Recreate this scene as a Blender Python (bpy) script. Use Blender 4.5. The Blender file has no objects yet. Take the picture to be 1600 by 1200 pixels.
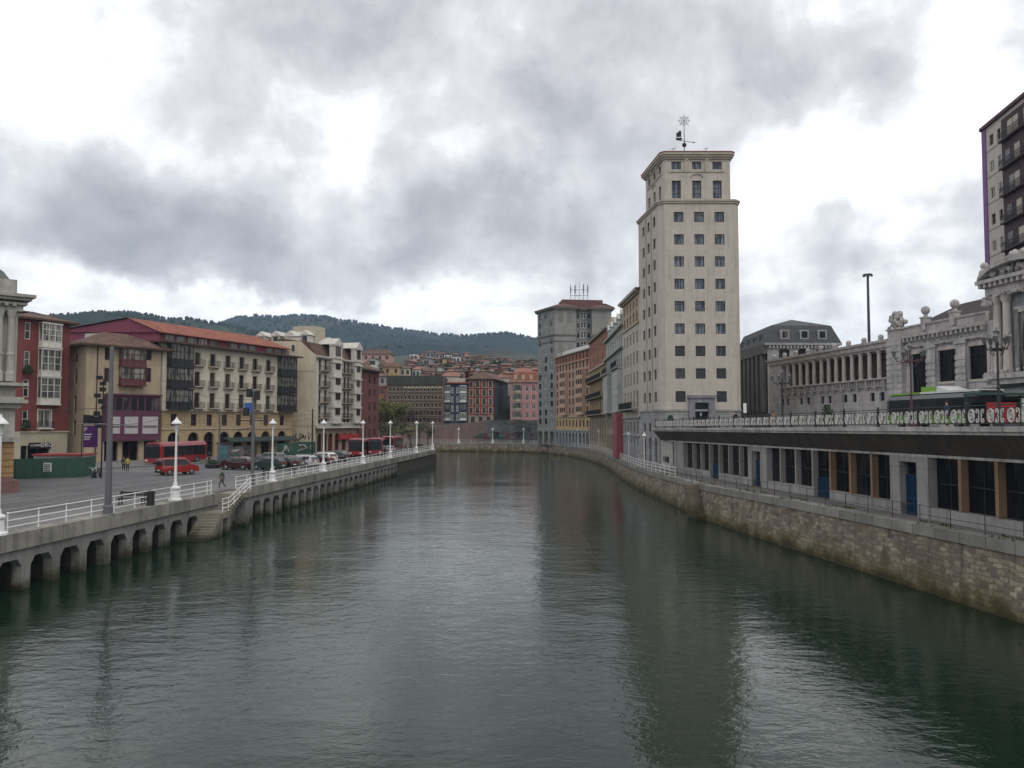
import bpy, math, random
from mathutils import Vector, Matrix, noise
random.seed(7)
D = bpy.data
SC = bpy.context.scene
COL = SC.collection
R = math.radians
# ------------------------------------------------------------ camera
H = 8.5                      # eye height above the water, from the bridge parapet
PITCH = math.atan(61/1250)
cp, sp = math.cos(PITCH), math.sin(PITCH)
cam = D.cameras.new('camera'); cam.sensor_width = 36; cam.lens = 36*1250/1600
cam.clip_start = .1; cam.clip_end = 20000
co = D.objects.new('camera', cam); COL.objects.link(co)
co.location = (0, 0, H); co.rotation_euler = (R(90)+PITCH, 0, 0)
SC.camera = co
def zv(v, Y):                # height seen at image row v at forward distance Y
    t = (600-v)/1250
    return H + Y*(t*cp+sp)/(cp-t*sp)
def xu(u, Y, z=6):           # sideways position seen at image column u
    return (u-800)/1250*(Y*cp+(z-H)*sp)
# ------------------------------------------------------------ render / view
SC.view_settings.view_transform = 'Standard'
SC.view_settings.look = 'None'
SC.view_settings.exposure = .42
SC.view_settings.gamma = 1
SC.render.engine = 'CYCLES'
SC.cycles.max_bounces = 6
SC.cycles.diffuse_bounces = 2
SC.cycles.glossy_bounces = 3
SC.cycles.volume_bounces = 0
SC.cycles.use_denoising = True
# ------------------------------------------------------------ world: overcast with broken cloud
SUN_EL, SUN_AZ = R(52), R(150)
W_ = D.worlds.new('World'); SC.world = W_; W_.use_nodes = True
nt = W_.node_tree; nt.nodes.clear()
def wn(t, **k):
    n = nt.nodes.new(t)
    for a, b in k.items(): setattr(n, a, b)
    return n
def wl(a, b): nt.links.new(a, b)
def wmath(op, a, b=None, c=None):
    n = wn('ShaderNodeMath', operation=op)
    for i, x in enumerate((a, b, c)):
        if x is None: continue
        if isinstance(x, (int, float)): n.inputs[i].default_value = x
        else: wl(x, n.inputs[i])
    return n.outputs[0]
tc = wn('ShaderNodeTexCoord')
nrm = wn('ShaderNodeVectorMath', operation='NORMALIZE'); wl(tc.outputs['Generated'], nrm.inputs[0])
sep = wn('ShaderNodeSeparateXYZ'); wl(nrm.outputs[0], sep.inputs[0])
zz = wmath('MAXIMUM', sep.outputs[2], 0.0)
den = wmath('ADD', zz, 0.16)
px = wmath('DIVIDE', sep.outputs[0], den); py = wmath('DIVIDE', sep.outputs[1], den)
cmb = wn('ShaderNodeCombineXYZ'); wl(px, cmb.inputs[0]); wl(py, cmb.inputs[1])
def wnoise(vec, scale, detail, rough, dist, off=(0, 0, 0)):
    m = wn('ShaderNodeVectorMath', operation='ADD'); wl(vec, m.inputs[0]); m.inputs[1].default_value = off
    n = wn('ShaderNodeTexNoise'); wl(m.outputs[0], n.inputs['Vector'])
    n.inputs['Scale'].default_value = scale; n.inputs['Detail'].default_value = detail
    n.inputs['Roughness'].default_value = rough; n.inputs['Distortion'].default_value = dist
    return n.outputs['Fac']
n1 = wnoise(cmb.outputs[0], 1.15, 9, .50, .15, (3.1, 1.7, 0))
n2 = wnoise(nrm.outputs[0], 6.5, 8, .57, .35, (5.3, 2.2, 1))
# warped direction for the large cloud masses
nv = wn('ShaderNodeTexNoise'); wl(nrm.outputs[0], nv.inputs['Vector']); nv.inputs['Scale'].default_value = 4.2; nv.inputs['Detail'].default_value = 6; nv.inputs['Roughness'].default_value = .58
w1 = wn('ShaderNodeVectorMath', operation='SUBTRACT'); wl(nv.outputs['Color'], w1.inputs[0]); w1.inputs[1].default_value = (.5, .5, .5)
w2 = wn('ShaderNodeVectorMath', operation='SCALE'); wl(w1.outputs[0], w2.inputs[0]); w2.inputs['Scale'].default_value = .3
w3 = wn('ShaderNodeVectorMath', operation='ADD'); wl(nrm.outputs[0], w3.inputs[0]); wl(w2.outputs[0], w3.inputs[1])
def dirv(u, v):
    d = Vector(((u-800)/1250, cp - (600-v)/1250*sp, sp + (600-v)/1250*cp)); return d.normalized()
# masses: image-independent directions, angular radii (deg: across, up), darkness (+) or brightness (-)
MASS = [(190, 260, 12, 4, .5), (320, 350, 8, 3, .5), (90, 400, 10, 2.6, .42), (520, 400, 7, 2, .25), (350, 170, 6, 2, .25), (420, 70, 15, 4.5, .44), (560, 30, 8, 3, .2),
        (880, 340, 9, 3.6, .6), (960, 260, 7, 5, .35), (1020, 90, 17, 5.5, .46), (1280, 60, 12, 3.4, .42), (640, 400, 6, 2.2, .36),
        (1180, 190, 6, 3.5, .3), (1330, 375, 12, 2, .40), (1420, 440, 8, 1.5, .25), (430, 435, 8, 1.2, .3), (640, 470, 10, 1.2, -.12), (720, 520, 12, 2.0, -.25),
        (60, 60, 7, 5, -.4), (280, 190, 8, 2.2, -.3), (740, 180, 8, 4, -.35), (760, 270, 4, 3, -.3), (1400, 260, 14, 6, -.38), (1250, 300, 7, 2.6, -.35),
        (250, 465, 16, 1.3, -.42), (700, 55, 5, 3, -.35), (540, 270, 8, 3, -.12), (1560, 100, 6, 8, -.3), (20, 200, 5, 3, -.2), (1330, 480, 14, 1.5, -.25),
        (1700, 350, 12, 8, .3), (-200, 200, 14, 8, .3), (800, -400, 30, 14, .2), (400, -900, 30, 20, .2)]
acc = None
for (u, v, ra, rb, s) in MASS:
    d = dirv(u, v)
    ax = Vector((d.y, -d.x, 0)).normalized(); up = ax.cross(d).normalized()
    sb = wn('ShaderNodeVectorMath', operation='SUBTRACT'); wl(w3.outputs[0], sb.inputs[0]); sb.inputs[1].default_value = d
    da = wn('ShaderNodeVectorMath', operation='DOT_PRODUCT'); wl(sb.outputs[0], da.inputs[0]); da.inputs[1].default_value = ax/R(ra)
    db = wn('ShaderNodeVectorMath', operation='DOT_PRODUCT'); wl(sb.outputs[0], db.inputs[0]); db.inputs[1].default_value = up/R(rb)
    dc = wn('ShaderNodeVectorMath', operation='DOT_PRODUCT'); wl(sb.outputs[0], dc.inputs[0]); dc.inputs[1].default_value = d
    r2 = wmath('ADD', wmath('MULTIPLY', da.outputs['Value'], da.outputs['Value']), wmath('MULTIPLY', db.outputs['Value'], db.outputs['Value']))
    r2 = wmath('ADD', r2, wmath('MULTIPLY', dc.outputs['Value'], dc.outputs['Value']))
    g = wmath('MULTIPLY', wmath('EXPONENT', wmath('MULTIPLY', r2, -1.0)), s*.80)
    acc = g if acc is None else wmath('ADD', acc, g)
n3 = wnoise(nrm.outputs[0], 19, 6, .6, .2, (1.3, 7.2, 3))
f = wmath('ADD', wmath('MULTIPLY', wmath('SUBTRACT', n1, .5), 1.3), wmath('MULTIPLY', wmath('SUBTRACT', n2, .5), 1.55))
f = wmath('ADD', f, wmath('MULTIPLY', wmath('SUBTRACT', n3, .5), .7))
dark = wmath('MULTIPLY', wmath('ADD', wmath('ADD', f, acc), .45), .67)
rp = wn('ShaderNodeValToRGB'); wl(dark, rp.inputs[0])
cr = rp.color_ramp; cr.interpolation = 'LINEAR'
cr.elements[0].position = .08; cr.elements[0].color = (1.14, 1.14, 1.14, 1)
cr.elements[1].position = 1.0; cr.elements[1].color = (.31, .315, .34, 1)
for p, c in ((.24, (.95, .95, .96)), (.44, (.67, .67, .69)), (.74, (.44, .44, .465))):
    e = cr.elements.new(p); e.color = (*c, 1)
sky = wn('ShaderNodeTexSky'); sky.sky_type = 'NISHITA'; sky.sun_disc = False
sky.sun_elevation = SUN_EL; sky.sun_rotation = SUN_AZ; sky.air_density = 1; sky.dust_density = 3
sk = wn('ShaderNodeVectorMath', operation='SCALE'); wl(sky.outputs[0], sk.inputs[0]); sk.inputs['Scale'].default_value = .10
mx = wn('ShaderNodeMix', data_type='RGBA'); mx.inputs['Factor'].default_value = .93
wl(sk.outputs[0], mx.inputs[6]); wl(rp.outputs[0], mx.inputs[7])
bg = wn('ShaderNodeBackground'); wl(mx.outputs[2], bg.inputs[0]); bg.inputs[1].default_value = 1.0
wo = wn('ShaderNodeOutputWorld'); wl(bg.outputs[0], wo.inputs[0])
sl = D.lights.new('sun', 'SUN'); sl.energy = .7; sl.angle = R(25); sl.color = (1, .96, .9)
so = D.objects.new('sun', sl); COL.objects.link(so)
so.rotation_euler = (R(90)-SUN_EL, 0, R(180)-SUN_AZ)
so.location = (0, 0, 200)
# ------------------------------------------------------------ helpers
WL = {}                      # world origin of every object built here
def tag(o, label=None, cat=None, group=None, kind=None):
    if label: o['label'] = label
    if cat: o['category'] = cat
    if group: o['group'] = group
    if kind: o['kind'] = kind
    return o
def empty(name, loc=(0, 0, 0), label=None, cat=None, group=None, rz=0):
    o = D.objects.new(name, None); COL.objects.link(o); o.location = loc; o.rotation_euler = (0, 0, rz)
    o.empty_display_size = .3
    WL[o.name] = Vector(loc)
    return tag(o, label, cat, group)
def place(name, mesh, parent, loc=(0, 0, 0), rz=0):
    "object from shared mesh data at world position loc under parent"
    o = D.objects.new(name, mesh); COL.objects.link(o)
    if parent is not None:
        o.parent = parent; o.location = Vector(loc)-WL[parent.name]
    else: o.location = loc
    o.rotation_euler = (0, 0, rz); WL[o.name] = Vector(loc)
    return o
def copy_tree(o, parent=None):
    c = o.copy(); COL.objects.link(c); c.parent = parent; WL[c.name] = WL[o.name].copy()
    for ch in list(o.children): copy_tree(ch, c)
    return c
I4 = Matrix.Identity(4)
class MB:
    def __init__(s, M=None): s.v = []; s.f = []; s.m = []; s.M = M or I4; s.mi = 0
    def add(s, vs, fs):
        b = len(s.v); M = s.M
        s.v += [M @ Vector(p) for p in vs]
        for f in fs: s.f.append([b+i for i in f]); s.m.append(s.mi)
        return s
    def box(s, x0, x1, y0, y1, z0, z1):
        if x0 > x1: x0, x1 = x1, x0
        if y0 > y1: y0, y1 = y1, y0
        if z0 > z1: z0, z1 = z1, z0
        return s.add([(x0,y0,z0),(x1,y0,z0),(x1,y1,z0),(x0,y1,z0),(x0,y0,z1),(x1,y0,z1),(x1,y1,z1),(x0,y1,z1)],
                     [(0,3,2,1),(4,5,6,7),(0,1,5,4),(1,2,6,5),(2,3,7,6),(3,0,4,7)])
    def quad(s, a, b, c, d): return s.add([a, b, c, d], [(0, 1, 2, 3)])
    def poly(s, pts): return s.add(pts, [tuple(range(len(pts)))])
    def prism(s, pts, z0, z1, z1b=None):
        "pts ccw xy; z0/z1 numbers or functions of (x,y)"
        n = len(pts)
        a = [(p[0], p[1], z0(*p) if callable(z0) else z0) for p in pts]
        b = [(p[0], p[1], z1(*p) if callable(z1) else z1) for p in pts]
        return s.add(a+b, [tuple(range(n-1, -1, -1)), tuple(range(n, 2*n))]+[(i, (i+1) % n, n+(i+1) % n, n+i) for i in range(n)])
    def loft(s, rings, caps=True, closed=True):
        n = len(rings[0]); vs = [p for r in rings for p in r]; fs = []
        for k in range(len(rings)-1):
            for i in range(n if closed else n-1):
                j = (i+1) % n
                fs.append((k*n+i, k*n+j, (k+1)*n+j, (k+1)*n+i))
        if caps: fs += [tuple(range(n-1, -1, -1)), tuple((len(rings)-1)*n+i for i in range(n))]
        return s.add(vs, fs)
    def cyl(s, p0, p1, r0, r1=None, n=8):
        r1 = r0 if r1 is None else r1
        p0 = Vector(p0); p1 = Vector(p1); d = (p1-p0).normalized()
        a = d.orthogonal().normalized(); b = d.cross(a)
        ring = lambda p, r: [tuple(p+(a*math.cos(2*math.pi*i/n)+b*math.sin(2*math.pi*i/n))*r) for i in range(n)]
        return s.loft([ring(p0, r0), ring(p1, r1)])
    def tube(s, pts, r, n=6):
        for a, b in zip(pts[:-1], pts[1:]): s.cyl(a, b, r, r, n)
        return s
    def lathe(s, cx, cy, prof, n=12):
        return s.loft([[(cx+r*math.cos(2*math.pi*i/n), cy+r*math.sin(2*math.pi*i/n), z) for i in range(n)] for r, z in prof])
    def sph(s, c, r, n=8, sx=1, sy=1, sz=1):
        rings = []
        for k in range(1, n):
            t = math.pi*k/n
            rings.append([(c[0]+sx*r*math.sin(t)*math.cos(2*math.pi*i/n), c[1]+sy*r*math.sin(t)*math.sin(2*math.pi*i/n), c[2]-sz*r*math.cos(t)) for i in range(n)])
        return s.loft(rings)
    def wire(s, a, b, sag=.3, r=.02, n=8):
        a = Vector(a); b = Vector(b)
        pts = [a.lerp(b, i/n)-Vector((0, 0, sag*4*(i/n)*(1-i/n))) for i in range(n+1)]
        return s.tube(pts, r, 4)
    def mesh(s, mats, name='m', smooth=False):
        me = D.meshes.new(name); me.from_pydata([tuple(v) for v in s.v], [], s.f)
        for m in (mats if isinstance(mats, (list, tuple)) else [mats]): me.materials.append(m)
        if any(s.m): me.polygons.foreach_set('material_index', s.m)
        if smooth: me.polygons.foreach_set('use_smooth', [True]*len(me.polygons))
        me.update(); return me
    def obj(s, name, mats, parent=None, at=None, smooth=False):
        "vertices are world coordinates; the origin goes to the parent's origin (or at / base centre)"
        if not s.f: return None
        if parent is not None: o0 = WL[parent.name]
        elif at is not None: o0 = Vector(at)
        else:
            xs = [v.x for v in s.v]; ys = [v.y for v in s.v]; zs = [v.z for v in s.v]
            o0 = Vector(((min(xs)+max(xs))/2, (min(ys)+max(ys))/2, min(zs)))
        s.v = [v-o0 for v in s.v]
        return place(name, s.mesh(mats, name, smooth), parent, o0)
# ------------------------------------------------------------ materials
def mat(name, col, rough=.85, var=.14, scale=.8, streak=0., fine=.06, bump=0., bscale=6, metal=0., blocks=None, mort=.55, algae=None, spec=.4, rnd=0., dirt=0., trans=0, coat=0):
    m = D.materials.new(name); m.use_nodes = True
    t = m.node_tree; N = t.nodes; L = t.links; bs = N['Principled BSDF']
    bs.inputs['Roughness'].default_value = rough; bs.inputs['Metallic'].default_value = metal
    bs.inputs['Specular IOR Level'].default_value = spec
    if coat: bs.inputs['Coat Weight'].default_value = coat
    tc = N.new('ShaderNodeTexCoord'); ob = tc.outputs['Object']
    def noise_(sc, det=4, vec=ob, ro=.55, dist=0):
        n = N.new('ShaderNodeTexNoise'); L.new(vec, n.inputs['Vector'])
        n.inputs['Scale'].default_value = sc; n.inputs['Detail'].default_value = det; n.inputs['Roughness'].default_value = ro; n.inputs['Distortion'].default_value = dist
        return n.outputs['Fac']
    def rng(x, a, b, lo, hi):
        n = N.new('ShaderNodeMapRange'); L.new(x, n.inputs[0])
        for i, q in enumerate((a, b, lo, hi)): n.inputs[i+1].default_value = q
        return n.outputs[0]
    def mul(c, fct):
        n = N.new('ShaderNodeVectorMath'); n.operation = 'SCALE'
        if isinstance(c, tuple): n.inputs[0].default_value = c
        else: L.new(c, n.inputs[0])
        L.new(fct, n.inputs['Scale']); return n.outputs[0]
    def mix(fac, a, b):
        n = N.new('ShaderNodeMix'); n.data_type = 'RGBA'
        if isinstance(fac, float): n.inputs[0].default_value = fac
        else: L.new(fac, n.inputs[0])
        for i, q in ((6, a), (7, b)):
            if isinstance(q, tuple): n.inputs[i].default_value = (*q[:3], 1)
            else: L.new(q, n.inputs[i])
        return n.outputs[2]
    c = tuple(col); h = None
    if blocks:
        bw, bh = blocks[0], blocks[1]
        sx = N.new('ShaderNodeSeparateXYZ'); L.new(ob, sx.inputs[0])
        ad = N.new('ShaderNodeMath'); ad.operation = 'ADD'; L.new(sx.outputs[0], ad.inputs[0]); L.new(sx.outputs[1], ad.inputs[1])
        cb = N.new('ShaderNodeCombineXYZ'); L.new(ad.outputs[0], cb.inputs[0]); L.new(sx.outputs[2], cb.inputs[1])
        vec = cb.outputs[0]
        if len(blocks) > 3:   # irregular rubble: warp the courses
            nz = N.new('ShaderNodeTexNoise'); L.new(vec, nz.inputs['Vector']); nz.inputs['Scale'].default_value = 1.1; nz.inputs['Detail'].default_value = 3
            sb = N.new('ShaderNodeVectorMath'); sb.operation = 'SUBTRACT'; L.new(nz.outputs['Color'], sb.inputs[0]); sb.inputs[1].default_value = (.5, .5, .5)
            sc_ = N.new('ShaderNodeVectorMath'); sc_.operation = 'SCALE'; L.new(sb.outputs[0], sc_.inputs[0]); sc_.inputs['Scale'].default_value = blocks[3]
            av = N.new('ShaderNodeVectorMath'); av.operation = 'ADD'; L.new(vec, av.inputs[0]); L.new(sc_.outputs[0], av.inputs[1]); vec = av.outputs[0]
        br = N.new('ShaderNodeTexBrick'); L.new(vec, br.inputs['Vector'])
        br.inputs['Scale'].default_value = 1; br.inputs['Brick Width'].default_value = bw; br.inputs['Row Height'].default_value = bh
        br.inputs['Mortar Size'].default_value = blocks[2]; br.inputs['Mortar Smooth'].default_value = .3
        k = blocks[4] if len(blocks) > 4 else .16; c2 = blocks[5] if len(blocks) > 5 else None
        br.inputs['Color1'].default_value = (*[min(1, x*(1+k)) for x in col], 1)
        br.inputs['Color2'].default_value = (*(c2 or [x*(1-k*1.6) for x in col]), 1)
        br.inputs['Mortar'].default_value = (*[x*mort for x in col], 1)
        c = br.outputs['Color']; h = rng(br.outputs['Fac'], 0, 1, 1, 0)
    c = mul(c, rng(noise_(scale, 5), .25, .75, 1-var, 1+var))
    if fine: c = mul(c, rng(noise_(scale*14, 3), .25, .75, 1-fine, 1+fine))
    if streak or dirt:
        mp = N.new('ShaderNodeMapping'); L.new(ob, mp.inputs[0]); mp.inputs['Scale'].default_value = (1.6, 1.6, .12)
        st = noise_(1.4, 5, mp.outputs[0], .65)
        if streak: c = mul(c, rng(st, .48, .75, 1, 1-streak))
        if dirt: c = mix(rng(noise_(.35, 6, ob, .7, .5), .5, .72, 0, dirt), c, tuple(x*.35 for x in col))
    if algae:                 # tide mark: world height band
        ge = N.new('ShaderNodeNewGeometry'); sz = N.new('ShaderNodeSeparateXYZ'); L.new(ge.outputs['Position'], sz.inputs[0])
        ad = N.new('ShaderNodeMath'); ad.operation = 'ADD'; L.new(sz.outputs[2], ad.inputs[0]); L.new(rng(noise_(.9, 5), .3, .7, -.45, .45), ad.inputs[1])
        c = mix(rng(ad.outputs[0], algae[0]-.5, algae[0]+.5, .93, 0), c, tuple(algae[1]))
        c = mix(rng(ad.outputs[0], .0, .55, .9, 0), c, tuple(x*.35 for x in algae[1]))
    if rnd:
        oi = N.new('ShaderNodeObjectInfo'); c = mul(c, rng(oi.outputs['Random'], 0, 1, 1-rnd, 1+rnd))
    if isinstance(c, tuple): bs.inputs['Base Color'].default_value = (*c, 1)
    else: L.new(c, bs.inputs['Base Color'])
    if bump or h is not None:
        b = N.new('ShaderNodeBump'); b.inputs['Strength'].default_value = bump or .3; b.inputs['Distance'].default_value = .04
        nn = noise_(bscale, 4)
        if h is not None:
            am = N.new('ShaderNodeMath'); am.operation = 'MULTIPLY_ADD'; L.new(nn, am.inputs[0]); am.inputs[1].default_value = .5; L.new(h, am.inputs[2]); nn = am.outputs[0]
        L.new(nn, b.inputs['Height']); L.new(b.outputs[0], bs.inputs['Normal'])
    return m
def glass(name, col=(.014, .016, .020), lo=0., hi=.35, curtain_or_sky=(.35, .33, .29), spec=.4):
    "dark reflecting window glass; some panes show a pale blind, drape or painted sky reflection"
    m = D.materials.new(name); m.use_nodes = True; t = m.node_tree; N = t.nodes; L = t.links; bs = N['Principled BSDF']
    bs.inputs['Roughness'].default_value = .1; bs.inputs['Specular IOR Level'].default_value = spec
    oi = N.new('ShaderNodeObjectInfo'); r = N.new('ShaderNodeMapRange'); L.new(oi.outputs['Random'], r.inputs[0])
    r.inputs[1].default_value = .55; r.inputs[2].default_value = 1; r.inputs[3].default_value = lo; r.inputs[4].default_value = hi
    tc = N.new('ShaderNodeTexCoord'); mp = N.new('ShaderNodeMapping'); L.new(tc.outputs['Object'], mp.inputs[0]); mp.inputs['Scale'].default_value = (2.3, 2.3, .4)
    ad = N.new('ShaderNodeVectorMath'); ad.operation = 'ADD'; L.new(mp.outputs[0], ad.inputs[0])
    cb = N.new('ShaderNodeCombineXYZ'); s9 = N.new('ShaderNodeMath'); s9.operation = 'MULTIPLY'; L.new(oi.outputs['Random'], s9.inputs[0]); s9.inputs[1].default_value = 90
    L.new(s9.outputs[0], cb.inputs[0]); L.new(cb.outputs[0], ad.inputs[1])
    n = N.new('ShaderNodeTexNoise'); L.new(ad.outputs[0], n.inputs['Vector']); n.inputs['Scale'].default_value = 1.2; n.inputs['Detail'].default_value = 2
    r2 = N.new('ShaderNodeMapRange'); L.new(n.outputs['Fac'], r2.inputs[0]); r2.inputs[1].default_value = .42; r2.inputs[2].default_value = .55
    f = N.new('ShaderNodeMath'); f.operation = 'MULTIPLY'; L.new(r.outputs[0], f.inputs[0]); L.new(r2.outputs[0], f.inputs[1])
    x = N.new('ShaderNodeMix'); x.data_type = 'RGBA'; L.new(f.outputs[0], x.inputs[0]); x.inputs[6].default_value = (*col, 1); x.inputs[7].default_value = (*curtain_or_sky, 1)
    L.new(x.outputs[2], bs.inputs['Base Color'])
    return m
G_DARK = glass('window_glass')
G_BLUE = glass('painted_sky_glass', (.035, .042, .06), .5, .95, (.26, .29, .34))  # pale blue-grey in the colour imitates sky reflected in the tower panes
G_BLACK = glass('shop_glass', (.006, .007, .010), 0, .05, spec=.2)
WHITE = mat('white_paint', (.62, .62, .6), .5, .06, 2, rnd=.04)
RAILW = mat('white_railing_paint', (.66, .66, .65), .45, .08, 1.5, dirt=.25)
IRON = mat('dark_ironwork', (.018, .018, .02), .55, .2, 3)
BROWNW = mat('brown_timber', (.055, .03, .022), .6, .2, 3)
MAROON = mat('maroon_timber', (.10, .03, .035), .6, .2, 3)
GREYM = mat('grey_painted_steel', (.11, .11, .115), .5, .1, 2, streak=.2)
RUBBER = mat('tyre_rubber', (.015, .015, .015), .9)
CHROME = mat('bright_metal', (.5, .5, .5), .25, .05, metal=1)
LAMPG = mat('lamp_glass', (.55, .56, .52), .2, .05)
TILE = mat('red_roof_tiles', (.27, .085, .05), .85, .25, .5, blocks=(.35, .4, .05, 0, .2), dirt=.35)
TILE2 = mat('old_brown_roof_tiles', (.13, .075, .055), .9, .3, .5, blocks=(.35, .4, .05, 0, .2), dirt=.4)
SLATE = mat('slate_roof', (.055, .057, .062), .6, .2, .7, blocks=(.4, .3, .02, 0, .15))
# ------------------------------------------------------------ buildings
_wc = {}
def window_mesh(w, h, st):
    key = (round(w, 2), round(h, 2), id(st))
    if key in _wc: return _wc[key]
    fw = st.get('fw', .07); nx = st.get('nx', 2); nz = st.get('nz', 1); fd = .05
    a = MB()
    a.box(0, fw, -fd, 0, 0, h).box(w-fw, w, -fd, 0, 0, h).box(fw, w-fw, -fd, 0, 0, fw).box(fw, w-fw, -fd, 0, h-fw, h)
    for i in range(1, nx):
        x = w*i/nx; a.box(x-fw*.45, x+fw*.45, -fd*.9, 0, fw, h-fw)
    zs = st.get('bars') or [k/nz for k in range(1, nz)]
    for q in zs: a.box(fw, w-fw, -fd*.8, 0, h*q-fw*.35, h*q+fw*.35)
    pane = MB().box(fw*.3, w-fw*.3, 0, .02, fw*.3, h-fw*.3)
    sur = None
    if st.get('sur'):
        sw, dep = st['sur'], st.get('dep', .2)
        sur = MB(); y0, y1 = -dep-.05, -dep+.002
        sur.box(-sw, 0, y0, y1, -sw*.6, h+sw).box(w, w+sw, y0, y1, -sw*.6, h+sw).box(0, w, y0, y1, h, h+sw).box(0, w, y0-.06, y1, -sw*.6, 0)
        sur = sur.mesh(st['surm'], 'surround')
    r = (a.mesh(st['frame'], 'window'), pane.mesh(st.get('pane', G_DARK), 'pane'), sur)
    _wc[key] = r; return r
_bc = {}
def balcony_mesh(w, d, h, sm, rm, step=.14):
    key = (round(w, 1), d, h, sm.name, rm.name)
    if key in _bc: return _bc[key]
    a = MB().box(0, w, -d, -.01, -.14, 0)
    for x in (.15, w-.25): a.box(x, x+.1, -d*.7, -.01, -.38, -.14)
    r = MB()
    for z in (.06, h): r.box(0, w, -d, -d+.04, z-.03, z).box(0, .04, -d+.04, -.01, z-.03, z).box(w-.04, w, -d+.04, -.01, z-.03, z)
    n = int(w/step)
    for i in range(n+1):
        x = .02+(w-.06)*i/n; r.box(x-.01, x+.015, -d+.008, -d+.03, .06, h-.03)
    for i in range(1, int(d/step)+1):
        for x in (.01, w-.03): r.box(x, x+.02, -d+i*step-.01, -d+i*step+.01, .06, h-.03)
    _bc[key] = (a.mesh(sm, 'balcony'), r.mesh(rm, 'railing')); return _bc[key]
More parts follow.
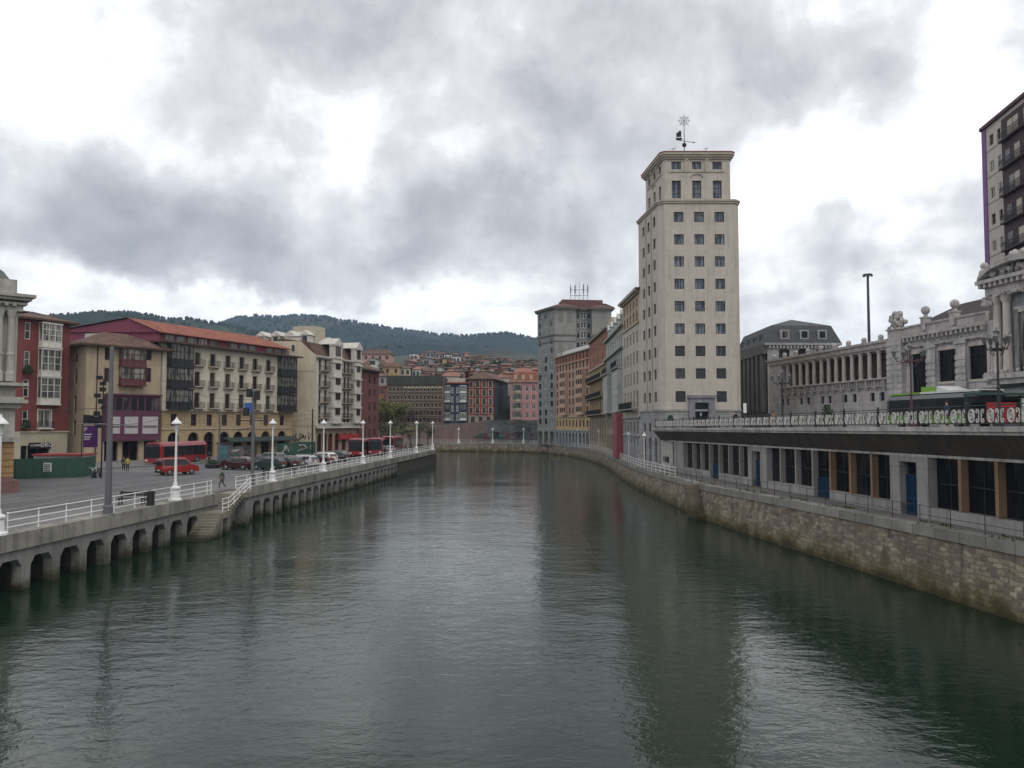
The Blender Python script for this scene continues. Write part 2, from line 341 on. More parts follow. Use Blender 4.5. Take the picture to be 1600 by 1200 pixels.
class Bld:
    def __init__(s, name, label, cat, pts, z0, z1, m, group=None, bands=None):
        cx = sum(p[0] for p in pts)/len(pts); cy = sum(p[1] for p in pts)/len(pts)
        s.root = empty(name, (cx, cy, z0), label, cat, group)
        s.pts = pts; s.z0 = z0; s.z1 = z1; s.ops = {}; s.acc = {}
        s.mats = [m]+[b[1] for b in (bands or [])]; s.bands = bands or []
        s.nw = 0
    def fr(s, i):
        a = Vector((*s.pts[i], 0)); b = Vector((*s.pts[(i+1) % len(s.pts)], 0)); d = b-a
        an = math.atan2(d.y, d.x)
        return a, d, d.length, an, Matrix.Translation(a) @ Matrix.Rotation(an, 4, 'Z')
    def x(s, i, u, z=10):     # distance along edge i where image column u meets it
        a, d, L, an, M = s.fr(i); t = (u-800)/1250; e = d/L
        return (t*(a.y*cp+(z-H)*sp)-a.x)/(e.x-t*e.y*cp)
    def z(s, i, u, v):
        a, d, L, an, M = s.fr(i); x = s.x(i, u); return zv(v, a.y+d.y/L*x)
    def win(s, i, x, z, w, h, st, arch=0, dep=None):
        dep = st.get('dep', .2) if dep is None else dep
        s.ops.setdefault(i, []).append((x-w/2, x+w/2, z, z+h, arch, dep))
        a, d, L, an, M = s.fr(i); p = M @ Vector((x-w/2, dep, z))
        fm, pm, sm = window_mesh(w, h, st)
        o = place('window', fm, s.root, p, an)
        place('pane', pm, o, p, 0)
        if sm: place('surround', sm, o, p, 0)
        s.nw += 1
        return o
    def balc(s, i, x, z, w, d, h, sm, rm):
        a, dd, L, an, M = s.fr(i); p = M @ Vector((x-w/2, 0, z)); am, r = balcony_mesh(w, d, h, sm, rm)
        o = place('balcony', am, s.root, p, an); place('railing', r, o, p, 0)
    def mb(s, part, m, i=None):
        k = (part, m.name)
        if k not in s.acc: s.acc[k] = (MB(), m)
        b = s.acc[k][0]; b.M = s.fr(i)[4] if i is not None else I4
        return b
    def one(s, part, m, i, fn):
        b = MB(s.fr(i)[4]); fn(b); return b.obj(part, m, s.root)
    def ring(s, part, m, z0, z1, out, edges=None):
        "string course / cornice running round the given edges, mitred at the ends by overlap"
        b = s.mb(part, m)
        n = len(s.pts)
        off = offset(s.pts, out)
        for i in (edges if edges is not None else range(n)):
            j = (i+1) % n
            b.add([(*s.pts[i], z0), (*s.pts[j], z0), (*off[j], z0), (*off[i], z0), (*s.pts[i], z1), (*s.pts[j], z1), (*off[j], z1), (*off[i], z1)],
                  [(0,1,2,3),(7,6,5,4),(3,2,6,7),(0,3,7,4),(1,5,6,2)])
    def finish(s, roof=None, roofm=None, skip=()):
        w = MB()
        for i in range(len(s.pts)):
            if i in skip: continue
            a, d, L, an, M = s.fr(i); w.M = M; ops = s.ops.get(i, [])
            zs = sorted({s.z0, s.z1}|{b[0] for b in s.bands if s.z0 < b[0] < s.z1}|{max(s.z0, min(s.z1, q)) for o in ops for q in (o[2], o[3])})
            xs = sorted({0, L}|{max(0, min(L, q)) for o in ops for q in (o[0], o[1])})
            for k in range(len(zs)-1):
                za, zb = zs[k], zs[k+1]
                if zb-za < 1e-5: continue
                zc = (za+zb)/2; w.mi = 0
                for bi, b in enumerate(s.bands):
                    if zc < b[0]: w.mi = bi+1
                run = None
                for q in range(len(xs)-1):
                    xc = (xs[q]+xs[q+1])/2
                    hole = any(o[0] < xc < o[1] and o[2] < zc < o[3] for o in ops)
                    if not hole and run is None: run = xs[q]
                    if hole and run is not None: w.quad((run, 0, za), (xs[q], 0, za), (xs[q], 0, zb), (run, 0, zb)); run = None
                if run is not None: w.quad((run, 0, za), (L, 0, za), (L, 0, zb), (run, 0, zb))
            for (x0, x1, za, zb, arch, dp) in ops:
                w.mi = 0
                for bi, b in enumerate(s.bands):
                    if (za+zb)/2 < b[0]: w.mi = bi+1
                if arch:
                    r = (x1-x0)/2; xm = (x0+x1)/2; N = 10; zc = zb-r*arch
                    pr = [(xm-r*math.cos(math.pi*k/N), zc+r*arch*math.sin(math.pi*k/N)) for k in range(N+1)]
                    for (p, q) in zip(pr[:-1], pr[1:]):
                        w.quad((p[0], 0, p[1]), (q[0], 0, q[1]), (q[0], 0, zb), (p[0], 0, zb))
                        w.quad((p[0], 0, p[1]), (p[0], dp, p[1]), (q[0], dp, q[1]), (q[0], 0, q[1]))
                    ze = zc
                else:
                    ze = zb; w.quad((x0, 0, zb), (x0, dp, zb), (x1, dp, zb), (x1, 0, zb))
                w.quad((x0, 0, za), (x1, 0, za), (x1, dp, za), (x0, dp, za))
                w.quad((x0, 0, za), (x0, dp, za), (x0, dp, ze), (x0, 0, ze))
                w.quad((x1, 0, za), (x1, 0, ze), (x1, dp, ze), (x1, dp, za))
        w.M = I4; w.obj('wall', s.mats, s.root)
        if roof == 'flat': MB().poly([(*p, s.z1-.02) for p in s.pts]).obj('roof', roofm, s.root)
        if isinstance(roof, tuple):     # hip: (overhang, rise, inset[, thickness])
            hip(s, roof, roofm)
        for (part, _), (b, m) in s.acc.items(): b.M = I4; b.obj(part, m, s.root)
        return s.root
def offset(pts, o):
    n = len(pts); out = []
    for i in range(n):
        p = Vector(pts[i]); a = (p-Vector(pts[i-1])).normalized(); b = (Vector(pts[(i+1) % n])-p).normalized()
        na = Vector((a.y, -a.x)); nb = Vector((b.y, -b.x)); m = (na+nb); k = o*2/max(.35, m.length_squared)
        out.append(tuple(p+m*k))
    return out
def hip(s, roof, m):
    ov, rise, inset = roof[:3]; th = roof[3] if len(roof) > 3 else .18
    a = offset(s.pts, ov); b = offset(s.pts, -inset); n = len(a); r = MB()
    r.loft([[(*p, s.z1) for p in a], [(*p, s.z1+th) for p in a], [(*p, s.z1+th+rise) for p in b]])
    r.obj('roof', m, s.root)
# ============================================================ water
def water_mat():
    m = D.materials.new('river_water'); m.use_nodes = True; t = m.node_tree; N = t.nodes; L = t.links; bs = N['Principled BSDF']
    bs.inputs['Base Color'].default_value = (.007, .018, .0105, 1); bs.inputs['Roughness'].default_value = .02
    bs.inputs['IOR'].default_value = 1.345
    tc = N.new('ShaderNodeTexCoord')
    def nz(sc, sy, det, amp, ro=.55, dist=0., rot=0):
        mp = N.new('ShaderNodeMapping'); L.new(tc.outputs['Object'], mp.inputs[0]); mp.inputs['Scale'].default_value = (sc, sc*sy, sc); mp.inputs['Rotation'].default_value = (0, 0, R(rot))
        n = N.new('ShaderNodeTexNoise'); L.new(mp.outputs[0], n.inputs['Vector']); n.inputs['Scale'].default_value = 1; n.inputs['Detail'].default_value = det
        n.inputs['Roughness'].default_value = ro; n.inputs['Distortion'].default_value = dist
        q = N.new('ShaderNodeMath'); q.operation = 'MULTIPLY'; L.new(n.outputs['Fac'], q.inputs[0]); q.inputs[1].default_value = amp; return q.outputs[0]
    def add(a, b):
        q = N.new('ShaderNodeMath'); q.operation = 'ADD'; L.new(a, q.inputs[0]); L.new(b, q.inputs[1]); return q.outputs[0]
    # large calm and ruffled patches modulate the ripples
    pt = nz(.035, .6, 4, 1, .6, .6)
    pr = N.new('ShaderNodeMapRange'); L.new(pt, pr.inputs[0]); pr.inputs[1].default_value = .38; pr.inputs[2].default_value = .62; pr.inputs[3].default_value = .5; pr.inputs[4].default_value = 1.1
    h = add(add(nz(.5, 1.7, 3, .12, .5, .3, 7), nz(1.5, 1.6, 3, .078, .6, .5, -14)), add(nz(4.2, 1.5, 3, .024, .6, .3, 20), nz(.14, 1.2, 2, .22, .4, 0, 3)))
    hm = N.new('ShaderNodeMath'); hm.operation = 'MULTIPLY'; L.new(h, hm.inputs[0]); L.new(pr.outputs[0], hm.inputs[1])
    b = N.new('ShaderNodeBump'); b.inputs['Strength'].default_value = 1; b.inputs['Distance'].default_value = .33
    L.new(hm.outputs[0], b.inputs['Height']); L.new(b.outputs[0], bs.inputs['Normal'])
    return m
wb = MB(); wb.quad((-420, -90, 0), (160, -90, 0), (160, 262, 0), (-420, 262, 0))
tag(wb.obj('water', water_mat(), at=(0, 0, 0)), kind='structure')
# ============================================================ bank lines
def QX(Y): return -28.1+.0764*Y if Y < 70 else -22.75+(Y-70)*(.0682)      # left quay edge
def DZ(Y): return 8.58-.0072*max(0, min(Y, 150))                            # right-hand street deck level
def AX(Y): return 25.6-.062*Y                                               # arcade wall
RB = [(28.9, -20), (26.3, 0), (24.0, 17), (21.9, 34), (18.6, 58), (17.15, 70.5), (16.7, 86), (16.5, 103), (16.9, 122), (17.9, 142), (18.4, 160), (17.8, 178), (16.3, 196), (13.6, 212), (10.2, 224), (5, 232), (-3, 237.5), (-12, 240), (-23, 242), (-45, 243), (-90, 240), (-200, 230), (-420, 215)]
def WZ(Y): 
    pts = [(-30, 3.4), (34, 3.33), (58, 3.2), (71, 3.0), (104, 2.68), (150, 2.6), (400, 2.5)]
    for (a, b), (c, d) in zip(pts[:-1], pts[1:]):
        if Y <= c: return b+(d-b)*(Y-a)/(c-a)
    return 2.5
def RX(Y):
    for (a, b), (c, d) in zip(RB[:-1], RB[1:]):
        if b <= Y <= d: return a+(c-a)*(Y-b)/(d-b)
ASPH = mat('asphalt', (.11, .11, .112), .9, .28, .12, fine=.15, dirt=.5, bump=.1, bscale=30)
PAVE = mat('quay_paving', (.15, .146, .14), .9, .12, .3, blocks=(.6, .6, .02, 0, .06), mort=.8, dirt=.2)
LINE = mat('road_paint', (.24, .24, .23), .8, .4, 1.2)
CONC = mat('weathered_concrete', (.20, .195, .185), .9, .26, .5, streak=.5, dirt=.6, bump=.2, algae=(.55, (.05, .05, .022)))
COPE = mat('concrete_coping_blocks', (.235, .225, .20), .9, .3, .45, streak=.55, dirt=.7, bump=.15, blocks=(3.1, 4, .03, 0, .12), mort=.45)
SHADED = mat('shade_darkened_concrete', (.05, .045, .04), .95, .3, .8, algae=(.6, (.02, .02, .012)))  # dark base colour paints the shade deep in the quay openings; algae below
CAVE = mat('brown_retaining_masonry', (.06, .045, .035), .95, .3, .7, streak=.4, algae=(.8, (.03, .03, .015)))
RUB = mat('rubble_river_wall', (.29, .245, .18), .95, .42, .9, fine=.25, streak=.6, dirt=.8, bump=1, bscale=9, blocks=(.46, .25, .03, .5, .22, (.135, .11, .10)), mort=.7, algae=(.85, (.105, .092, .035)))
ASHL = mat('coping_stone_blocks', (.23, .22, .20), .9, .25, .6, streak=.25, dirt=.5, bump=.4, blocks=(1.5, 2.2, .025, 0, .14), mort=.4)
WALK = mat('quay_walk_surface', (.14, .13, .12), .95, .2, .5, dirt=.4)
# left land: streets on the Arenal side
left = [(QX(y), y) for y in (-30, 0, 20, 39, 55, 70, 85, 100, 115, 130, 145, 160, 169)]+[(-17.5, 173), (-22, 179), (-34, 190), (-70, 199), (-200, 205), (-420, 200), (-420, -30)]
lg = MB(); lg.prism([(x-4.2 if 0 <= i < 13 else x, y) for i, (x, y) in enumerate(left)], -1.5, 2.9)
tag(lg.obj('street', ASPH), kind='structure')
lg = MB()
for a_, b_ in ((-30, 63.4), (67.8, 169)):
    ys_ = [a_+(b_-a_)*k/12 for k in range(13)]
    for p, q in zip(ys_[:-1], ys_[1:]): lg.prism([(QX(p)-4.3, p), (QX(p)-.88, p), (QX(q)-.88, q), (QX(q)-4.3, q)], 2.2, 2.9)
lg.prism([(QX(63)-4.3, 63.4), (QX(63)-.9, 63.4), (QX(67)-.9, 67.8), (QX(67)-4.3, 67.8)], 2.2, 2.9)
tag(lg.obj('pavement', PAVE), kind='structure')
pv = MB(); e = [(QX(y)-.05, y) for y in (-30, 0, 20, 39, 55, 63.4)]; pv.prism(e+[(x-4.6, y) for x, y in reversed(e)], 2.9, 2.93)
e = [(QX(y)-.05, y) for y in (67.8, 85, 100, 115, 130, 145, 160, 168.8)]; pv.prism(e+[(x-4.6, y) for x, y in reversed(e)], 2.9, 2.93)
e = [(QX(63.4)-.05, 63.4), (QX(67.8)-.05, 67.8)]; e = [(x-1.3, y) for x, y in e]; pv.prism(e+[(x-3.3, y) for x, y in reversed(e)], 2.9, 2.93)
tag(pv.obj('pavement', PAVE), kind='structure')
# far pavement in front of the buildings, kerbs and tram lines, painted lines
pv = MB(); pv.prism([(-57, 86), (-44.5, 107), (-34, 140), (-27.5, 172), (-34, 184), (-70, 190), (-80, 90)], 2.9, 3.04)
tag(pv.obj('pavement', PAVE), kind='structure')
rl = MB()
def strip(b, pts, w, z):
    for p, q in zip(pts[:-1], pts[1:]):
        p = Vector((*p, z)); q = Vector((*q, z)); n = (q-p).normalized().cross(Vector((0, 0, 1)))*w/2
        b.quad(p-n, p+n, q+n, q-n)
for off in (-8.5, -11.5, -15.2):
    strip(rl, [(QX(y)+off, y) for y in range(20, 168, 6)], .14, 2.904)
tag(rl.obj('road_markings', LINE), kind='structure')
rl = MB()
for off in (-6.4, -7.84, -9.6, -11.0):
    strip(rl, [(QX(y)+off, y) for y in range(10, 168, 5)], .09, 2.908)
tag(rl.obj('tram_tracks', mat('rail_steel', (.05, .05, .05), .4, .2, 2, metal=.6)), kind='structure')
# left quay: concrete beam over a row of chamfered piers
qroot = empty('quay_wall', (QX(40), 40, 0), 'long concrete river quay wall standing on a row of square piers, left bank', 'quay wall')
W0, W1 = 2.12, 2.97
def qstrip(b, y0, y1, z0, z1, ox0, ox1, step=3.1):
    y = y0
    while y < y1-1e-6:
        y2 = min(y+step, y1)
        b.add([(QX(y)+ox0, y, z0), (QX(y)+ox1, y, z0), (QX(y2)+ox1, y2, z0), (QX(y2)+ox0, y2, z0), (QX(y)+ox0, y, z1), (QX(y)+ox1, y, z1), (QX(y2)+ox1, y2, z1), (QX(y2)+ox0, y2, z1)],
              [(0,3,2,1),(4,5,6,7),(0,1,5,4),(1,2,6,5),(2,3,7,6),(3,0,4,7)])
        y = y2
c = MB()
for (a, b_) in ((-30, 63.4), (67.8, 169.2)): qstrip(c, a, b_, W0, W1, -.9, .12)
c.box(-18.2, QX(169.2)+.12, 169.2, 169.9, W0-.2, W1)
c.obj('coping', COPE, qroot)
c = MB()                     # portal frame with chamfered openings
y = 3.1; P = 2.4
def opening(b, y0, y1, zt):
    "front face with a chamfer-headed hole between two half piers, with reveals going in"
    hw = .33; ch = .42; ins = 2.6
    pr = [(y0+hw, -.5), (y0+hw, zt-ch), (y0+hw+ch*.8, zt), (y1-hw-ch*.8, zt), (y1-hw, zt-ch), (y1-hw, -.5)]
    X = lambda yy, o=0: QX(yy)-.02-o
    f = lambda yy, z, o=0: (X(yy, o), yy, z)
    b.quad(f(y0, -.5), f(pr[0][0], -.5), f(pr[1][0], pr[1][1]), f(y0, pr[1][1]))
    b.quad(f(y1, -.5), f(pr[5][0], -.5), f(pr[4][0], pr[4][1]), f(y1, pr[4][1]))
    b.poly([f(y0, zt-ch), f(pr[1][0], zt-ch), f(pr[2][0], zt), f(pr[3][0], zt), f(pr[4][0], zt-ch), f(y1, zt-ch), f(y1, W0), f(y0, W0)])
    for p, q in zip(pr[:-1], pr[1:]):
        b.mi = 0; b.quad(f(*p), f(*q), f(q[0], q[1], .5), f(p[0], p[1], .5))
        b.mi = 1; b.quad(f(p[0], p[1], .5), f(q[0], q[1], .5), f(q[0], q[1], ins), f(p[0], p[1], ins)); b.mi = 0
while y < 128:
    if not (59.8 < y < 66.4):
        opening(c, y, y+P, 1.62)
    else: c.quad((QX(y)-.02, y, -.5), (QX(y+P)-.02, y+P, -.5), (QX(y+P)-.02, y+P, W0), (QX(y)-.02, y, W0))
    y += P
c.obj('pier_frame', [CONC, SHADED], qroot)
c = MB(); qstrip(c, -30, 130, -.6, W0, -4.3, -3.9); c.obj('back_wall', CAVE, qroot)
c = MB(); qstrip(c, y, 169.2, -.6, W0-.02, -2.3, -.02); c.box(-18.3, QX(169.2), 169.1, 169.8, -.6, W0-.2)
c.add([(QX(169)-.1, 169.2, -1), (-17.6, 173, -1), (-22, 179, -1), (-34, 190, -1), (-34, 190, 2.95), (-22, 179, 2.95), (-17.6, 173, 2.95), (QX(169)-.1, 169.2, 2.95)], [(0, 1, 6, 7), (1, 2, 5, 6), (2, 3, 4, 5)])
c.obj('end_wall', mat('dark_ivy_stained_wall', (.045, .042, .03), .95, .35, .8, streak=.4, bump=.6, bscale=5), qroot)
# quay stairs
st = empty('quay_steps', (-23, 60, 0), 'flight of worn concrete steps leading down from the left quay to the water', 'steps')
STEP = mat('worn_concrete_steps', (.21, .195, .155), .9, .2, .8, dirt=.4, algae=(.5, (.07, .065, .03)))
b = MB()
for k in range(10): b.box(QX(60)-.1, -21.95-.05*k*0, 58.2+.29*k, 61.2, -.5 if k == 0 else .18*k-.18, .18*k+.02)
b.box(QX(61)-.1, -21.9, 61.1, 62.7, 1.25, 1.72)
b.obj('lower_flight', STEP, st)
b = MB()
for k in range(7): b.box(QX(65)-.75, -21.95, 62.7+.42*k, 62.7+.42*(k+1)+.3+(k == 6)*2, 1.72+.178*k-.32, 1.72+.178*k+.0)
b.obj('upper_flight', STEP, st)
for q_ in ((-22.6, -22.0, 62.2, 63.0, -.6, 1.25), (QX(64)-.1, -22.1, 66.9, 67.8, -.6, 2.0)): MB().box(*q_).obj('support', CONC, st)
# ============================================================ right bank
def poly_wall(b, pts, zb, zt, th, batter=.25):
    for (a, c_), (d, e_) in zip(pts[:-1], pts[1:]):
        p = Vector((a, c_, 0)); q = Vector((d, e_, 0)); n = (q-p).normalized().cross(Vector((0, 0, 1)))  # to the right = land
        za, ze = zt(c_, a), zt(e_, d)
        L = (q-p).length; N = max(1, int(L/4))
        for k in range(N):
            p1 = p.lerp(q, k/N); q1 = p.lerp(q, (k+1)/N); z1 = za+(ze-za)*k/N; z2 = za+(ze-za)*(k+1)/N
            b.add([p1-n*batter+Vector((0, 0, zb)), q1-n*batter+Vector((0, 0, zb)), q1+Vector((0, 0, z2)), p1+Vector((0, 0, z1)),
                   p1+n*th+Vector((0, 0, z1)), q1+n*th+Vector((0, 0, z2))], [(0, 1, 2, 3), (3, 2, 5, 4)])
ztr = lambda y, x=0: WZ(y) if x > -15 else WZ(y)-.1
rw = empty('river_wall', (20, 50, 0), 'old rubble stone river wall with slimy green foot below the right bank walkway', 'river wall')
b = MB(); poly_wall(b, RB, -1, lambda y, x: ztr(y, x)-.5, 1.2); b.obj('wall', RUB, rw)
b = MB()
fine = []
for (a, c_), (d, e_) in zip(RB[:-1], RB[1:]):
    n = max(1, int(math.hypot(d-a, e_-c_)/5)); fine += [(a+(d-a)*k/n, c_+(e_-c_)*k/n) for k in range(n)]
fine.append(RB[-1])
for p, q in zip(fine[:-1], fine[1:]):
    P_ = Vector((*p, 0)); Q_ = Vector((*q, 0)); n = (Q_-P_).normalized().cross(Vector((0, 0, 1)))
    pz, qz = ztr(p[1], p[0]), ztr(q[1], q[0])
    vs = []
    for V, z in ((P_, pz), (Q_, qz)):
        vs += [V-n*.09+Vector((0, 0, z-.5)), V-n*.09+Vector((0, 0, z+.02)), V+n*.75+Vector((0, 0, z+.02)), V+n*.75+Vector((0, 0, z-.5))]
    b.add(vs, [(0, 1, 5, 4), (1, 2, 6, 5), (2, 3, 7, 6), (0, 4, 7, 3)])
b.obj('coping', ASHL, rw)
# walkway land on the right bank (in strips that follow its fall), then the far bank ground
b = MB()
for p, q in zip(fine[:-1], fine[1:]):
    if p[1] > 236 or p[0] < -3: break
    b.quad((p[0]+.2, p[1], WZ(p[1])-.012), (90, p[1], WZ(p[1])-.012), (90, q[1], WZ(q[1])-.012), (q[0]+.2, q[1], WZ(q[1])-.012))
tag(b.obj('walkway', WALK), kind='structure')
b = MB(); far = [p for p in RB if p[1] > 205 and p[0] < 16]
b.poly([(p[0], p[1]+.3, 2.44) for p in far]+[(-420, 262, 2.44), (90, 262, 2.44), (90, 206, 2.44)])
tag(b.obj('promenade', WALK), kind='structure')
# steep steps set against the right river wall
b = MB()
for k in range(12): b.box(15.75+.03*k, 17.35, 73.2-.24*k, 73.8, (-.5 if k == 11 else 2.9-.235*(k+1)), 2.9-.235*k-.002*k)
tag(b.obj('river_steps', mat('mossy_stone_steps', (.13, .11, .08), .95, .3, 1, dirt=.5, algae=(.9, (.07, .06, .025)))), 'narrow mossy stone steps dropping to the water against the right river wall', 'steps')
# ---- raised street deck
DECKT = mat('deck_paving', (.17, .165, .16), .9, .15, .3, dirt=.2)
FASC = mat('deck_edge_stone', (.40, .385, .36), .9, .25, .6, streak=.55, dirt=.75, blocks=(2.8, 3, .03, 0, .08), mort=.5)
SOFF = mat('dark_brown_soffit', (.075, .06, .05), .95, .35, .4, streak=.5, dirt=.4)  # dark brown underside of the deck edge, streaked and mottled
EX = lambda Y: 24.4-.062*Y
ys = [-12, 10, 30, 50, 70, 90, 103]
b = MB()
for a, c_ in zip(ys[:-1], ys[1:]): b.quad((EX(a), a, DZ(a)), (95, a, DZ(a)), (95, c_, DZ(c_)), (EX(c_), c_, DZ(c_)))
b.quad((31, 103, DZ(103)), (95, 103, DZ(103)), (95, 200, DZ(150)), (31, 200, DZ(150)))
tag(b.obj('deck_street', DECKT), kind='structure')
dk = empty('road_deck', (EX(60), 60, 3), 'raised road deck with dark arcade of windows below it along the right bank', 'deck')
b = MB()
def dstrip(b, y0, y1, o0, o1, z0, z1, ref=EX):
    "z0,z1 relative to the deck level"
    n = max(1, int((y1-y0)/6))
    for k in range(n):
        a = y0+(y1-y0)*k/n; c_ = y0+(y1-y0)*(k+1)/n
        b.add([(ref(a)+o0, a, DZ(a)+z0), (ref(a)+o1, a, DZ(a)+z0), (ref(c_)+o1, c_, DZ(c_)+z0), (ref(c_)+o0, c_, DZ(c_)+z0),
               (ref(a)+o0, a, DZ(a)+z1), (ref(a)+o1, a, DZ(a)+z1), (ref(c_)+o1, c_, DZ(c_)+z1), (ref(c_)+o0, c_, DZ(c_)+z1)],
              [(0,3,2,1),(4,5,6,7),(0,1,5,4),(1,2,6,5),(2,3,7,6),(3,0,4,7)])
dstrip(b, -12, 103, -.04, .6, -.22, .03)
dstrip(b, -12, 103, .06, .6, -.38, -.222)
b.box(EX(103), 20.2, 103, 103.35, DZ(103)-.36, DZ(103)+.03)
b.obj('edge_slab', FASC, dk)
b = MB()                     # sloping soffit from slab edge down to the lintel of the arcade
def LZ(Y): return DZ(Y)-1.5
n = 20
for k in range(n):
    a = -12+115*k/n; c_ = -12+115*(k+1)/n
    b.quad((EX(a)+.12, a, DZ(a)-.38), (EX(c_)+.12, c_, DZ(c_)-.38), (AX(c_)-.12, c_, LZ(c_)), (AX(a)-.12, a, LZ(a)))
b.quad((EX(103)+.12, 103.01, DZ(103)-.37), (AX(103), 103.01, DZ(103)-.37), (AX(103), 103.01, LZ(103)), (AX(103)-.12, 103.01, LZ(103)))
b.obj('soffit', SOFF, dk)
b = MB()
for k in range(n):
    a = -12+111*k/n; c_ = -12+111*(k+1)/n
    b.add([(AX(a)-.14, a, LZ(a)-.14), (AX(a)+.5, a, LZ(a)-.14), (AX(c_)+.5, c_, LZ(c_)-.14), (AX(c_)-.14, c_, LZ(c_)-.14), (AX(a)-.14, a, LZ(a)), (AX(a)+.5, a, LZ(a)), (AX(c_)+.5, c_, LZ(c_)), (AX(c_)-.14, c_, LZ(c_))],
          [(0,3,2,1),(4,5,6,7),(0,1,5,4),(3,0,4,7)])
b.obj('lintel', FASC, dk)
# arcade: local frame along the wall, x from far end to near end
A0 = Vector((AX(98.5), 98.5, 0)); A1 = Vector((AX(8), 8, 0)); ad = (A1-A0); AL = ad.length; aang = math.atan2(ad.y, ad.x)
AM = Matrix.Translation(A0) @ Matrix.Rotation(aang, 4, 'Z')
def ax_(u):                  # distance along the arcade at image column u
    t = (u-800)/1250; Y = (25.6)/(t*(1)+.062); return (98.5-Y)*AL/(98.5-8)
def aY(x): return 98.5-x*(98.5-8)/AL
SILL = mat('pale_sill_wall', (.29, .28, .27), .9, .15, .5, streak=.45, dirt=.45, blocks=(2.4, 3, .02, 0, .08))
PILP = mat('pale_mullion', (.26, .24, .215), .85, .15, .8, streak=.3)
PILB = mat('brown_wood_mullion', (.23, .15, .09), .7, .2, .8, streak=.35)
DOORB = mat('blue_painted_gate', (.012, .045, .10), .5, .2, 1.2)
doors = [(1110.5, 1123, 0), (1177, 1190, 1), (1272, 1296, 0), (1408.5, 1435, 1)]
piers = [(1055, 1070), (1171, 1177), (1190, 1200), (1393.5, 1408.5), (1435, 1453)]
mull = [1083, 1095.5, 1108.8, 1123.7, 1139, 1155.8, 1219.5, 1243.2, 1269.5, 1297, 1328, 1361.5, 1499, 1556.5, 1640, 1745]
for k in range(1, 8): mull.append(None)
b = MB(AM); b.M = AM
dx = sorted((ax_(a), ax_(c_)) for a, c_, f in doors)
x = 0
sills = MB(AM)
for (xa, xb) in dx+[(AL, AL)]:
    n = max(1, int((xa-x)/6))
    for k in range(n):
        p = x+(xa-x)*k/n; q = x+(xa-x)*(k+1)/n
        za, zb = WZ(aY(p))-.02, WZ(aY(q))-.02; h = .66
        sills.add([(p, -.12, za), (q, -.12, zb), (q, .4, zb), (p, .4, za), (p, -.12, za+h), (q, -.12, zb+h), (q, .4, zb+h), (p, .4, za+h)], [(0,1,5,4),(4,5,6,7),(1,2,6,5),(3,0,4,7)])
    x = xb
sills.obj('sill_wall', SILL, dk)
for i, u in enumerate(mull):
    x = ax_(u) if u else ax_(1745)+3.4*(i-15)
    Y = aY(x)
    if Y < 9: continue
    b = MB(AM); w = .125; zb = WZ(Y)+(.5 if True else 0)
    b.box(x-w, x+w, -.1, .3, zb, LZ(Y)-.13)
    b.obj('mullion', PILB if (u or 2000) > 1285 else PILP, dk)
for a, c_ in piers:
    xa, xb = ax_(a), ax_(c_); Y = aY((xa+xb)/2); MB(AM).box(xa, xb, -.22, .4, WZ(Y)-.1, LZ(Y)-.13).obj('pier', SILL, dk)
for a, c_, full in doors:
    xa, xb = ax_(a), ax_(c_); Y = aY((xa+xb)/2); z0 = WZ(Y)-.02; zt = z0+2.3 if full else z0+1.45
    g = MB(AM); g.box(xa+.02, xb-.02, .22, .27, z0, zt)
    n = max(3, int((xb-xa)/.17))
    for k in range(n+1):
        xx = xa+.03+(xb-xa-.06)*k/n; g.box(xx-.016, xx+.016, .16, .22, z0, zt)
    for q in range(6): zq = z0+.1+(zt-z0-.15)*q/5; g.box(xa+.02, xb-.02, .17, .21, zq-.02, zq+.02)
    g.obj('gate', DOORB, dk)
    if full: MB(AM).box(xa, xb, -.2, .4, z0+3.05, LZ(Y)-.13).obj('door_lintel', SILL, dk)
bays = sorted([0]+[ax_(u) for u in mull if u]+[ax_(a) for p in piers for a in p]+[ax_(1745)+3.4*k for k in range(1, 7)])
for p, q in zip(bays[:-1], bays[1:]):
    if q-p < .5: continue
    Y0, Y1 = aY(p), aY(q)
    b = MB(AM); b.quad((p, .3, WZ(Y0)-.1), (q, .3, WZ(Y1)-.1), (q, .3, LZ(Y1)), (p, .3, LZ(Y0)))
    o = b.obj('glazing', G_BLACK, dk)
    b = MB(AM); zb = WZ((Y0+Y1)/2)+1.95; b.box(p, q, .26, .3, zb-.03, zb+.03); b.box((p+q)/2-.025, (p+q)/2+.025, .26, .3, WZ(Y0)+.6, LZ(Y0)-.2)
    b.obj('glazing_bar', IRON, o)
# low wall and curved bracket between the tower and the arcade
b = MB(); zz0 = WZ(100)-.1
b.prism([(19.35, 103.9), (19.7, 98.4), (22, 98.4), (22, 103.9)], zz0, 6.3)
ab = b.obj('abutment', mat('pale_render', (.42, .41, .38), .9, .12, .4, streak=.3, dirt=.3), None)
tag(ab, 'pale rendered wall block between the tower foot and the first arcade pier', 'wall')

for k in range(3):
    MB().box(19.38+.0*k, 19.7, 100.2+k*1.1, 100.5+k*1.1, 3.6, 4.3).obj('vent', IRON, ab)
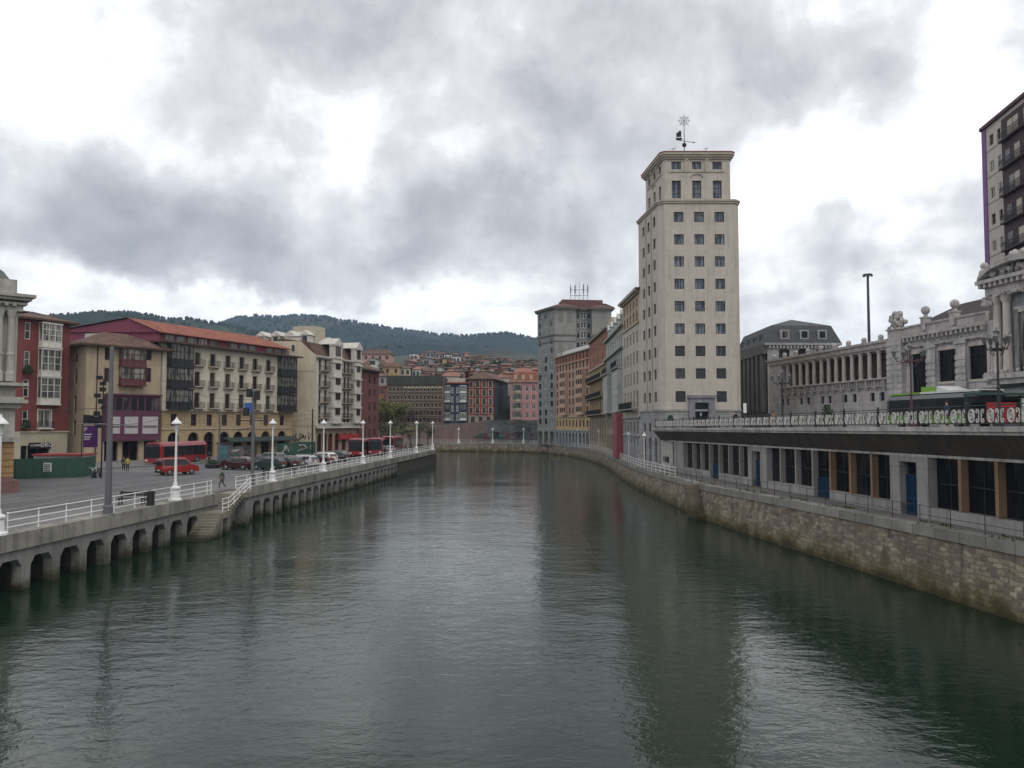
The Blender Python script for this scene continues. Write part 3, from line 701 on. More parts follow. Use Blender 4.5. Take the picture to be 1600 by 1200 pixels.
# ---- ground, terrain and hills
GREEN = mat('far_ground', (.030, .038, .022), .95, .35, .01, fine=.3)
def town_z(X, Y):
    z = 9+max(0, Y-262)*.30
    if Y > 320: z = 9+58*.30+(Y-320)*.115
    z = min(z, 9+17.4+330*.115+max(0, Y-650)*.02)
    if X < -90: z -= min(1, (-90-X)/120)*max(0, z-6)*.6
    if X > 60: z -= min(1, (X-60)/120)*max(0, z-6)*.6
    return z
b = MB(); xs = [-3500, -1500, -800, -500]+list(range(-400, 401, 25))+[500, 800, 1500, 3500]
ysg = [262, 275, 290, 305, 320, 350, 400, 450, 500, 560, 620, 700, 850, 1100, 1400, 2000, 3500]
vs = [(x, y, town_z(x, y)+2*noise.noise(Vector((x*.02, y*.02, 0))) if 262 < y < 1300 else town_z(x, y)) for y in ysg for x in xs]
nx = len(xs)
b.add(vs, [(j*nx+i, j*nx+i+1, (j+1)*nx+i+1, (j+1)*nx+i) for j in range(len(ysg)-1) for i in range(nx-1)])
tag(b.obj('ground', GREEN, at=(0, 262, 0), smooth=True), kind='structure')
b = MB(); b.quad((-3500, -3000, -1.2), (3500, -3000, -1.2), (3500, 262, -1.2), (-3500, 262, -1.2))
tag(b.obj('riverbed', mat('river_mud', (.03, .03, .02))), kind='structure')
b = MB(); b.quad((-3500, -30, 2.86), (-419, -30, 2.86), (-419, 262, 2.86), (-3500, 262, 2.86)); b.quad((89, -30, 2.4), (3500, -30, 2.4), (3500, 262, 2.4), (89, 262, 2.4)); b.quad((-3500, -3000, 2.8), (-40, -3000, 2.8), (-40, -31, 2.8), (-3500, -31, 2.8))
tag(b.obj('ground', GREEN), kind='structure')
def interp(pts, u):
    if u <= pts[0][0]: return pts[0][1]
    for (a, p), (c_, q) in zip(pts[:-1], pts[1:]):
        if u <= c_:
            t = (u-a)/(c_-a); t = t*t*(3-2*t)*.5+t*.5; return p+(q-p)*t
    return pts[-1][1]
def hill(name, ridge, Yr, u0, u1, m, front, seed, rough=4, dn=(.3, .6), col=None):
    b = MB(); NU, NV = 200, 34; rows = []
    for j in range(NV+1):
        for i in range(NU+1):
            u = u0+(u1-u0)*i/NU; s = j/NV
            Y = front+(Yr-front)*s
            zr = zv(interp(ridge, u), Yr)
            prof = s**.85
            X = (u-800)/1250*Yr*(.55+.45*s)
            z = 20+(zr-20)*prof
            z += 26*rough/4*noise.noise(Vector((X*.004, Y*.004, seed)))*math.sin(math.pi*min(1, s))*1.2
            z += rough*.8*noise.noise(Vector((X*.03, Y*.03, seed)))
            rows.append((X, Y, z))
    b.add(rows, [(j*(NU+1)+i, j*(NU+1)+i+1, (j+1)*(NU+1)+i+1, (j+1)*(NU+1)+i) for j in range(NV) for i in range(NU)])
    k = len(b.v)
    back = [(p[0]*1.3, p[1]+500, 0) for p in rows[-(NU+1):]]
    b.add(rows[-(NU+1):]+back, [(i, i+1, NU+2+i, NU+1+i) for i in range(NU)])
    o = tag(b.obj(name, m, at=(0, Yr, 0), smooth=True), kind='structure'); return rows, NU, NV
def hillmat(name, c1, c2, c3, sc):
    m = D.materials.new(name); m.use_nodes = True; t = m.node_tree; N = t.nodes; L = t.links; bs = N['Principled BSDF']; bs.inputs['Roughness'].default_value = 1; bs.inputs['Specular IOR Level'].default_value = 0
    tc = N.new('ShaderNodeTexCoord')
    def nz(s, d, ro=.6):
        n = N.new('ShaderNodeTexNoise'); L.new(tc.outputs['Object'], n.inputs['Vector']); n.inputs['Scale'].default_value = s; n.inputs['Detail'].default_value = d; n.inputs['Roughness'].default_value = ro; n.inputs['Distortion'].default_value = .4
        return n.outputs['Fac']
    r = N.new('ShaderNodeValToRGB'); L.new(nz(sc, 8), r.inputs[0]); e = r.color_ramp.elements; e[0].position = .42; e[0].color = (*c1, 1); e[1].position = .62; e[1].color = (*c3, 1); q = e.new(.54); q.color = (*c2, 1)
    m2 = N.new('ShaderNodeMapRange'); L.new(nz(sc*22, 5), m2.inputs[0]); m2.inputs[1].default_value = .3; m2.inputs[2].default_value = .7; m2.inputs[3].default_value = .6; m2.inputs[4].default_value = 1.35
    s = N.new('ShaderNodeVectorMath'); s.operation = 'SCALE'; L.new(r.outputs[0], s.inputs[0]); L.new(m2.outputs[0], s.inputs['Scale']); L.new(s.outputs[0], bs.inputs['Base Color']); return m
HM1 = hillmat('near_wooded_hill', (.026, .036, .027), (.038, .050, .034), (.080, .084, .056), .006)
HM2 = hillmat('far_pine_hill', (.020, .030, .030), (.028, .038, .037), (.052, .058, .050), .0035)
HM3 = hillmat('heath_hill', (.040, .042, .028), (.065, .055, .040), (.085, .075, .05), .007)
rA = [(-900, 560), (-400, 500), (-100, 490), (60, 492), (100, 494), (150, 490), (190, 489), (215, 491), (250, 497), (300, 501), (330, 506), (380, 516), (440, 532), (520, 560), (640, 620)]
rB = [(150, 560), (280, 520), (340, 507), (370, 497), (400, 493), (430, 497), (460, 494), (500, 496), (540, 502), (580, 509), (640, 518), (690, 524), (730, 526), (760, 523), (790, 521), (815, 526), (842, 533), (900, 548), (1000, 575), (1200, 605), (1500, 600), (1900, 590)]
rC = [(560, 640), (640, 600), (680, 575), (720, 558), (770, 548), (800, 549), (840, 556), (900, 566), (1000, 600), (1200, 640)]
hA = hill('hills', rA, 1300, -900, 640, HM1, 420, 1.3, 4)
hB = hill('hills', rB, 2300, 150, 1900, HM2, 900, 5.1, 6)
hC = hill('hills', rC, 1500, 560, 1200, HM3, 700, 9.2, 4)
def wood(name, rows, NU, NV, m, n, s0, size, seed, ridge_n):
    rnd = random.Random(seed); b = MB()
    def blob(X, Y, z, r):
        k = 5; a0 = rnd.random()*6
        b.loft([[(X+r*q*math.cos(a0+6.283*i/k), Y+r*q*math.sin(a0+6.283*i/k), z+h*r) for i in range(k)] for q, h in ((.55, -.4), (1, .5), (.75, 1.4), (.1, 2.1))])
    for _ in range(ridge_n):
        i = rnd.random()*NU; i0 = int(i); f = i-i0; p = rows[NV*(NU+1)+min(i0, NU)]; q = rows[NV*(NU+1)+min(i0+1, NU)]
        if noise.noise(Vector((p[0]*.006, 3, seed))) < -.18: continue
        blob(p[0]+(q[0]-p[0])*f, p[1]-rnd.random()*8, p[2]+(q[2]-p[2])*f, size*(.5+rnd.random()))
    for _ in range(n):
        j = rnd.randint(int(NV*s0), NV-1); i = rnd.randint(0, NU-1); p = rows[j*(NU+1)+i]; q = rows[(j+1)*(NU+1)+i+1]; f = rnd.random(); g = rnd.random()
        X = p[0]+(q[0]-p[0])*f; Y = p[1]+(q[1]-p[1])*g; z = p[2]+(q[2]-p[2])*g
        if noise.noise(Vector((X*.006, Y*.006, seed))) < .0: continue
        blob(X, Y, z, size*(.5+rnd.random()*.9))
    o = tag(b.obj(name, m, at=(0, rows[-1][1], 0), smooth=True), 'dark wood of pine trees covering the distant hill slopes and ridge', 'wood', kind='stuff')
    return o
TREEM = mat('pine_wood', (.021, .030, .028), 1, .3, .02, spec=0)
o = wood('ridge_wood', *hB, TREEM, 9000, .3, 2.7, 2, 1700)
o['label'] = 'dark pines along the far blue ridge behind the town'
o = wood('hill_wood', *hA, mat('oak_wood', (.025, .034, .025), 1, .3, .02, spec=0), 7000, .3, 1.9, 4, 1100)
o['label'] = 'green woodland on the nearer hill at left above the roofs'
# ---- air
hz = MB(); hz.box(-3600, 3600, -3050, 3600, -3, 345)
hm = D.materials.new('haze_air'); hm.use_nodes = True; hn = hm.node_tree; hn.nodes.clear()
v = hn.nodes.new('ShaderNodeVolumePrincipled'); v.inputs['Color'].default_value = (.55, .76, 1, 1); v.inputs['Density'].default_value = .00014; v.inputs['Anisotropy'].default_value = 0
ho = hn.nodes.new('ShaderNodeOutputMaterial'); hn.links.new(v.outputs[0], ho.inputs['Volume'])
tag(hz.obj('haze', hm), kind='stuff')
# ============================================================ right bank buildings
CREAM = mat('cream_stone_facing', (.47, .425, .37), .88, .10, .35, streak=.24, fine=.04, dirt=.3, blocks=(1.5, 1.1, .012, 0, .035), mort=.88)
CREAMT = mat('cream_stone_trim', (.40, .35, .28), .88, .12, .6, streak=.2)
GREYST = mat('grey_base_stone', (.30, .295, .29), .9, .15, .5, streak=.3, dirt=.3, blocks=(1.1, .5, .02, 0, .1), mort=.6)
BLUEST = mat('blue_grey_portal_stone', (.20, .20, .225), .85, .2, .8, blocks=(.7, .45, .02, 0, .14), mort=.6)
BLACKF = mat('black_window_frame', (.022, .024, .035), .4, .1)
COPPER = mat('red_roof_edge', (.22, .07, .05), .7, .2)
S_TW = dict(nx=3, bars=[.72], fw=.075, frame=BLACKF, pane=G_BLUE, dep=.22)
S_TWL = dict(nx=3, bars=[.72], fw=.075, frame=BLACKF, pane=G_DARK, dep=.22, sur=.0)
S_TT = dict(nx=3, bars=[.3, .6, .85], fw=.08, frame=BLACKF, pane=G_BLUE, dep=.3)
# ---- tall cream tower
tp = [(20.05, 104.0), (29.25, 104.0), (29.95, 104.7), (30.4, 115.6), (18.4, 115.2), (19.33, 104.75)]
zlow = zv(314, 104); ztop = zv(243, 104); zbase = zv(641, 104)
T = Bld('tower_block', 'tall slender cream stone tower block with a stepped top, rising from the raised street', 'tower', tp, 2.55, zlow, CREAM, bands=[(zbase, GREYST)])
cu = [T.x(0, u, 22) for u in (1062, 1094, 1126)]
rows = [339, 374, 408.5, 443.5, 478.5, 513.5, 548.5, 583.5]
for k, v in enumerate(rows):
    zc = zv(v, 104)
    for x in cu: T.win(0, x, zc-.68, 1.28, 1.36, S_TW if k < 6 else S_TWL)
zc = zv(619.5, 104)
for x in (cu[0]+.02, cu[2]+.02): T.win(0, x, zc-.72, 1.32, 1.42, S_TWL)
for k, v in enumerate(rows+[619.5]):
    zc = zv(v, 104)
    for u in (1007.5, 1015.5, 1024.5): T.win(4, T.x(4, u), zc-.68, 1.15, 1.36, S_TWL)
for u in (1007.5, 1015.5, 1024.5):
    T.win(4, T.x(4, u), 7.35, 1.0, 1.1, S_TWL); T.win(4, T.x(4, u), 3.3, 1.15, 3.25, dict(nx=2, bars=[.3, .6], fw=.06, frame=BLACKF, pane=G_DARK) if u == 1007.5 else S_TT, arch=1)
for u in (1011.5, 1020): 
    b = T.mb('pilaster', CREAMT, 4); x = T.x(4, u); b.box(x-.22, x+.22, -.10, .0, zbase+.2, zlow-.1)
T.ring('base_course', GREYST, zbase-.15, zbase+.12, .10)
# portal
xd = cu[1]+.05
T.win(0, xd, DZ(104)+.05, 1.75, 3.25, dict(nx=2, bars=[.75], fw=.09, frame=BLACKF, pane=G_BLACK, dep=.5))
def portal(b):
    z0 = DZ(104)+.02; b.box(xd-1.65, xd-.9, -.35, -.002, z0, z0+3.9); b.box(xd+.9, xd+1.65, -.35, -.002, z0, z0+3.9); b.box(xd-.9, xd+.9, -.35, -.002, z0+3.3, z0+3.9)
    b.box(xd-1.85, xd+1.85, -.5, -.002, z0+3.9, z0+4.25)
T.one('portal', BLUEST, 0, portal)
MB(T.fr(0)[4]).box(xd-.12, xd+.12, .42, .46, DZ(104)+1.6, DZ(104)+2.0).obj('notice', WHITE, T.root)
for sx in (-4.3, 4.1):
    b = MB(T.fr(0)[4]); b.box(xd+sx-.9, xd+sx+.9, -.9, -.05, DZ(104)+.02, DZ(104)+.5); b.obj('step_block', GREYST, T.root)
T.ring('string_course', CREAMT, zlow-.05, zlow+.18, .27); T.ring('string_course', CREAMT, zlow-.3, zlow-.05, .16)
T.finish('flat', CREAMT)
# upper stage, set back (its own wall under the same tower root)
up = offset(tp, -.9)
U_ = Bld('t', None, None, up, zlow+.2, ztop, CREAM); _r = U_.root
U_.root = T.root
cu2 = [U_.x(0, u, 38) for u in (1057, 1089, 1121)]
for x in cu2:
    U_.win(0, x, zv(309, 104.6), 1.2, zv(281, 104.6)-zv(309, 104.6), S_TT); U_.win(0, x, zv(263.5, 104.6), 1.25, 1.0, dict(S_TW, nx=3, bars=[]), dep=.2)
L4_ = U_.fr(4)[2]
for x in (L4_*.2, L4_*.5, L4_*.8):
    U_.win(4, x, zv(309, 104.6), 1.1, 2.2, S_TT); U_.win(4, x, zv(263.5, 104.6), 1.1, 1.0, S_TWL)
for e_, xs_ in ((0, cu2), (4, [L4_*.2, L4_*.5, L4_*.8])):
    b = U_.mb('relief', CREAMT, e_)
    for x in xs_:
        b.box(x-.95, x+.95, -.10, -.001, zv(268, 104.6), zv(266, 104.6)+.05); b.box(x-.85, x+.85, -.08, -.001, zv(250.5, 104.6), zv(249, 104.6))
    xm = xs_[1]
    for sx in (-1.35, 1.35): b.box(xm+sx-.3, xm+sx+.3, -.12, -.001, zv(268, 104.6), zv(247, 104.6)); b.sph((xm+sx, -.1, zv(247, 104.6)), .35, 6, 1, .4, 1)
    pts = [(xm+.8*math.cos(t*math.pi/8), -.08, zv(276, 104.6)+.45*math.sin(t*math.pi/8)) for t in range(9)]
    b.tube(pts, .07, 5)
b = U_.mb('cornice', CREAMT)
for o0, o1, z0, z1 in ((.0, .2, ztop-.2, ztop+.1), (.2, .4, ztop+.05, ztop+.38), (.4, .55, ztop+.32, ztop+.6)):
    U_.ring('cornice', CREAMT, z0, z1, o1)
U_.ring('roof_edge', COPPER, ztop+.62, ztop+.74, .6)
U_.finish('flat', COPPER); D.objects.remove(_r)
# a low hip so the roof edge reads red from below, then the vane
MB().loft([[(*p, ztop+.74) for p in offset(up, .6)], [(*p, ztop+1.35) for p in offset(up, -2.6)]]).obj('roof', COPPER, T.root)
vx, vy = xu(1071, 109, 42), 109.5; vz = zv(232, 109.5)
vn = MB(); vn.cyl((vx, vy, ztop+.8), (vx, vy, zv(186, vy)), .07, .04); vn.sph((vx, vy, vz+.5), .32, 8)
za = zv(220, vy); vn.cyl((vx-1.1, vy, za+.12), (vx+1.2, vy, za-.22), .04)
vn.add([(vx+1.2, vy-.02, za-.1), (vx+1.2, vy-.02, za-.36), (vx+1.6, vy-.02, za-.26)], [(0, 1, 2)])
hx = vx-.72                                      # little ship on the arm
vn.prism([(hx-.45, vy-.08), (hx+.4, vy-.08), (hx+.3, vy+.08), (hx-.3, vy+.08)], za+.12, za+.42)
for dx_, hh in ((-.18, .8), (.12, 1.05)):
    vn.cyl((hx+dx_, vy, za+.3), (hx+dx_, vy, za+.4+hh), .025); vn.box(hx+dx_-.2, hx+dx_+.2, vy-.02, vy+.02, za+.55, za+.35+hh)
zc = zv(189, vy)
for r_ in (.62, .38):
    vn.tube([(vx+r_*math.cos(t*math.pi/12), vy, zc+r_*math.sin(t*math.pi/12)) for t in range(25)], .035, 4)
for t in range(4):
    a = t*math.pi/4; vn.cyl((vx-.95*math.cos(a), vy, zc-.95*math.sin(a)), (vx+.95*math.cos(a), vy, zc+.95*math.sin(a)), .025)
tag(vn.obj('weather_vane', IRON), 'iron weather vane with small ship and compass wheel on the cream tower roof', 'weather vane')
def plant(x, y, z, r, name, lab, m, cat='shrub', n=260, tall=1.3, seed=1, pot=None, grp=None):
    rnd = random.Random(seed); root = empty(name, (x, y, z), lab, cat, grp); b = MB()
    for _ in range(n):
        a, q, h = rnd.random()*6.283, rnd.random()**.5, rnd.random(); rr = r*q*(1-.7*h**1.5)
        c_ = Vector((x+rr*math.cos(a), y+rr*math.sin(a), z+.15+h*r*tall*1.6)); s_ = .10+.08*rnd.random()
        d1 = Vector((rnd.uniform(-1, 1), rnd.uniform(-1, 1), rnd.uniform(-.4, 1))).normalized()*s_; d2 = d1.orthogonal().normalized()*s_*.6
        b.add([c_-d1, c_-d2, c_+d1, c_+d2], [(0, 1, 2, 3)])
    b.obj('foliage', m, root)
    if pot: MB().lathe(x, y, [(.28, z), (.4, z+.45), (.44, z+.5)], 10).obj('pot', pot, root)
    else: MB().cyl((x, y, z), (x, y, z+r*tall), .05, .02).obj('stem', BROWNW, root)
LEAF = mat('dark_green_leaves', (.025, .045, .018), .8, .4, 3)
LEAF2 = mat('spring_leaves', (.12, .13, .035), .8, .35, 1)
dz = DZ(101)
plant(xu(1048, 101.5), 101.5, dz, .7, 'shrub', 'dark potted shrub beside the tower steps, left of the portal', LEAF, pot=GREYST, seed=3)
plant(xu(1112, 101.5), 101.5, dz, .8, 'shrub', 'dark spreading potted shrub right of the tower portal', LEAF, pot=GREYST, seed=4, tall=.8)
plant(xu(1294, 88), 88, DZ(88), 1.0, 'shrub', 'dark green conical shrub on the deck in front of the station colonnade', LEAF, seed=5, n=500, tall=1.5)
plant(xu(1288, 100), 44, DZ(44), .1, 'weed', 'tiny plant', LEAF, n=4, seed=5) if 0 else None
# ---- stepped terrace behind: row of buildings along the right bank
GARG = mat('grey_garage_door', (.22, .22, .225), .6, .1, 1)
CR2 = mat('pale_cream_render', (.43, .39, .33), .9, .1, .4, streak=.2, dirt=.25)
OCH = mat('ochre_stone_upper', (.36, .28, .20), .9, .15, .5, streak=.2)
S1 = dict(nx=2, bars=[.7], fw=.07, frame=BROWNW, pane=G_DARK, dep=.2)
S1W = dict(nx=2, bars=[.7], fw=.09, frame=WHITE, pane=G_DARK, dep=.18)
p1, p2, p3, p4, p5 = (18.42, 115.25), (18.2, 131), (18.85, 160), (18.4, 190), (11.85, 217.6)
def row_bld(a, b_, depth, *args, **kw):
    "terrace house whose river front runs from far point b_ to near point a"
    d = Vector((a[0]-b_[0], a[1]-b_[1])).normalized(); n = Vector((-d.y, d.x))  # left of travel = inside
    return Bld(*args[:3], [b_, a, (a[0]+n.x*depth, a[1]+n.y*depth), (b_[0]+n.x*depth, b_[1]+n.y*depth)], *args[3:], **kw)
gz = 2.55
B1 = row_bld(p1, p2, 12, 'apartment_building', 'plain cream building with arched top windows and iron balcony, adjoining the tower', 'building', gz, 27.9, CR2, bands=[(23.6, CR2), (9.2, GREYST)])
B1.bands = [(99, OCH), (23.4, CR2), (9.2, GREYST)]; B1.mats = [OCH, OCH, CR2, GREYST]
L = B1.fr(0)[2]
for k in range(5):
    x = 2.2+(L-4.2)*k/4
    B1.win(0, x, 25.6, 1.0, 1.3, S1); B1.win(0, x, 22.0+1.4, 1.15, 1.75, S1, arch=1)
    for z_, h_ in ((20.4, 1.7), (17.2, 1.9), (14.2, 1.9), (11.0, 2.3)): B1.win(0, x, z_, 1.1, h_, S1)
    B1.win(0, x, 7.1, 1.1, 1.6, S1)
    B1.win(0, x, 5.3, .9, .8, dict(nx=1, fw=.05, frame=BLACKF, pane=G_BLACK))
B1.ring('cornice', CR2, 27.7, 28.0, .7, [0]); B1.ring('cornice', CREAMT, 27.4, 27.7, .35, [0]); B1.ring('string_course', CREAMT, 23.1, 23.35, .2, [0]); B1.ring('string_course', GREYST, 6.5, 6.7, .2, [0]); B1.ring('string_course', GREYST, 9.2, 9.45, .2, [0])
b = B1.mb('garage_door', GARG, 0); b.box(3, L-3.5, -.03, -.002, gz+.05, 5.1)
B1.balc(0, L/2, 10.6, L-3, 1.0, 1.0, GREYST, IRON)
B1.finish((.7, 1.2, 5), TILE2)
WST = mat('white_grey_ornate_stucco', (.40, .41, .385), .9, .15, .7, streak=.35, dirt=.4)
WST2 = mat('stucco_darker_trim', (.32, .33, .31), .9, .15, .7, streak=.3)  # trim in a tone darker than the wall stucco
SANDY = mat('sand_stone_ground_floor', (.27, .22, .16), .9, .15, .6, streak=.3)
PINKC = mat('pink_awning_cloth', (.26, .07, .085), .8, .12, 1)
B2 = row_bld(p2, p3, 12, 'apartment_building', 'ornate pale grey-green building with glazed bays and dormers, beyond the cream one', 'building', gz, 24.6, WST, bands=[(10.6, SANDY)])
L = B2.fr(0)[2]
for k in range(9):
    x = 2+(L-4)*k/8
    for z_, h_ in ((21.4, 2.2), (18.2, 2.1), (14.6, 2.4), (11.4, 2.2)): B2.win(0, x, z_, 1.25, h_, S1)
    B2.win(0, x, 7.3, 1.25, 2.2, S1)
    B2.win(0, x, 2.9, 1.5, 3.4, dict(nx=2, bars=[.75], fw=.07, frame=MAROON, pane=G_BLACK, dep=.35))
for xa, xb in ((1.2, 10.5), (18.5, 28)):
    def bay(b): b.box(xa, xb, -.75, -.002, 10.6, 17.6); b.box(xa-.2, xb+.2, -1.05, -.76, 17.6, 17.9); b.box(xa-.2, xb+.2, -1.05, -.002, 17.6, 17.9); b.box(xa-.2, xb+.2, -1.0, -.002, 10.3, 10.6)
    B2.one('bay', WST, 0, bay)
    n = 5
    for k in range(n):
        x = xa+1+(xb-xa-2)*k/(n-1)
        p = B2.fr(0)[4] @ Vector((x-.55, -.80, 11.2)); fm, pm, _ = window_mesh(1.1, 2.3, S1W)
        for zq in (11.1, 14.5): p.z = zq; o = place('window', fm, B2.root, p, B2.fr(0)[3]); place('pane', pm, o, p)
    B2.balc(0, (xa+xb)/2, 18.0, xb-xa, 1.0, 1.0, WST2, IRON)
for z_ in (24.4, 20.8): B2.ring('cornice', WST2, z_, z_+.35, .6, [0])
b = B2.mb('roof', SLATE); M0 = B2.fr(0)[4]; b.M = M0
b.add([(0, .3, 24.6), (L, .3, 24.6), (L, 2.6, 27.4), (0, 2.6, 27.4), (0, 12, 24.6), (L, 12, 24.6), (L, 9, 27.6), (0, 9, 27.6)], [(0, 1, 2, 3), (3, 2, 6, 7), (7, 6, 5, 4), (1, 5, 6, 2), (0, 3, 7, 4)])
for k in range(5):
    x = 3+(L-6)*k/4
    def dm(b): b.box(x-1.1, x+1.1, .1, 2.6, 24.6, 26.6); b.add([(x-1.35, 0, 26.6), (x+1.35, 0, 26.6), (x, 0, 27.7), (x-1.35, 2.8, 26.6), (x+1.35, 2.8, 26.6), (x, 2.8, 27.7)], [(0, 1, 2), (0, 2, 5, 3), (1, 4, 5, 2), (3, 5, 4)])
    o = B2.one('dormer', WST, 0, dm); MB(M0).box(x-.5, x+.5, .07, .1, 24.95, 26.3).obj('pane', G_DARK, o)
for x in (4.8, 16, 27): B2.one('chimney', mat('dark_chimney', (.08, .05, .045)) if x == 4.8 else D.materials['dark_chimney'], 0, lambda b: b.box(x-.7, x+.7, 3, 4.2, 25, 29.3))
def awn(b): b.box(L-6.2, L-.2, -1.1, -.002, 2.75, 10.2)
B2.one('pink_drape', PINKC, 0, awn)
B2.finish()
BRK = mat('orange_brick', (.27, .125, .075), .9, .12, .5, blocks=(.5, .2, .02, 0, .15), mort=.7, dirt=.2)
YEL = mat('yellow_ochre_render', (.34, .255, .135), .9, .14, .5, streak=.25)
B3 = row_bld(p3, p4, 12, 'apartment_building', 'curved brick and yellow ochre building with long iron balconies, second before the grey tower', 'building', gz, 27.4, BRK)
B3.bands = [(99, BRK), (20.6, YEL), (9.8, SANDY)]; B3.mats = [BRK, BRK, YEL, SANDY]
L = B3.fr(0)[2]
for k in range(8):
    x = 2+(L-4)*k/7
    B3.win(0, x, 24.3, 1.0, 1.5, S1); 
    if k % 2 == 0: B3.win(0, x, 21.6, 1.0, 1.5, S1)
    B3.win(0, x, 18.2, 1.7, 1.9, S1W)
    B3.win(0, x, 14.3, 1.6, 2.7, S1, arch=1); B3.win(0, x, 10.6, 1.6, 2.6, S1)
    B3.win(0, x, 4.4, 1.5, 4.6, dict(nx=2, bars=[.35, .7], fw=.08, frame=BROWNW, pane=G_DARK, dep=.4))
for z_ in (17.8, 14.0, 10.3): B3.balc(0, L/2, z_, L-1.6, 1.1, 1.0, SANDY, IRON)
B3.ring('cornice', CREAMT, 27.2, 27.5, .6, [0]); B3.ring('cornice', CREAMT, 20.4, 20.7, .4, [0])
b = B3.mb('attic', CREAMT, 0); b.box(L-8, L-3, 1.5, 6, 27.4, 30.2)
B3.finish((.6, .8, 5), TILE2)
ORG = mat('salmon_orange_render', (.38, .24, .175), .9, .12, .4, streak=.2, dirt=.2)
ORG2 = mat('light_salmon_bays', (.46, .31, .22), .9, .1, .5, streak=.2)
OCH2 = mat('pale_ochre_band', (.42, .30, .16), .9, .12, .5, streak=.25)
GREYA = mat('grey_arcade_stone', (.27, .275, .28), .9, .15, .6, streak=.3)
B4 = row_bld(p4, p5, 13, 'apartment_building', 'salmon orange building of eight storeys over grey street arches, next to the grey tower', 'building', gz, 26.3, ORG)
B4.bands = [(99, BRK), (23.9, ORG), (10.2, OCH2), (6.6, GREYA)]; B4.mats = [BRK, BRK, ORG, OCH2, GREYA]
L = B4.fr(0)[2]
for k in range(10):
    x = 1.6+(L-3.2)*k/9
    B4.win(0, x, 24.4, 1.0, 1.3, S1)
    for r_ in range(6): B4.win(0, x, 10.9+2.25*r_, 1.25, 1.55, S1)
    B4.win(0, x, 7.6, 1.2, 1.6, dict(S1, frame=MAROON, pane=G_DARK))
    B4.win(0, x, 2.7, 1.9, 3.4, dict(nx=1, fw=.03, frame=BLACKF, pane=G_BLACK, dep=1.2), arch=1)
for xa in (1.6+(L-3.2)*.28, 1.6+(L-3.2)*.83):
    for r_ in range(5):
        def bay(b): z_ = 10.5+2.25*r_; b.box(xa-2.6, xa+2.6, -.8, -.002, z_, z_+.75); b.box(xa-2.6, xa+2.6, -.8, -.002, z_+1.98, z_+2.2); [b.box(xa+q-.12, xa+q+.12, -.8, -.002, z_+.75, z_+1.98) for q in (-2.48, -.85, .85, 2.48)]
        o = B4.one('bay', ORG2, 0, bay); z_ = 10.5+2.25*r_; MB(B4.fr(0)[4]).box(xa-2.4, xa+2.4, -.65, -.63, z_+.7, z_+2.0).obj('pane', G_DARK, o)
B4.ring('cornice', CREAMT, 26.1, 26.35, .5, [0]); B4.ring('string_course', CREAMT, 10.0, 10.25, .25, [0]); B4.ring('string_course', GREYA, 6.5, 6.75, .2, [0]); B4.ring('string_course', ORG2, 23.8, 24.0, .3, [0])
b = B4.mb('roof_terrace_rail', WHITE, 0)
for k in range(26):
    x = L*k/25; b.box(x-.03, x+.03, .5, .56, 26.3, 27.4)
b.box(0, L, .5, .56, 27.3, 27.4); b.box(.5, L-.5, 2, 7, 26.3, 27.9)
B4.finish('flat', TILE2)
# ---- grey tower
GT = mat('sooty_grey_stone', (.23, .225, .21), .9, .12, .3, streak=.25, dirt=.35, blocks=(1.6, .8, .02, 0, .06), mort=.75)
GT2 = mat('grey_stone_trim', (.17, .165, .155), .9, .12, .4, streak=.25)
gp = [(7.3, 227.5), (11.75, 218.2), (17.6, 219.2), (17.9, 221.8), (21.9, 222.2), (22.1, 219.9), (27.6, 220.8), (27, 236), (9, 236)]
B5 = Bld('tower_block', 'dark grey stone tower block with antennas on its red tiled roof, at the river bend', 'tower', gp, gz, 40.2, GT)
S5 = dict(nx=2, bars=[.5], fw=.12, frame=WHITE, pane=G_DARK, dep=.15)
S5D = dict(nx=2, bars=[.5], fw=.07, frame=BLACKF, pane=G_DARK, dep=.15)
L = B5.fr(0)[2]
rnd = random.Random(4)
for k, x in enumerate((1.6, 5.0, 8.4)):
    for r_ in range(13): B5.win(0, x, 8.2+2.45*r_, 1.35, 1.55, S5D if rnd.random() < .6 else S5)
    B5.win(0, x, 2.7, 2.2, 3.6, dict(nx=1, fw=.03, frame=BLACKF, pane=G_BLACK, dep=1.5), arch=1)
L = B5.fr(1)[2]
for x in (1.7, 4.2):
    b = B5.mb('panel', GT2, 1); b.box(x-.6, x+.6, -.08, -.001, 36.2, 39); b.box(x-.6, x+.6, -.08, -.001, 27.5, 30.5)
L = B5.fr(3)[2]
for r_ in range(6): B5.win(3, L*.5, 24.2+2.7*r_, 1.7, 1.6, S5); B5.win(3, L*.14, 24.2+2.7*r_, .8, 1.2, S5D); B5.win(3, L*.86, 24.2+2.7*r_, .8, 1.2, S5D)
B5.ring('string_course', GT2, 32.6, 33.1, .35, [0, 1, 5]); B5.ring('string_course', GT2, 30.9, 31.2, .2, [0, 1]); B5.ring('cornice', GT2, 39.9, 40.25, .8)
MB().prism([(14, 222), (25.5, 223.5), (25, 229), (13.5, 229)], 40.6, 43.0).obj('roof_house', mat('red_roof_house', (.13, .06, .055), .9, .2), B5.root)
B5.finish((.9, 2.0, 5), TILE2)
an = MB(); ax0, ay0 = xu(905, 224, 44), 224
for q in (-2.4, -1.2, 0, 1.2, 2.4):
    an.cyl((ax0+q, ay0, 42), (ax0+q, ay0, 47+(q == 0)*1.5+abs(q)*.3), .07, .05)
for zq in (44.4, 46): an.cyl((ax0-2.6, ay0, zq), (ax0+2.6, ay0, zq), .06)
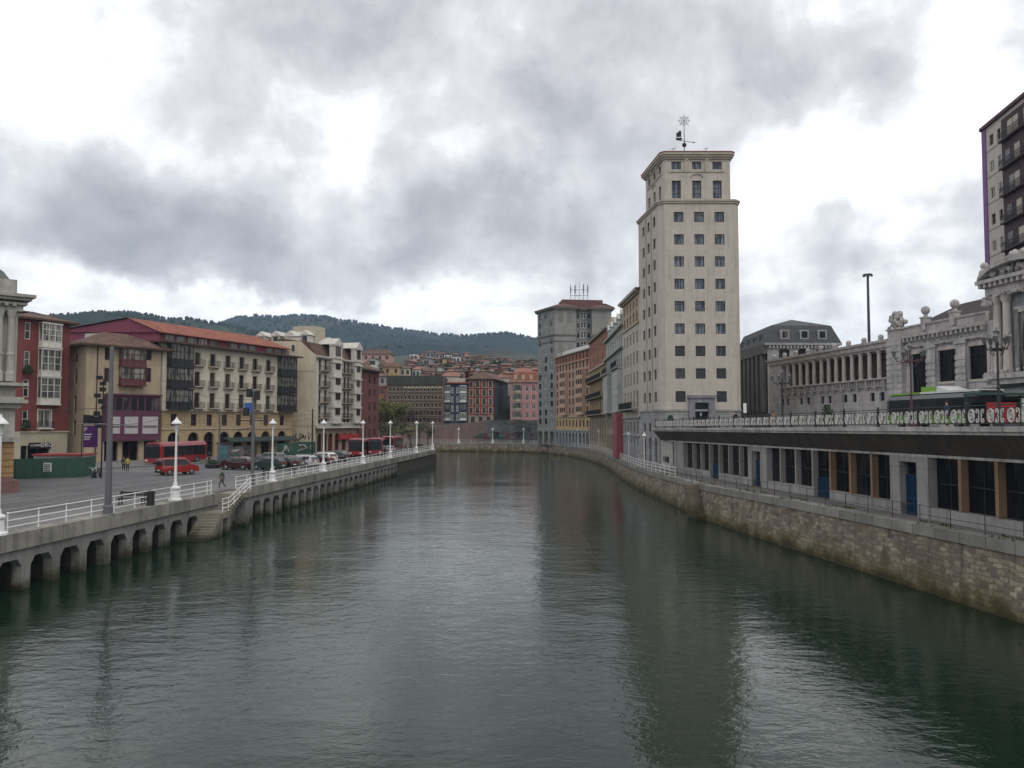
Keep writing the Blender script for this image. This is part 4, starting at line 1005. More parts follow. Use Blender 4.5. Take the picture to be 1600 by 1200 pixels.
for q, h_ in ((-1.2, .6), (1.2, .9), (2.4, .4), (-2.4, .3)): an.box(ax0+q-.15, ax0+q+.15, ay0-.2, ay0, 45, 46.6+h_)
an.cyl((ax0-.9, ay0, 44), (ax0-.9, ay0, zv(434, 224)), .06, .03)
tag(an.obj('antenna_mast', GREYM), 'cluster of telecom antennas on the roof of the dark grey tower', 'antenna')
# ---- white promenade railing and lamps along the right bank and the far bank
def rail_run(pts, zf, name, label, hgt=.98, gap=2.2, m=RAILW, tubes=(1, .62, .28), cat='railing', r=.032, pr_=.04, inset=.0):
    root = empty(name, (pts[0][0], pts[0][1], zf(*pts[0])), label, cat)
    seg = []; acc_ = 0
    for t in tubes:
        b = MB(); b.tube([(x, y, zf(x, y)+hgt*t) for x, y in pts], r, 5); b.obj('rail', m, root)
    proto = MB().cyl((0, 0, 0), (0, 0, hgt+.03), pr_, pr_*.8, 6); 
    for t in tubes: proto.sph((0, 0, hgt*t), pr_*1.5, 6)
    proto = proto.mesh(m, 'post'); rest = 0; k = 0
    for p, q in zip(pts[:-1], pts[1:]):
        L_ = math.hypot(q[0]-p[0], q[1]-p[1]); s_ = rest
        while s_ < L_-1e-6:
            x = p[0]+(q[0]-p[0])*s_/L_; y = p[1]+(q[1]-p[1])*s_/L_
            place('post', proto, root, (x, y, zf(x, y))); s_ += gap; k += 1
        rest = s_-L_
    x, y = pts[-1]; place('post', proto, root, (x, y, zf(x, y)))
    return root
def rb_pts(y0, y1, n, o=.3): return [(RX(y0+(y1-y0)*k/n)+o, y0+(y1-y0)*k/n) for k in range(n+1)]
rail_run(rb_pts(84, 232, 30), lambda x, y: WZ(y), 'railing', 'white promenade railing along the curved right bank below the terrace buildings', gap=2.6)
farp = [p for p in RB if p[1] > 231 and p[0] > -60]
rail_run([(x, y+.4) for x, y in farp], lambda x, y: 2.45, 'railing', 'white railing on the far bank at the river bend', gap=3.2, m=mat('greyed_white_rail', (.42, .42, .40)))
# thin rusty railing on the near right walkway
RUST = mat('rusty_dark_rail', (.045, .035, .03), .7, .3, 3)
rail_run(rb_pts(14, 70, 14, .45), lambda x, y: WZ(y)+.02, 'railing', 'thin rusty iron railing along the right walkway in front of the arcade', .92, 2.35, RUST, (1, .5), r=.016, pr_=.024)
rail_run(rb_pts(74, 83.5, 4, .45), lambda x, y: WZ(y)+.02, 'railing', 'short thin rusty railing beyond the stone steps at the right wall', .92, 2.0, RUST, (1, .5), r=.016, pr_=.024)
def lamp(x, y, z, h, label, grp='white lamp posts along the quay', ped=True, s=1.0):
    root = empty('street_lamp', (x, y, z), label, 'street lamp', grp); zt = z+h
    if ped: MB().lathe(x, y, [(.48*s, z), (.48*s, z+.12), (.33*s, z+.2), (.28*s, z+.75), (.36*s, z+.85), (.36*s, z+.95), (.18*s, z+1.05), (.14*s, z+1.3)], 10).obj('pedestal', RAILW, root, smooth=False)
    MB().lathe(x, y, [(.11*s, z+(1.2 if ped else 0)), (.085*s, z+h*.5), (.065*s, zt-1.0), (.12*s, zt-.95), (.07*s, zt-.9)], 10).obj('pole', RAILW, root)
    MB().lathe(x, y, [(.09*s, zt-.9), (.17*s, zt-.45)], 8).obj('lantern', LAMPG, root)
    b = MB(); b.lathe(x, y, [(.36*s, zt-.45), (.34*s, zt-.38), (.12*s, zt-.15), (.07*s, zt-.08), (.05*s, zt+.04)], 12)
    for k in range(4): a = k*math.pi/2+.4; b.cyl((x+.08*math.cos(a), y+.08*math.sin(a), zt-.9), (x+.3*math.cos(a), y+.3*math.sin(a), zt-.42), .015, n=4)
    b.obj('cap', RAILW, root)
for k, (u, d_) in enumerate(((845, 'in front of the grey tower arches, leftmost'), (869, 'at the corner of the grey tower'), (897, 'in front of the orange building arches'), (927, 'in front of the yellow ochre building'), (952, 'in front of the pale ornate building'), (975, 'beside the pink drape'), (1000, 'at the foot of the cream tower'))):
    Yq = {845: 229, 869: 222, 897: 199, 927: 171, 952: 146, 975: 119, 1000: 103}[u]
    lamp(RX(Yq)+.5, Yq, WZ(Yq), 4.6, 'slim white lamp post on the right bank '+d_, 'white lamp posts along the right bank', ped=False, s=.8)
for u, d_ in ((717, 'first from the left'), (770, 'second from the left'), (818, 'third from the left')):
    lamp(xu(u, 242), 241.2, 2.45, 4.6, 'small white lamp post on the far bank by the graffiti wall, '+d_, 'white lamp posts on the far bank', ped=True, s=1)
# ============================================================ right, on the deck: station
ST = mat('weathered_grey_limestone', (.47, .445, .44), .9, .2, .5, streak=.4, dirt=.5, blocks=(2.6, .55, .02, 0, .05), mort=.72, bump=.25)
STT = mat('carved_limestone_trim', (.42, .39, .375), .9, .3, 1.6, streak=.4, dirt=.5, bump=.7, bscale=4)
STC = mat('column_stone', (.50, .45, .41), .9, .15, 1.2, streak=.3, dirt=.3)
SX = lambda Y: 56.5-.12*Y
P0 = (SX(128), 128); P1 = (SX(81.2), 81.2); P2 = (SX(28), 28)
back = 14
S_ = Bld('station_building', 'long weathered limestone station with a columned gallery and big windows, on the raised street', 'station', [P0, P2, (P2[0]+back, P2[1]+1.7), (P0[0]+back, P0[1]+1.7)], 7.6, 18.6, ST)
S_.root.location.z = S_.root.location.z
xA = S_.x(0, 1394); xB = S_.x(0, 1417); xC = S_.x(0, 1546)
S_ST = dict(nx=1, bars=[.5], fw=.06, frame=BLACKF, pane=G_DARK, dep=.3)
colu = [1229.5, 1238.8, 1248.7, 1259.2, 1270, 1281.5, 1292.8, 1304.5, 1316.5, 1329.3, 1342.8, 1356.7, 1371.7, 1387]
cx_ = [S_.x(0, u) for u in colu]
zb_ = zv(590, 96); zt_ = zv(546, 96)
x0_ = S_.x(0, 1222)
# the gallery is a deep opening
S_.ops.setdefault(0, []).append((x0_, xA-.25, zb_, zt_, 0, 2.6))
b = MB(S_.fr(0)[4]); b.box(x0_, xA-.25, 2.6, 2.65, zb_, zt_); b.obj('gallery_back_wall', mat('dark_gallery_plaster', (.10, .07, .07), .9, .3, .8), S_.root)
b = MB().lathe(0, 0, [(.34, 0), (.36, .12), (.27, .2), (.275, .3), (.285, 1.2), (.25, 3.0), (.235, zt_-zb_-.35), (.3, zt_-zb_-.28), (.36, zt_-zb_-.12), (.36, zt_-zb_)], 12)
cm = b.mesh(STC, 'column', smooth=False)
for x in cx_: place('column', cm, S_.root, S_.fr(0)[4] @ Vector((x, .34, zb_)))
for ua, ub in ((1223, 1231), (1252, 1263), (1285, 1296.5), (1321, 1335.5), (1363.5, 1378.5)):
    for u in (ua, ub): S_.win(0, S_.x(0, u), zv(626, 96), 1.0, 1.05, S_ST)
def parapet(b):
    b.box(0, xA, -.5, .3, zt_+.85, zt_+1.15); b.box(0, xA, -.25, .3, zt_+.25, zt_+.85)
    b.box(x0_-.3, xA, -.55, -.002, zb_-.18, zb_)
    b.box(x0_-.3, xA, -.35, -.002, zb_-1.05, zb_-.9)
S_.one('cornice', STT, 0, parapet)
b = S_.mb('balustrade', STT, 0)
n = 44
for k in range(n):
    x = x0_+(xA-x0_)*(k+.5)/n
    if k % 3 == 0: b.box(x-.16, x+.16, -.42, -.1, zb_-.9, zb_-.18); b.box(x-.14, x+.14, -.5, -.1, zb_-1.35, zb_-1.05)
    else: b.lathe(x, -.28, [(.06, zb_-.9), (.13, zb_-.65), (.06, zb_-.35), (.1, zb_-.18)], 6)
for k in range(9):
    x = 2+(xA-4)*k/8; b = S_.mb('finial_x', STT, 0); S_.one('finial', STT, 0, lambda b: (b.box(x-.25, x+.25, -.25, .25, zt_+1.15, zt_+1.35), b.sph((x, .0, zt_+1.6), .34, 8)))
# pier with crown at the end of the gallery
def pier(b):
    b.box(xA, xB, -.5, -.002, 7.8, 18.4)
    for k in range(14): b.box(xA-.06, xA+1.2, -.58, -.502, 8.2+k*.72, 8.2+k*.72+.5); b.box(xB-1.2, xB+.06, -.58, -.502, 8.2+k*.72, 8.2+k*.72+.5)
S_.one('corner_pier', ST, 0, pier)
def crown(b):
    xm = xA+1.2; b.box(xm-1.0, xm+1.0, -.5, .9, 18.4, 19.4); b.box(xm-1.15, xm+1.15, -.65, 1.0, 19.4, 19.6)
    rr = random.Random(31); [b.sph((xm+rr.uniform(-.95, .95)*(1-h_/2.6), .2+rr.uniform(-.6, .5), 19.75+h_), rr.uniform(.16, .34), 6) for h_ in [q*.035 for q in range(52)]]
S_.one('crown_ornament', STT, 0, crown)
# tall windows
zwt = zv(543, 82.5); zwb = zv(594, 82.5)
for ua, ub, zz_ in ((1426, 1450, 8.6), (1468, 1496, zwb), (1516, 1545, zwb)):
    xa, xb = S_.x(0, ua), S_.x(0, ub)
    S_.win(0, (xa+xb)/2, zz_, xb-xa, zwt-zz_, dict(nx=3, bars=[.75], fw=.06, frame=BLACKF, pane=G_BLACK, dep=.22, sur=.42, surm=STC))
def corn(b):
    b.box(xB, xC, -.35, -.002, zwt+.75, zwt+1.0); b.box(xB, xC, -.6, .2, 18.2, 18.55); b.box(xB, xC, -.15, .2, 18.6, 19.4); b.box(xB, xC, -.3, .3, 19.4, 19.6)
    k = 0; x = xB+.3
    while x < xC: b.box(x, x+.28, -.55, -.002, 17.75, 18.2); x += .75
S_.one('cornice', STT, 0, corn)
def frieze(b):
    rr = random.Random(14); x = xB+.2
    while x < xC: b.sph((x, -.12, 17.2+rr.uniform(-.15, .2)), rr.uniform(.13, .28), 5); x += rr.uniform(.18, .4)
S_.one('carved_frieze', STT, 0, frieze)
for u in (1460, 1507):
    x = S_.x(0, u)
    def pil(b):
        b.box(x-.75, x+.75, -.3, -.002, 8.2, zwt+.75)
        for k in range(10): b.box(x-.8, x+.8, -.38, -.302, 8.6+k*.72, 8.6+k*.72+.5)
        b.box(x-.9, x+.9, -.45, -.002, zwt+.4, zwt+.75)
    S_.one('pilaster', ST, 0, pil)
for u in (1450, 1496):
    x = S_.x(0, u)
    def ball(b): b.box(x-.36, x+.36, -.4, .4, 18.7, 20.1); b.box(x-.45, x+.45, -.48, .45, 20.1, 20.25); b.lathe(x, 0, [(.28, 20.25), (.18, 20.6)], 8); b.sph((x, 0, 21.0), .48, 10)
    S_.one('ball_finial', STT, 0, ball)
def rf(b): b.add([(xA-6, 2, 18.6), (xC+8, 2, 18.6), (xC+8, 7, 22.6), (xA+3, 7, 22.4), (xA-6, 13, 18.6), (xC+8, 13, 18.6)], [(0, 1, 2, 3), (3, 2, 5, 4), (0, 3, 4)])
S_.one('roof', mat('dark_brown_station_roof', (.055, .045, .043), .8, .2, .5), 0, rf)
# entrance pavilion
xC += 3.0; xD = xC+14
def pav(b):
    b.box(xC, xD, -1.4, -.002, 7.8, 21.6)
S_.one('entrance_pavilion', mat('grey_marble_pavilion', (.26, .26, .275), .9, .25, .9, streak=.4, dirt=.5), 0, pav)
for x in (xC+.7, xC+1.9, xC+7.4, xC+8.6):
    S_.one('column', D.materials['column_stone'], 0, lambda b: b.lathe(x, -1.75, [(.5, 13.2), (.42, 13.6), (.40, 15), (.34, 19.6), (.52, 20.1), (.55, 20.4)], 12))
def pc(b):
    b.box(xC-.6, xD, -2.4, 0, 21.3, 21.7); b.box(xC-.9, xD, -2.8, 0, 21.7, 22.05); b.box(xC-.3, xD, -2.2, 0, 20.4, 21.3)
    x = xC-.6
    while x < xC+12: b.box(x, x+.3, -2.7, -2.4, 21.3, 21.7); x += .7
    b.box(xC-.4, xD, -2.6, 0, 12.6, 13.1); b.box(xC-.2, xD, -2.3, 0, 12.1, 12.6)
S_.one('cornice', STT, 0, pc)
def ped(b):
    N = 12; c0 = xC+3.6; pr = [(c0+4.4*math.cos(math.pi*k/N), 22.05+1.6*math.sin(math.pi*k/N)) for k in range(N+1)]
    for (x1, z1), (x2, z2) in zip(pr[:-1], pr[1:]):
        v_ = [(x1, -2.7, z1), (x2, -2.7, z2), (x2, -2.7, max(22.05, z2-.45)), (x1, -2.7, max(22.05, z1-.45))]
        b.add(v_+[(p[0], p[1]+2.6, p[2]) for p in v_], [(0, 1, 2, 3), (7, 6, 5, 4), (0, 4, 5, 1), (2, 6, 7, 3)])
    b.box(c0-3.2, c0+3.2, -1.7, -.2, 22.05, 23.0)
    rr = random.Random(3)
    for k in range(46): b.sph((c0+rr.uniform(-3.2, 3.2), -1.85-rr.random()*.3, 22.3+rr.random()*.7), rr.uniform(.12, .30), 6)
    for k in range(24): b.sph((c0+rr.uniform(-1.4, 1.4), -1.6+rr.uniform(-.4, .4), 23.4+rr.random()*.9), rr.uniform(.14, .32), 6)
    b.sph((xC-.3, -2.2, 22.8), .5, 8); b.sph((xC-.3, -2.2, 23.5), .35, 8)
    for k in range(10): b.sph((c0+5.5+rr.uniform(-1, 4), -2+rr.uniform(-.3, .3), 22.6+rr.random()*1.6), rr.uniform(.35, .6), 6)
S_.one('arched_pediment', STT, 0, ped)
for zz0 in (20.0, 12.8):
    b = S_.mb('carving', STT, 0); rr = random.Random(8)
    for k in range(16): b.sph((xC-.25+rr.random()*.7, -1.9-rr.random()*.7, zz0-.4+rr.random()*.9), rr.uniform(.12, .28), 5)
    for k in range(40): b.sph((xC+.3+rr.random()*12, -2.35, zz0+.2+rr.random()*.5), rr.uniform(.1, .2), 5)
def wn_(b): b.box(xC+3.2, xC+6.0, -1.55, -1.41, 13.2, 18.6)
S_.one('tall_window', G_DARK, 0, wn_)
for xq in (xC+3.6, xC+9):
    b = S_.mb('relief', STT, 0); b.box(xC+2.7, xC+3.2, -1.7, -1.41, 13.1, 18.9); b.box(xC+6.0, xC+6.5, -1.7, -1.41, 13.1, 18.9); b.box(xC+2.7, xC+6.5, -1.7, -1.41, 18.6, 19.1) if xq < xC+5 else None
def canopy(b): b.add([(xC-2.2, -4.4, 10.6), (xD, -4.4, 10.6), (xD, -1.42, 11.9), (xC-2.2, -1.42, 11.9), (xC-2.2, -4.4, 10.5), (xD, -4.4, 10.5), (xD, -1.42, 11.8), (xC-2.2, -1.42, 11.8)], [(0, 1, 2, 3), (7, 6, 5, 4), (0, 4, 5, 1), (0, 3, 7, 4)])
S_.one('entrance_canopy', mat('grey_green_canopy', (.14, .155, .145), .6, .1, 1, streak=.2), 0, canopy)
S_.finish('flat', SLATE)
# ---- mansard building behind
DKM = mat('dark_mansard_slate', (.045, .047, .052), .65, .15, .6, blocks=(.5, .35, .02, 0, .1))
DKS = mat('dark_side_stone', (.10, .095, .09), .9, .25, .5, streak=.4)  # darker stone colour for the left face, its pilasters and dormers
LTS = mat('pale_grey_stone', (.33, .33, .325), .9, .15, .6, streak=.3, dirt=.3)
mp_ = [(44.7, 139.5), (57.3, 140.0), (58, 160), (45.4, 160)]
Mn = Bld('mansard_building', 'grey stone building with a dark slate mansard roof between the tower and the station', 'building', mp_, 7.4, 22.4, LTS)
for u in (1227, 1257, 1285): Mn.win(0, Mn.x(0, u), 19.6, 1.9, 1.9, S_ST, arch=.35)
for k in range(4): Mn.win(0, 2+k*2.9, 14, 1.3, 2.6, S_ST)
L = Mn.fr(3)[2]
b = Mn.mb('side_pilaster', DKS, 3)
b.box(0, L, -.1, -.002, 7.5, 10.5); b.box(0, L, -.9, -.002, 20.6, 22.4)
for k in range(7):
    x = L*(k+.5)/7; b.box(x-.75, x+.75, -.8, -.002, 10.5, 20.6)
b = Mn.mb('side_wall_window', G_BLACK, 3); b.box(.3, L-.3, -.05, -.002, 10.5, 20.6)
Mn.ring('cornice', LTS, 22.1, 22.5, .5); 
b = Mn.mb('dentil', STT, 0)
for k in range(20): b.box(.2+k*.62, .5+k*.62, -.4, -.002, 21.6, 22.1)
a = offset(mp_, .45); c_ = offset(mp_, -.9); e_ = offset(mp_, -6.2)
MB().loft([[(*p, 22.5) for p in a], [(*p, 25.7) for p in c_], [(*p, 27.4) for p in e_]]).obj('roof', DKM, Mn.root)
for u in (1226, 1256.5, 1284.5):
    x = Mn.x(0, u, 24); z0 = zv(529, 140)
    o = Mn.one('dormer', LTS, 0, lambda b: b.box(x-.8, x+.8, -.15, 1.5, z0-.15, z0+1.5)); MB(Mn.fr(0)[4]).box(x-.52, x+.52, -.19, -.152, z0+.1, z0+1.25).obj('pane', G_DARK, o)
for k in range(4):
    x = 3+k*4.4; z0 = zv(529, 140)
    o = Mn.one('dormer', DKS, 3, lambda b: b.box(x-.6, x+.6, -.1, 1.5, z0-.2, z0+1.1)); MB(Mn.fr(3)[4]).box(x-.4, x+.4, -.14, -.102, z0, z0+.95).obj('pane', G_DARK, o)
Mn.finish()
# ---- tall floodlight mast
mx_, my_ = xu(1357, 118, 25), 118
b = empty('floodlight_mast', (mx_, my_, 8), 'very tall slim floodlight mast rising behind the station gallery', 'lamp mast')
zt2 = zv(430, 118); MB().cyl((mx_, my_, 8), (mx_, my_, zt2), .27, .17, 10).obj('pole', mat('mast_paint', (.09, .07, .10), .5), b)
MB().lathe(mx_, my_, [(.25, zt2-.05), (.62, zt2), (.66, zt2+.16), (.25, zt2+.22)], 12).obj('ring', GREYM, b)
for k in range(6):
    a = k*math.pi/3; MB().box(mx_+.6*math.cos(a)-.13, mx_+.6*math.cos(a)+.13, my_+.6*math.sin(a)-.13, my_+.6*math.sin(a)+.13, zt2-.2, zt2+.02).obj('floodlight', GREYM, b)
# ---- purple edged apartment tower
BEI = mat('beige_panel_wall', (.46, .42, .38), .9, .1, .5, streak=.2)
PUR = mat('purple_edge_paint', (.17, .085, .22), .7, .1)
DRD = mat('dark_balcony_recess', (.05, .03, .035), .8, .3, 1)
a0 = (xu(1541, 101, 30), 101); dv = Vector((-.142, -1)).normalized()
a1 = (a0[0]+dv.x*24, a0[1]+dv.y*24)
A_ = Bld('apartment_tower', 'tall beige apartment tower with a purple corner stripe and stacked dark balconies, at right edge', 'tower', [a0, a1, (a1[0]+14, a1[1]+2), (a0[0]+14, a0[1]+2)], 8, 46.3, BEI)
x1 = A_.x(0, 1546, 30); xb1 = A_.x(0, 1570, 30)
A_.one('purple_stripe', PUR, 0, lambda b: b.box(-.15, x1, -.12, .3, 8, 46.2))
for r_ in range(12):
    z0 = 44.2-3.35*r_
    if z0 < 10: break
    for x, w in ((x1+.9+.5, 1.1), (xb1-.7, .9)): A_.win(0, x, z0-.9, w, 1.35, dict(nx=2, fw=.06, frame=WHITE, pane=G_DARK, dep=.12) if r_ % 3 else S1)
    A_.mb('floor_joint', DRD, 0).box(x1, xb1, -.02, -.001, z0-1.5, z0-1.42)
    def bl(b): b.box(xb1+.1, 23.5, -.5, -.002, z0-1.7, z0-1.5); 
    o = A_.one('balcony', DRD, 0, bl)
    r = MB(A_.fr(0)[4]); r.box(xb1+.1, 23.5, -.5, -.46, z0-.65, z0-.58); r.box(xb1+.1, 23.5, -.5, -.46, z0-1.05, z0-1.0); r.box(xb1+.1, xb1+.14, -.46, 0, z0-.65, z0-.58)
    for k in range(90): xx = xb1+.1+k*.22; r.box(xx, xx+.03, -.5, -.47, z0-1.5, z0-.6) if xx < 23.5 else None
    r.obj('railing', IRON, o)
    rr = random.Random(r_)
    for q in range(3):
        xx = xb1+.8+q*2.2+rr.random(); MB(A_.fr(0)[4]).box(xx, xx+1.2, -.06, -.02, z0-1.5, z0+.5).obj('balcony_door', (G_DARK, CR2, PUR)[rr.randint(0, 1)], A_.root)
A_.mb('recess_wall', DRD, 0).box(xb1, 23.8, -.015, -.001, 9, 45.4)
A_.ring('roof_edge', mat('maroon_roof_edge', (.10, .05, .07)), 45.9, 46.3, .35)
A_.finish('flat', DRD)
# ============================================================ left bank buildings
GL = 2.95
def box_bld(P0, P1, depth, name, label, cat, z0, z1, m, **kw):
    d = Vector((P1[0]-P0[0], P1[1]-P0[1])).normalized(); n = Vector((-d.y, d.x))
    return Bld(name, label, cat, [P0, P1, (P1[0]+n.x*depth, P1[1]+n.y*depth), (P0[0]+n.x*depth, P0[1]+n.y*depth)], z0, z1, m, **kw)
# ---- theatre corner
TH = mat('theatre_limestone', (.36, .345, .31), .9, .15, .6, streak=.35, dirt=.4, bump=.2)
THT = mat('theatre_carved_trim', (.33, .315, .28), .9, .25, 1.6, streak=.35, dirt=.45, bump=.5)
THO = mat('theatre_ochre_blocks', (.30, .185, .085), .9, .15, .5, streak=.3, blocks=(4, .52, .05, 0, .08), mort=.45)
THR = mat('red_granite_plinth', (.16, .085, .075), .7, .2, 1, streak=.3)
C0 = Vector((-40.35, 65)); dth = Vector((.72, .694)); Pa = C0-dth*22
Th = box_bld(tuple(Pa), tuple(C0), 18, 'theatre', 'ornate pale stone theatre corner with paired columns and heavy cornice, at the left edge', 'theatre', 2.9, 19.0, TH, bands=[(7.0, THO), (4.2, THR)])
L = 22
S_A = dict(nx=2, bars=[.7], fw=.09, frame=BROWNW, pane=G_DARK, dep=.45)
for k in range(4):
    x = L-4.2-k*4.6; Th.win(0, x, 3.6, 1.9, 4.4, S_A, arch=1); Th.win(0, x, 12.6, 1.7, 4.6, S_A, arch=1)
for z0, z1, o in ((2.9, 3.9, .35), (7.0, 7.35, .3), (9.7, 10.1, .35), (10.1, 10.4, .75), (10.4, 10.6, .5), (11.5, 11.75, .75), (17.6, 18.1, .3), (18.1, 18.3, .55), (18.45, 18.7, .8), (18.7, 18.95, 1.05)): Th.ring('cornice' if z0 > 4 else 'plinth', THT if z0 > 4 else THR, z0, z1, o, [0, 1, 3])
for x in (L-.55, L-1.35, L-5.6, L-6.4, L-10.6, L-11.4): Th.one('column', TH, 0, lambda b: b.lathe(x, -.42, [(.36, 11.85), (.36, 12.5), (.28, 12.7), (.28, 13.9), (.32, 13.95), (.32, 14.1), (.26, 14.2), (.23, 16.9), (.36, 17.5), (.38, 17.6)], 12))
b = Th.mb('dentil', THT, 0); k = 0
while k*.55 < L: b.box(k*.55, k*.55+.25, -.8, -.35, 17.95, 18.2); k += 1
b = Th.mb('carving', THT, 0); rr = random.Random(2)
for k in range(30): b.sph((L-rr.random()*L, -.12, 16.4+rr.random()*.9), rr.uniform(.15, .3), 5)
b = MB(); b.prism([tuple(p) for p in offset(Th.pts, -.1)], 19.0, 20.2); b.obj('parapet', THT, Th.root)
a = offset(Th.pts, -.6)
cxm = (C0-dth*1.6)+Vector((-dth.y, dth.x))*5.4
MB().lathe(cxm.x, cxm.y, [(2.3, 20.2), (2.35, 20.4), (2.1, 20.8), (1.6, 21.5), (.9, 22.0), (.2, 22.3), (.1, 23)], 16).obj('dome', mat('verdigris_dome', (.10, .12, .10), .7, .3, 1, streak=.5), Th.root)
Th.finish('flat', THT)
# ---- red facade house
REDF = mat('deep_red_render', (.16, .042, .040), .88, .12, .4, streak=.25)
CRL = mat('left_cream_render', (.40, .36, .27), .9, .12, .5, streak=.25, dirt=.3)
L1 = box_bld((-65.7, 107), (-63.0, 113.6), 14, 'red_house', 'narrow deep red house with white glazed bay windows above a cream shop front', 'house', 2.9, 22.6, REDF, bands=[(7.35, CRL)])
WB = mat('white_bay_paint', (.55, .53, .48), .6, .08, 1)
def glazed_bay(B, i, x0, x1, z0, z1, dep, fm, pm, nx=3, nz=3, apron=.7, side=1, name='glazed_bay', t=.09):
    def fr_(b):
        b.box(x0-.08, x1+.08, -dep-.08, -.002, z0-.18, z0); b.box(x0-.08, x1+.08, -dep-.08, -.002, z1, z1+.15)
        b.box(x0, x1, -dep, -dep+.06, z0, z0+apron*.12)
        for k in range(nx+1): x = x0+(x1-x0-t)*k/nx; b.box(x, x+t, -dep, -dep+t, z0, z1)
        for k in range(nz+1): z = z0+apron+(z1-t-z0-apron)*k/nz; b.box(x0, x1, -dep-.01, -dep+t*.8, z, z+t*.8)
        for xx in (x0, x1-t):
            b.box(xx, xx+t, -t, -.002, z0, z1)
            b.box(xx, xx+t, -dep, -.002, z0+apron, z0+apron+t)
    o = B.one(name, fm, i, fr_)
    MB(B.fr(i)[4]).box(x0+.05, x1-.05, -dep+.07, -.002, z0+apron, z1).obj('pane', pm, o)
    MB(B.fr(i)[4]).box(x0+.04, x1-.04, -dep+.05, -.002, z0, z0+apron).obj('apron', fm, o)
    return o
G_PALE = glass('curtained_bay_glass', (.05, .052, .05), .3, .8, (.34, .33, .29))
x0, x1 = L1.x(0, 57), L1.x(0, 88)
for va, vb in ((542, 505), (588, 545), (631, 589)):
    z0 = L1.z(0, 72, va); z1 = L1.z(0, 72, vb)-.15; glazed_bay(L1, 0, x0, x1, z0, z1, .75, WB, G_PALE, 3, 3, .75)
L1.win(0, (x0+x1)/2-.3, L1.z(0, 66, 668), 1.9, 2.4, dict(nx=2, fw=.1, frame=WB, pane=G_PALE, dep=.15, sur=.15, surm=WB))
L1.balc(0, (x0+x1)/2-.3, L1.z(0, 66, 669), 2.3, .5, .9, WB, IRON)
for v in (530, 575, 620, 668): L1.win(0, L1.x(0, 39.5), L1.z(0, 39, v), .8, 2.3, dict(nx=1, bars=[.5], fw=.09, frame=WB, pane=G_DARK, dep=.1))
L1.win(0, L1.x(0, 62), 2.95, 3.2, 2.5, dict(nx=2, fw=.07, frame=BROWNW, pane=G_BLACK, dep=.3)); L1.win(0, L1.x(0, 39.5), 2.95, 1.0, 2.5, dict(nx=1, fw=.07, frame=BROWNW, pane=G_BLACK, dep=.3))
sgn = L1.one('shop_sign', mat('black_sign_board', (.012, .01, .01), .4), 0, lambda b: b.box(L1.x(0, 46), L1.x(0, 80), -.18, -.05, L1.z(0, 62, 701), L1.z(0, 62, 691.5)))
def text(body, size, M, m, parent, name='lettering', ext=.01, align='LEFT', sx=1):
    cu = D.curves.new(name, 'FONT'); cu.body = body; cu.size = size; cu.extrude = ext; cu.align_x = align; cu.resolution_u = 2
    t = D.objects.new('tmp', cu); COL.objects.link(t); bpy.context.view_layer.update()
    me = D.meshes.new_from_object(t.evaluated_get(bpy.context.evaluated_depsgraph_get())); D.objects.remove(t); D.curves.remove(cu)
    me.transform(M @ Matrix.Rotation(R(90), 4, 'X') @ Matrix.Diagonal((sx, 1, 1, 1))); me.transform(Matrix.Translation(-WL[parent.name]))
    me.materials.clear(); me.materials.append(m)
    return place(name, me, parent, WL[parent.name])
xs_ = L1.x(0, 46); zs_ = L1.z(0, 62, 700)+.12
text('COMPRO', .42, L1.fr(0)[4] @ Matrix.Translation((xs_+.15, -.2, zs_+.1)), WHITE, sgn)
text('ORO', .86, L1.fr(0)[4] @ Matrix.Translation((L1.x(0, 62.5), -.2, zs_)), WHITE, sgn, sx=1.0)
L1.ring('string_course', CRL, 7.2, 7.4, .15, [0]); L1.ring('cornice', TILE2, 22.5, 22.7, .9, [0, 1, 3])
L1.finish((.9, 1.6, 5), TILE2)
for (u, v, s_, dsc) in ((38, 578, 1, 'dark trailing plants on an upper balcony of the red house'), (38, 664, 2, 'dark trailing plants on the lowest balcony of the red house')):
    x = L1.x(0, u); p = L1.fr(0)[4] @ Vector((x, -.5, L1.z(0, u, v)-.6)); plant(p.x, p.y, p.z, .75, 'balcony_plant', dsc, LEAF, 'plant', seed=s_, tall=.9, n=300)
# ---- beige corner house
BG = mat('beige_corner_render', (.37, .30, .205), .9, .12, .4, streak=.3, dirt=.3)
BGD = mat('brown_side_render', (.16, .115, .085), .9, .15, .5, streak=.3)
L2 = Bld('corner_house', 'beige corner house with a maroon glazed bay and a purple shop front', 'house', [(-66.2, 118.2), (-59.75, 112), (-53.25, 121), (-60, 126)], 2.9, 19.5, BG)
S_M = dict(nx=2, bars=[.7], fw=.09, frame=MAROON, pane=G_DARK, dep=.2)
for u in (167, 230):
    for va, vb in ((563, 543), (597, 575)): L2.win(1, L2.x(1, u), L2.z(1, u, va), 1.0, L2.z(1, u, vb)-L2.z(1, u, va), S_M)
xa, xb = L2.x(1, 184), L2.x(1, 222)
for va, vb in ((571, 544), (601, 573)): glazed_bay(L2, 1, xa, xb, L2.z(1, 203, va), L2.z(1, 203, vb)-.15, .9, MAROON, G_PALE, 4, 2, .75)
for u, rows_ in ((117, ((566, 552), (600, 576), (645, 618), (680, 657))), (105, ((570, 556), (645, 625)))):
    for va, vb in rows_: L2.win(0, L2.x(0, u), L2.z(0, u, va), 1.1, L2.z(0, u, vb)-L2.z(0, u, va), S_M)
xa, xb = L2.x(1, 161), L2.x(1, 246)
PURW = mat('purple_shopfront', (.10, .032, .06), .5, .15, .7, streak=.3)
za, zb = L2.z(1, 210, 688), L2.z(1, 210, 617)
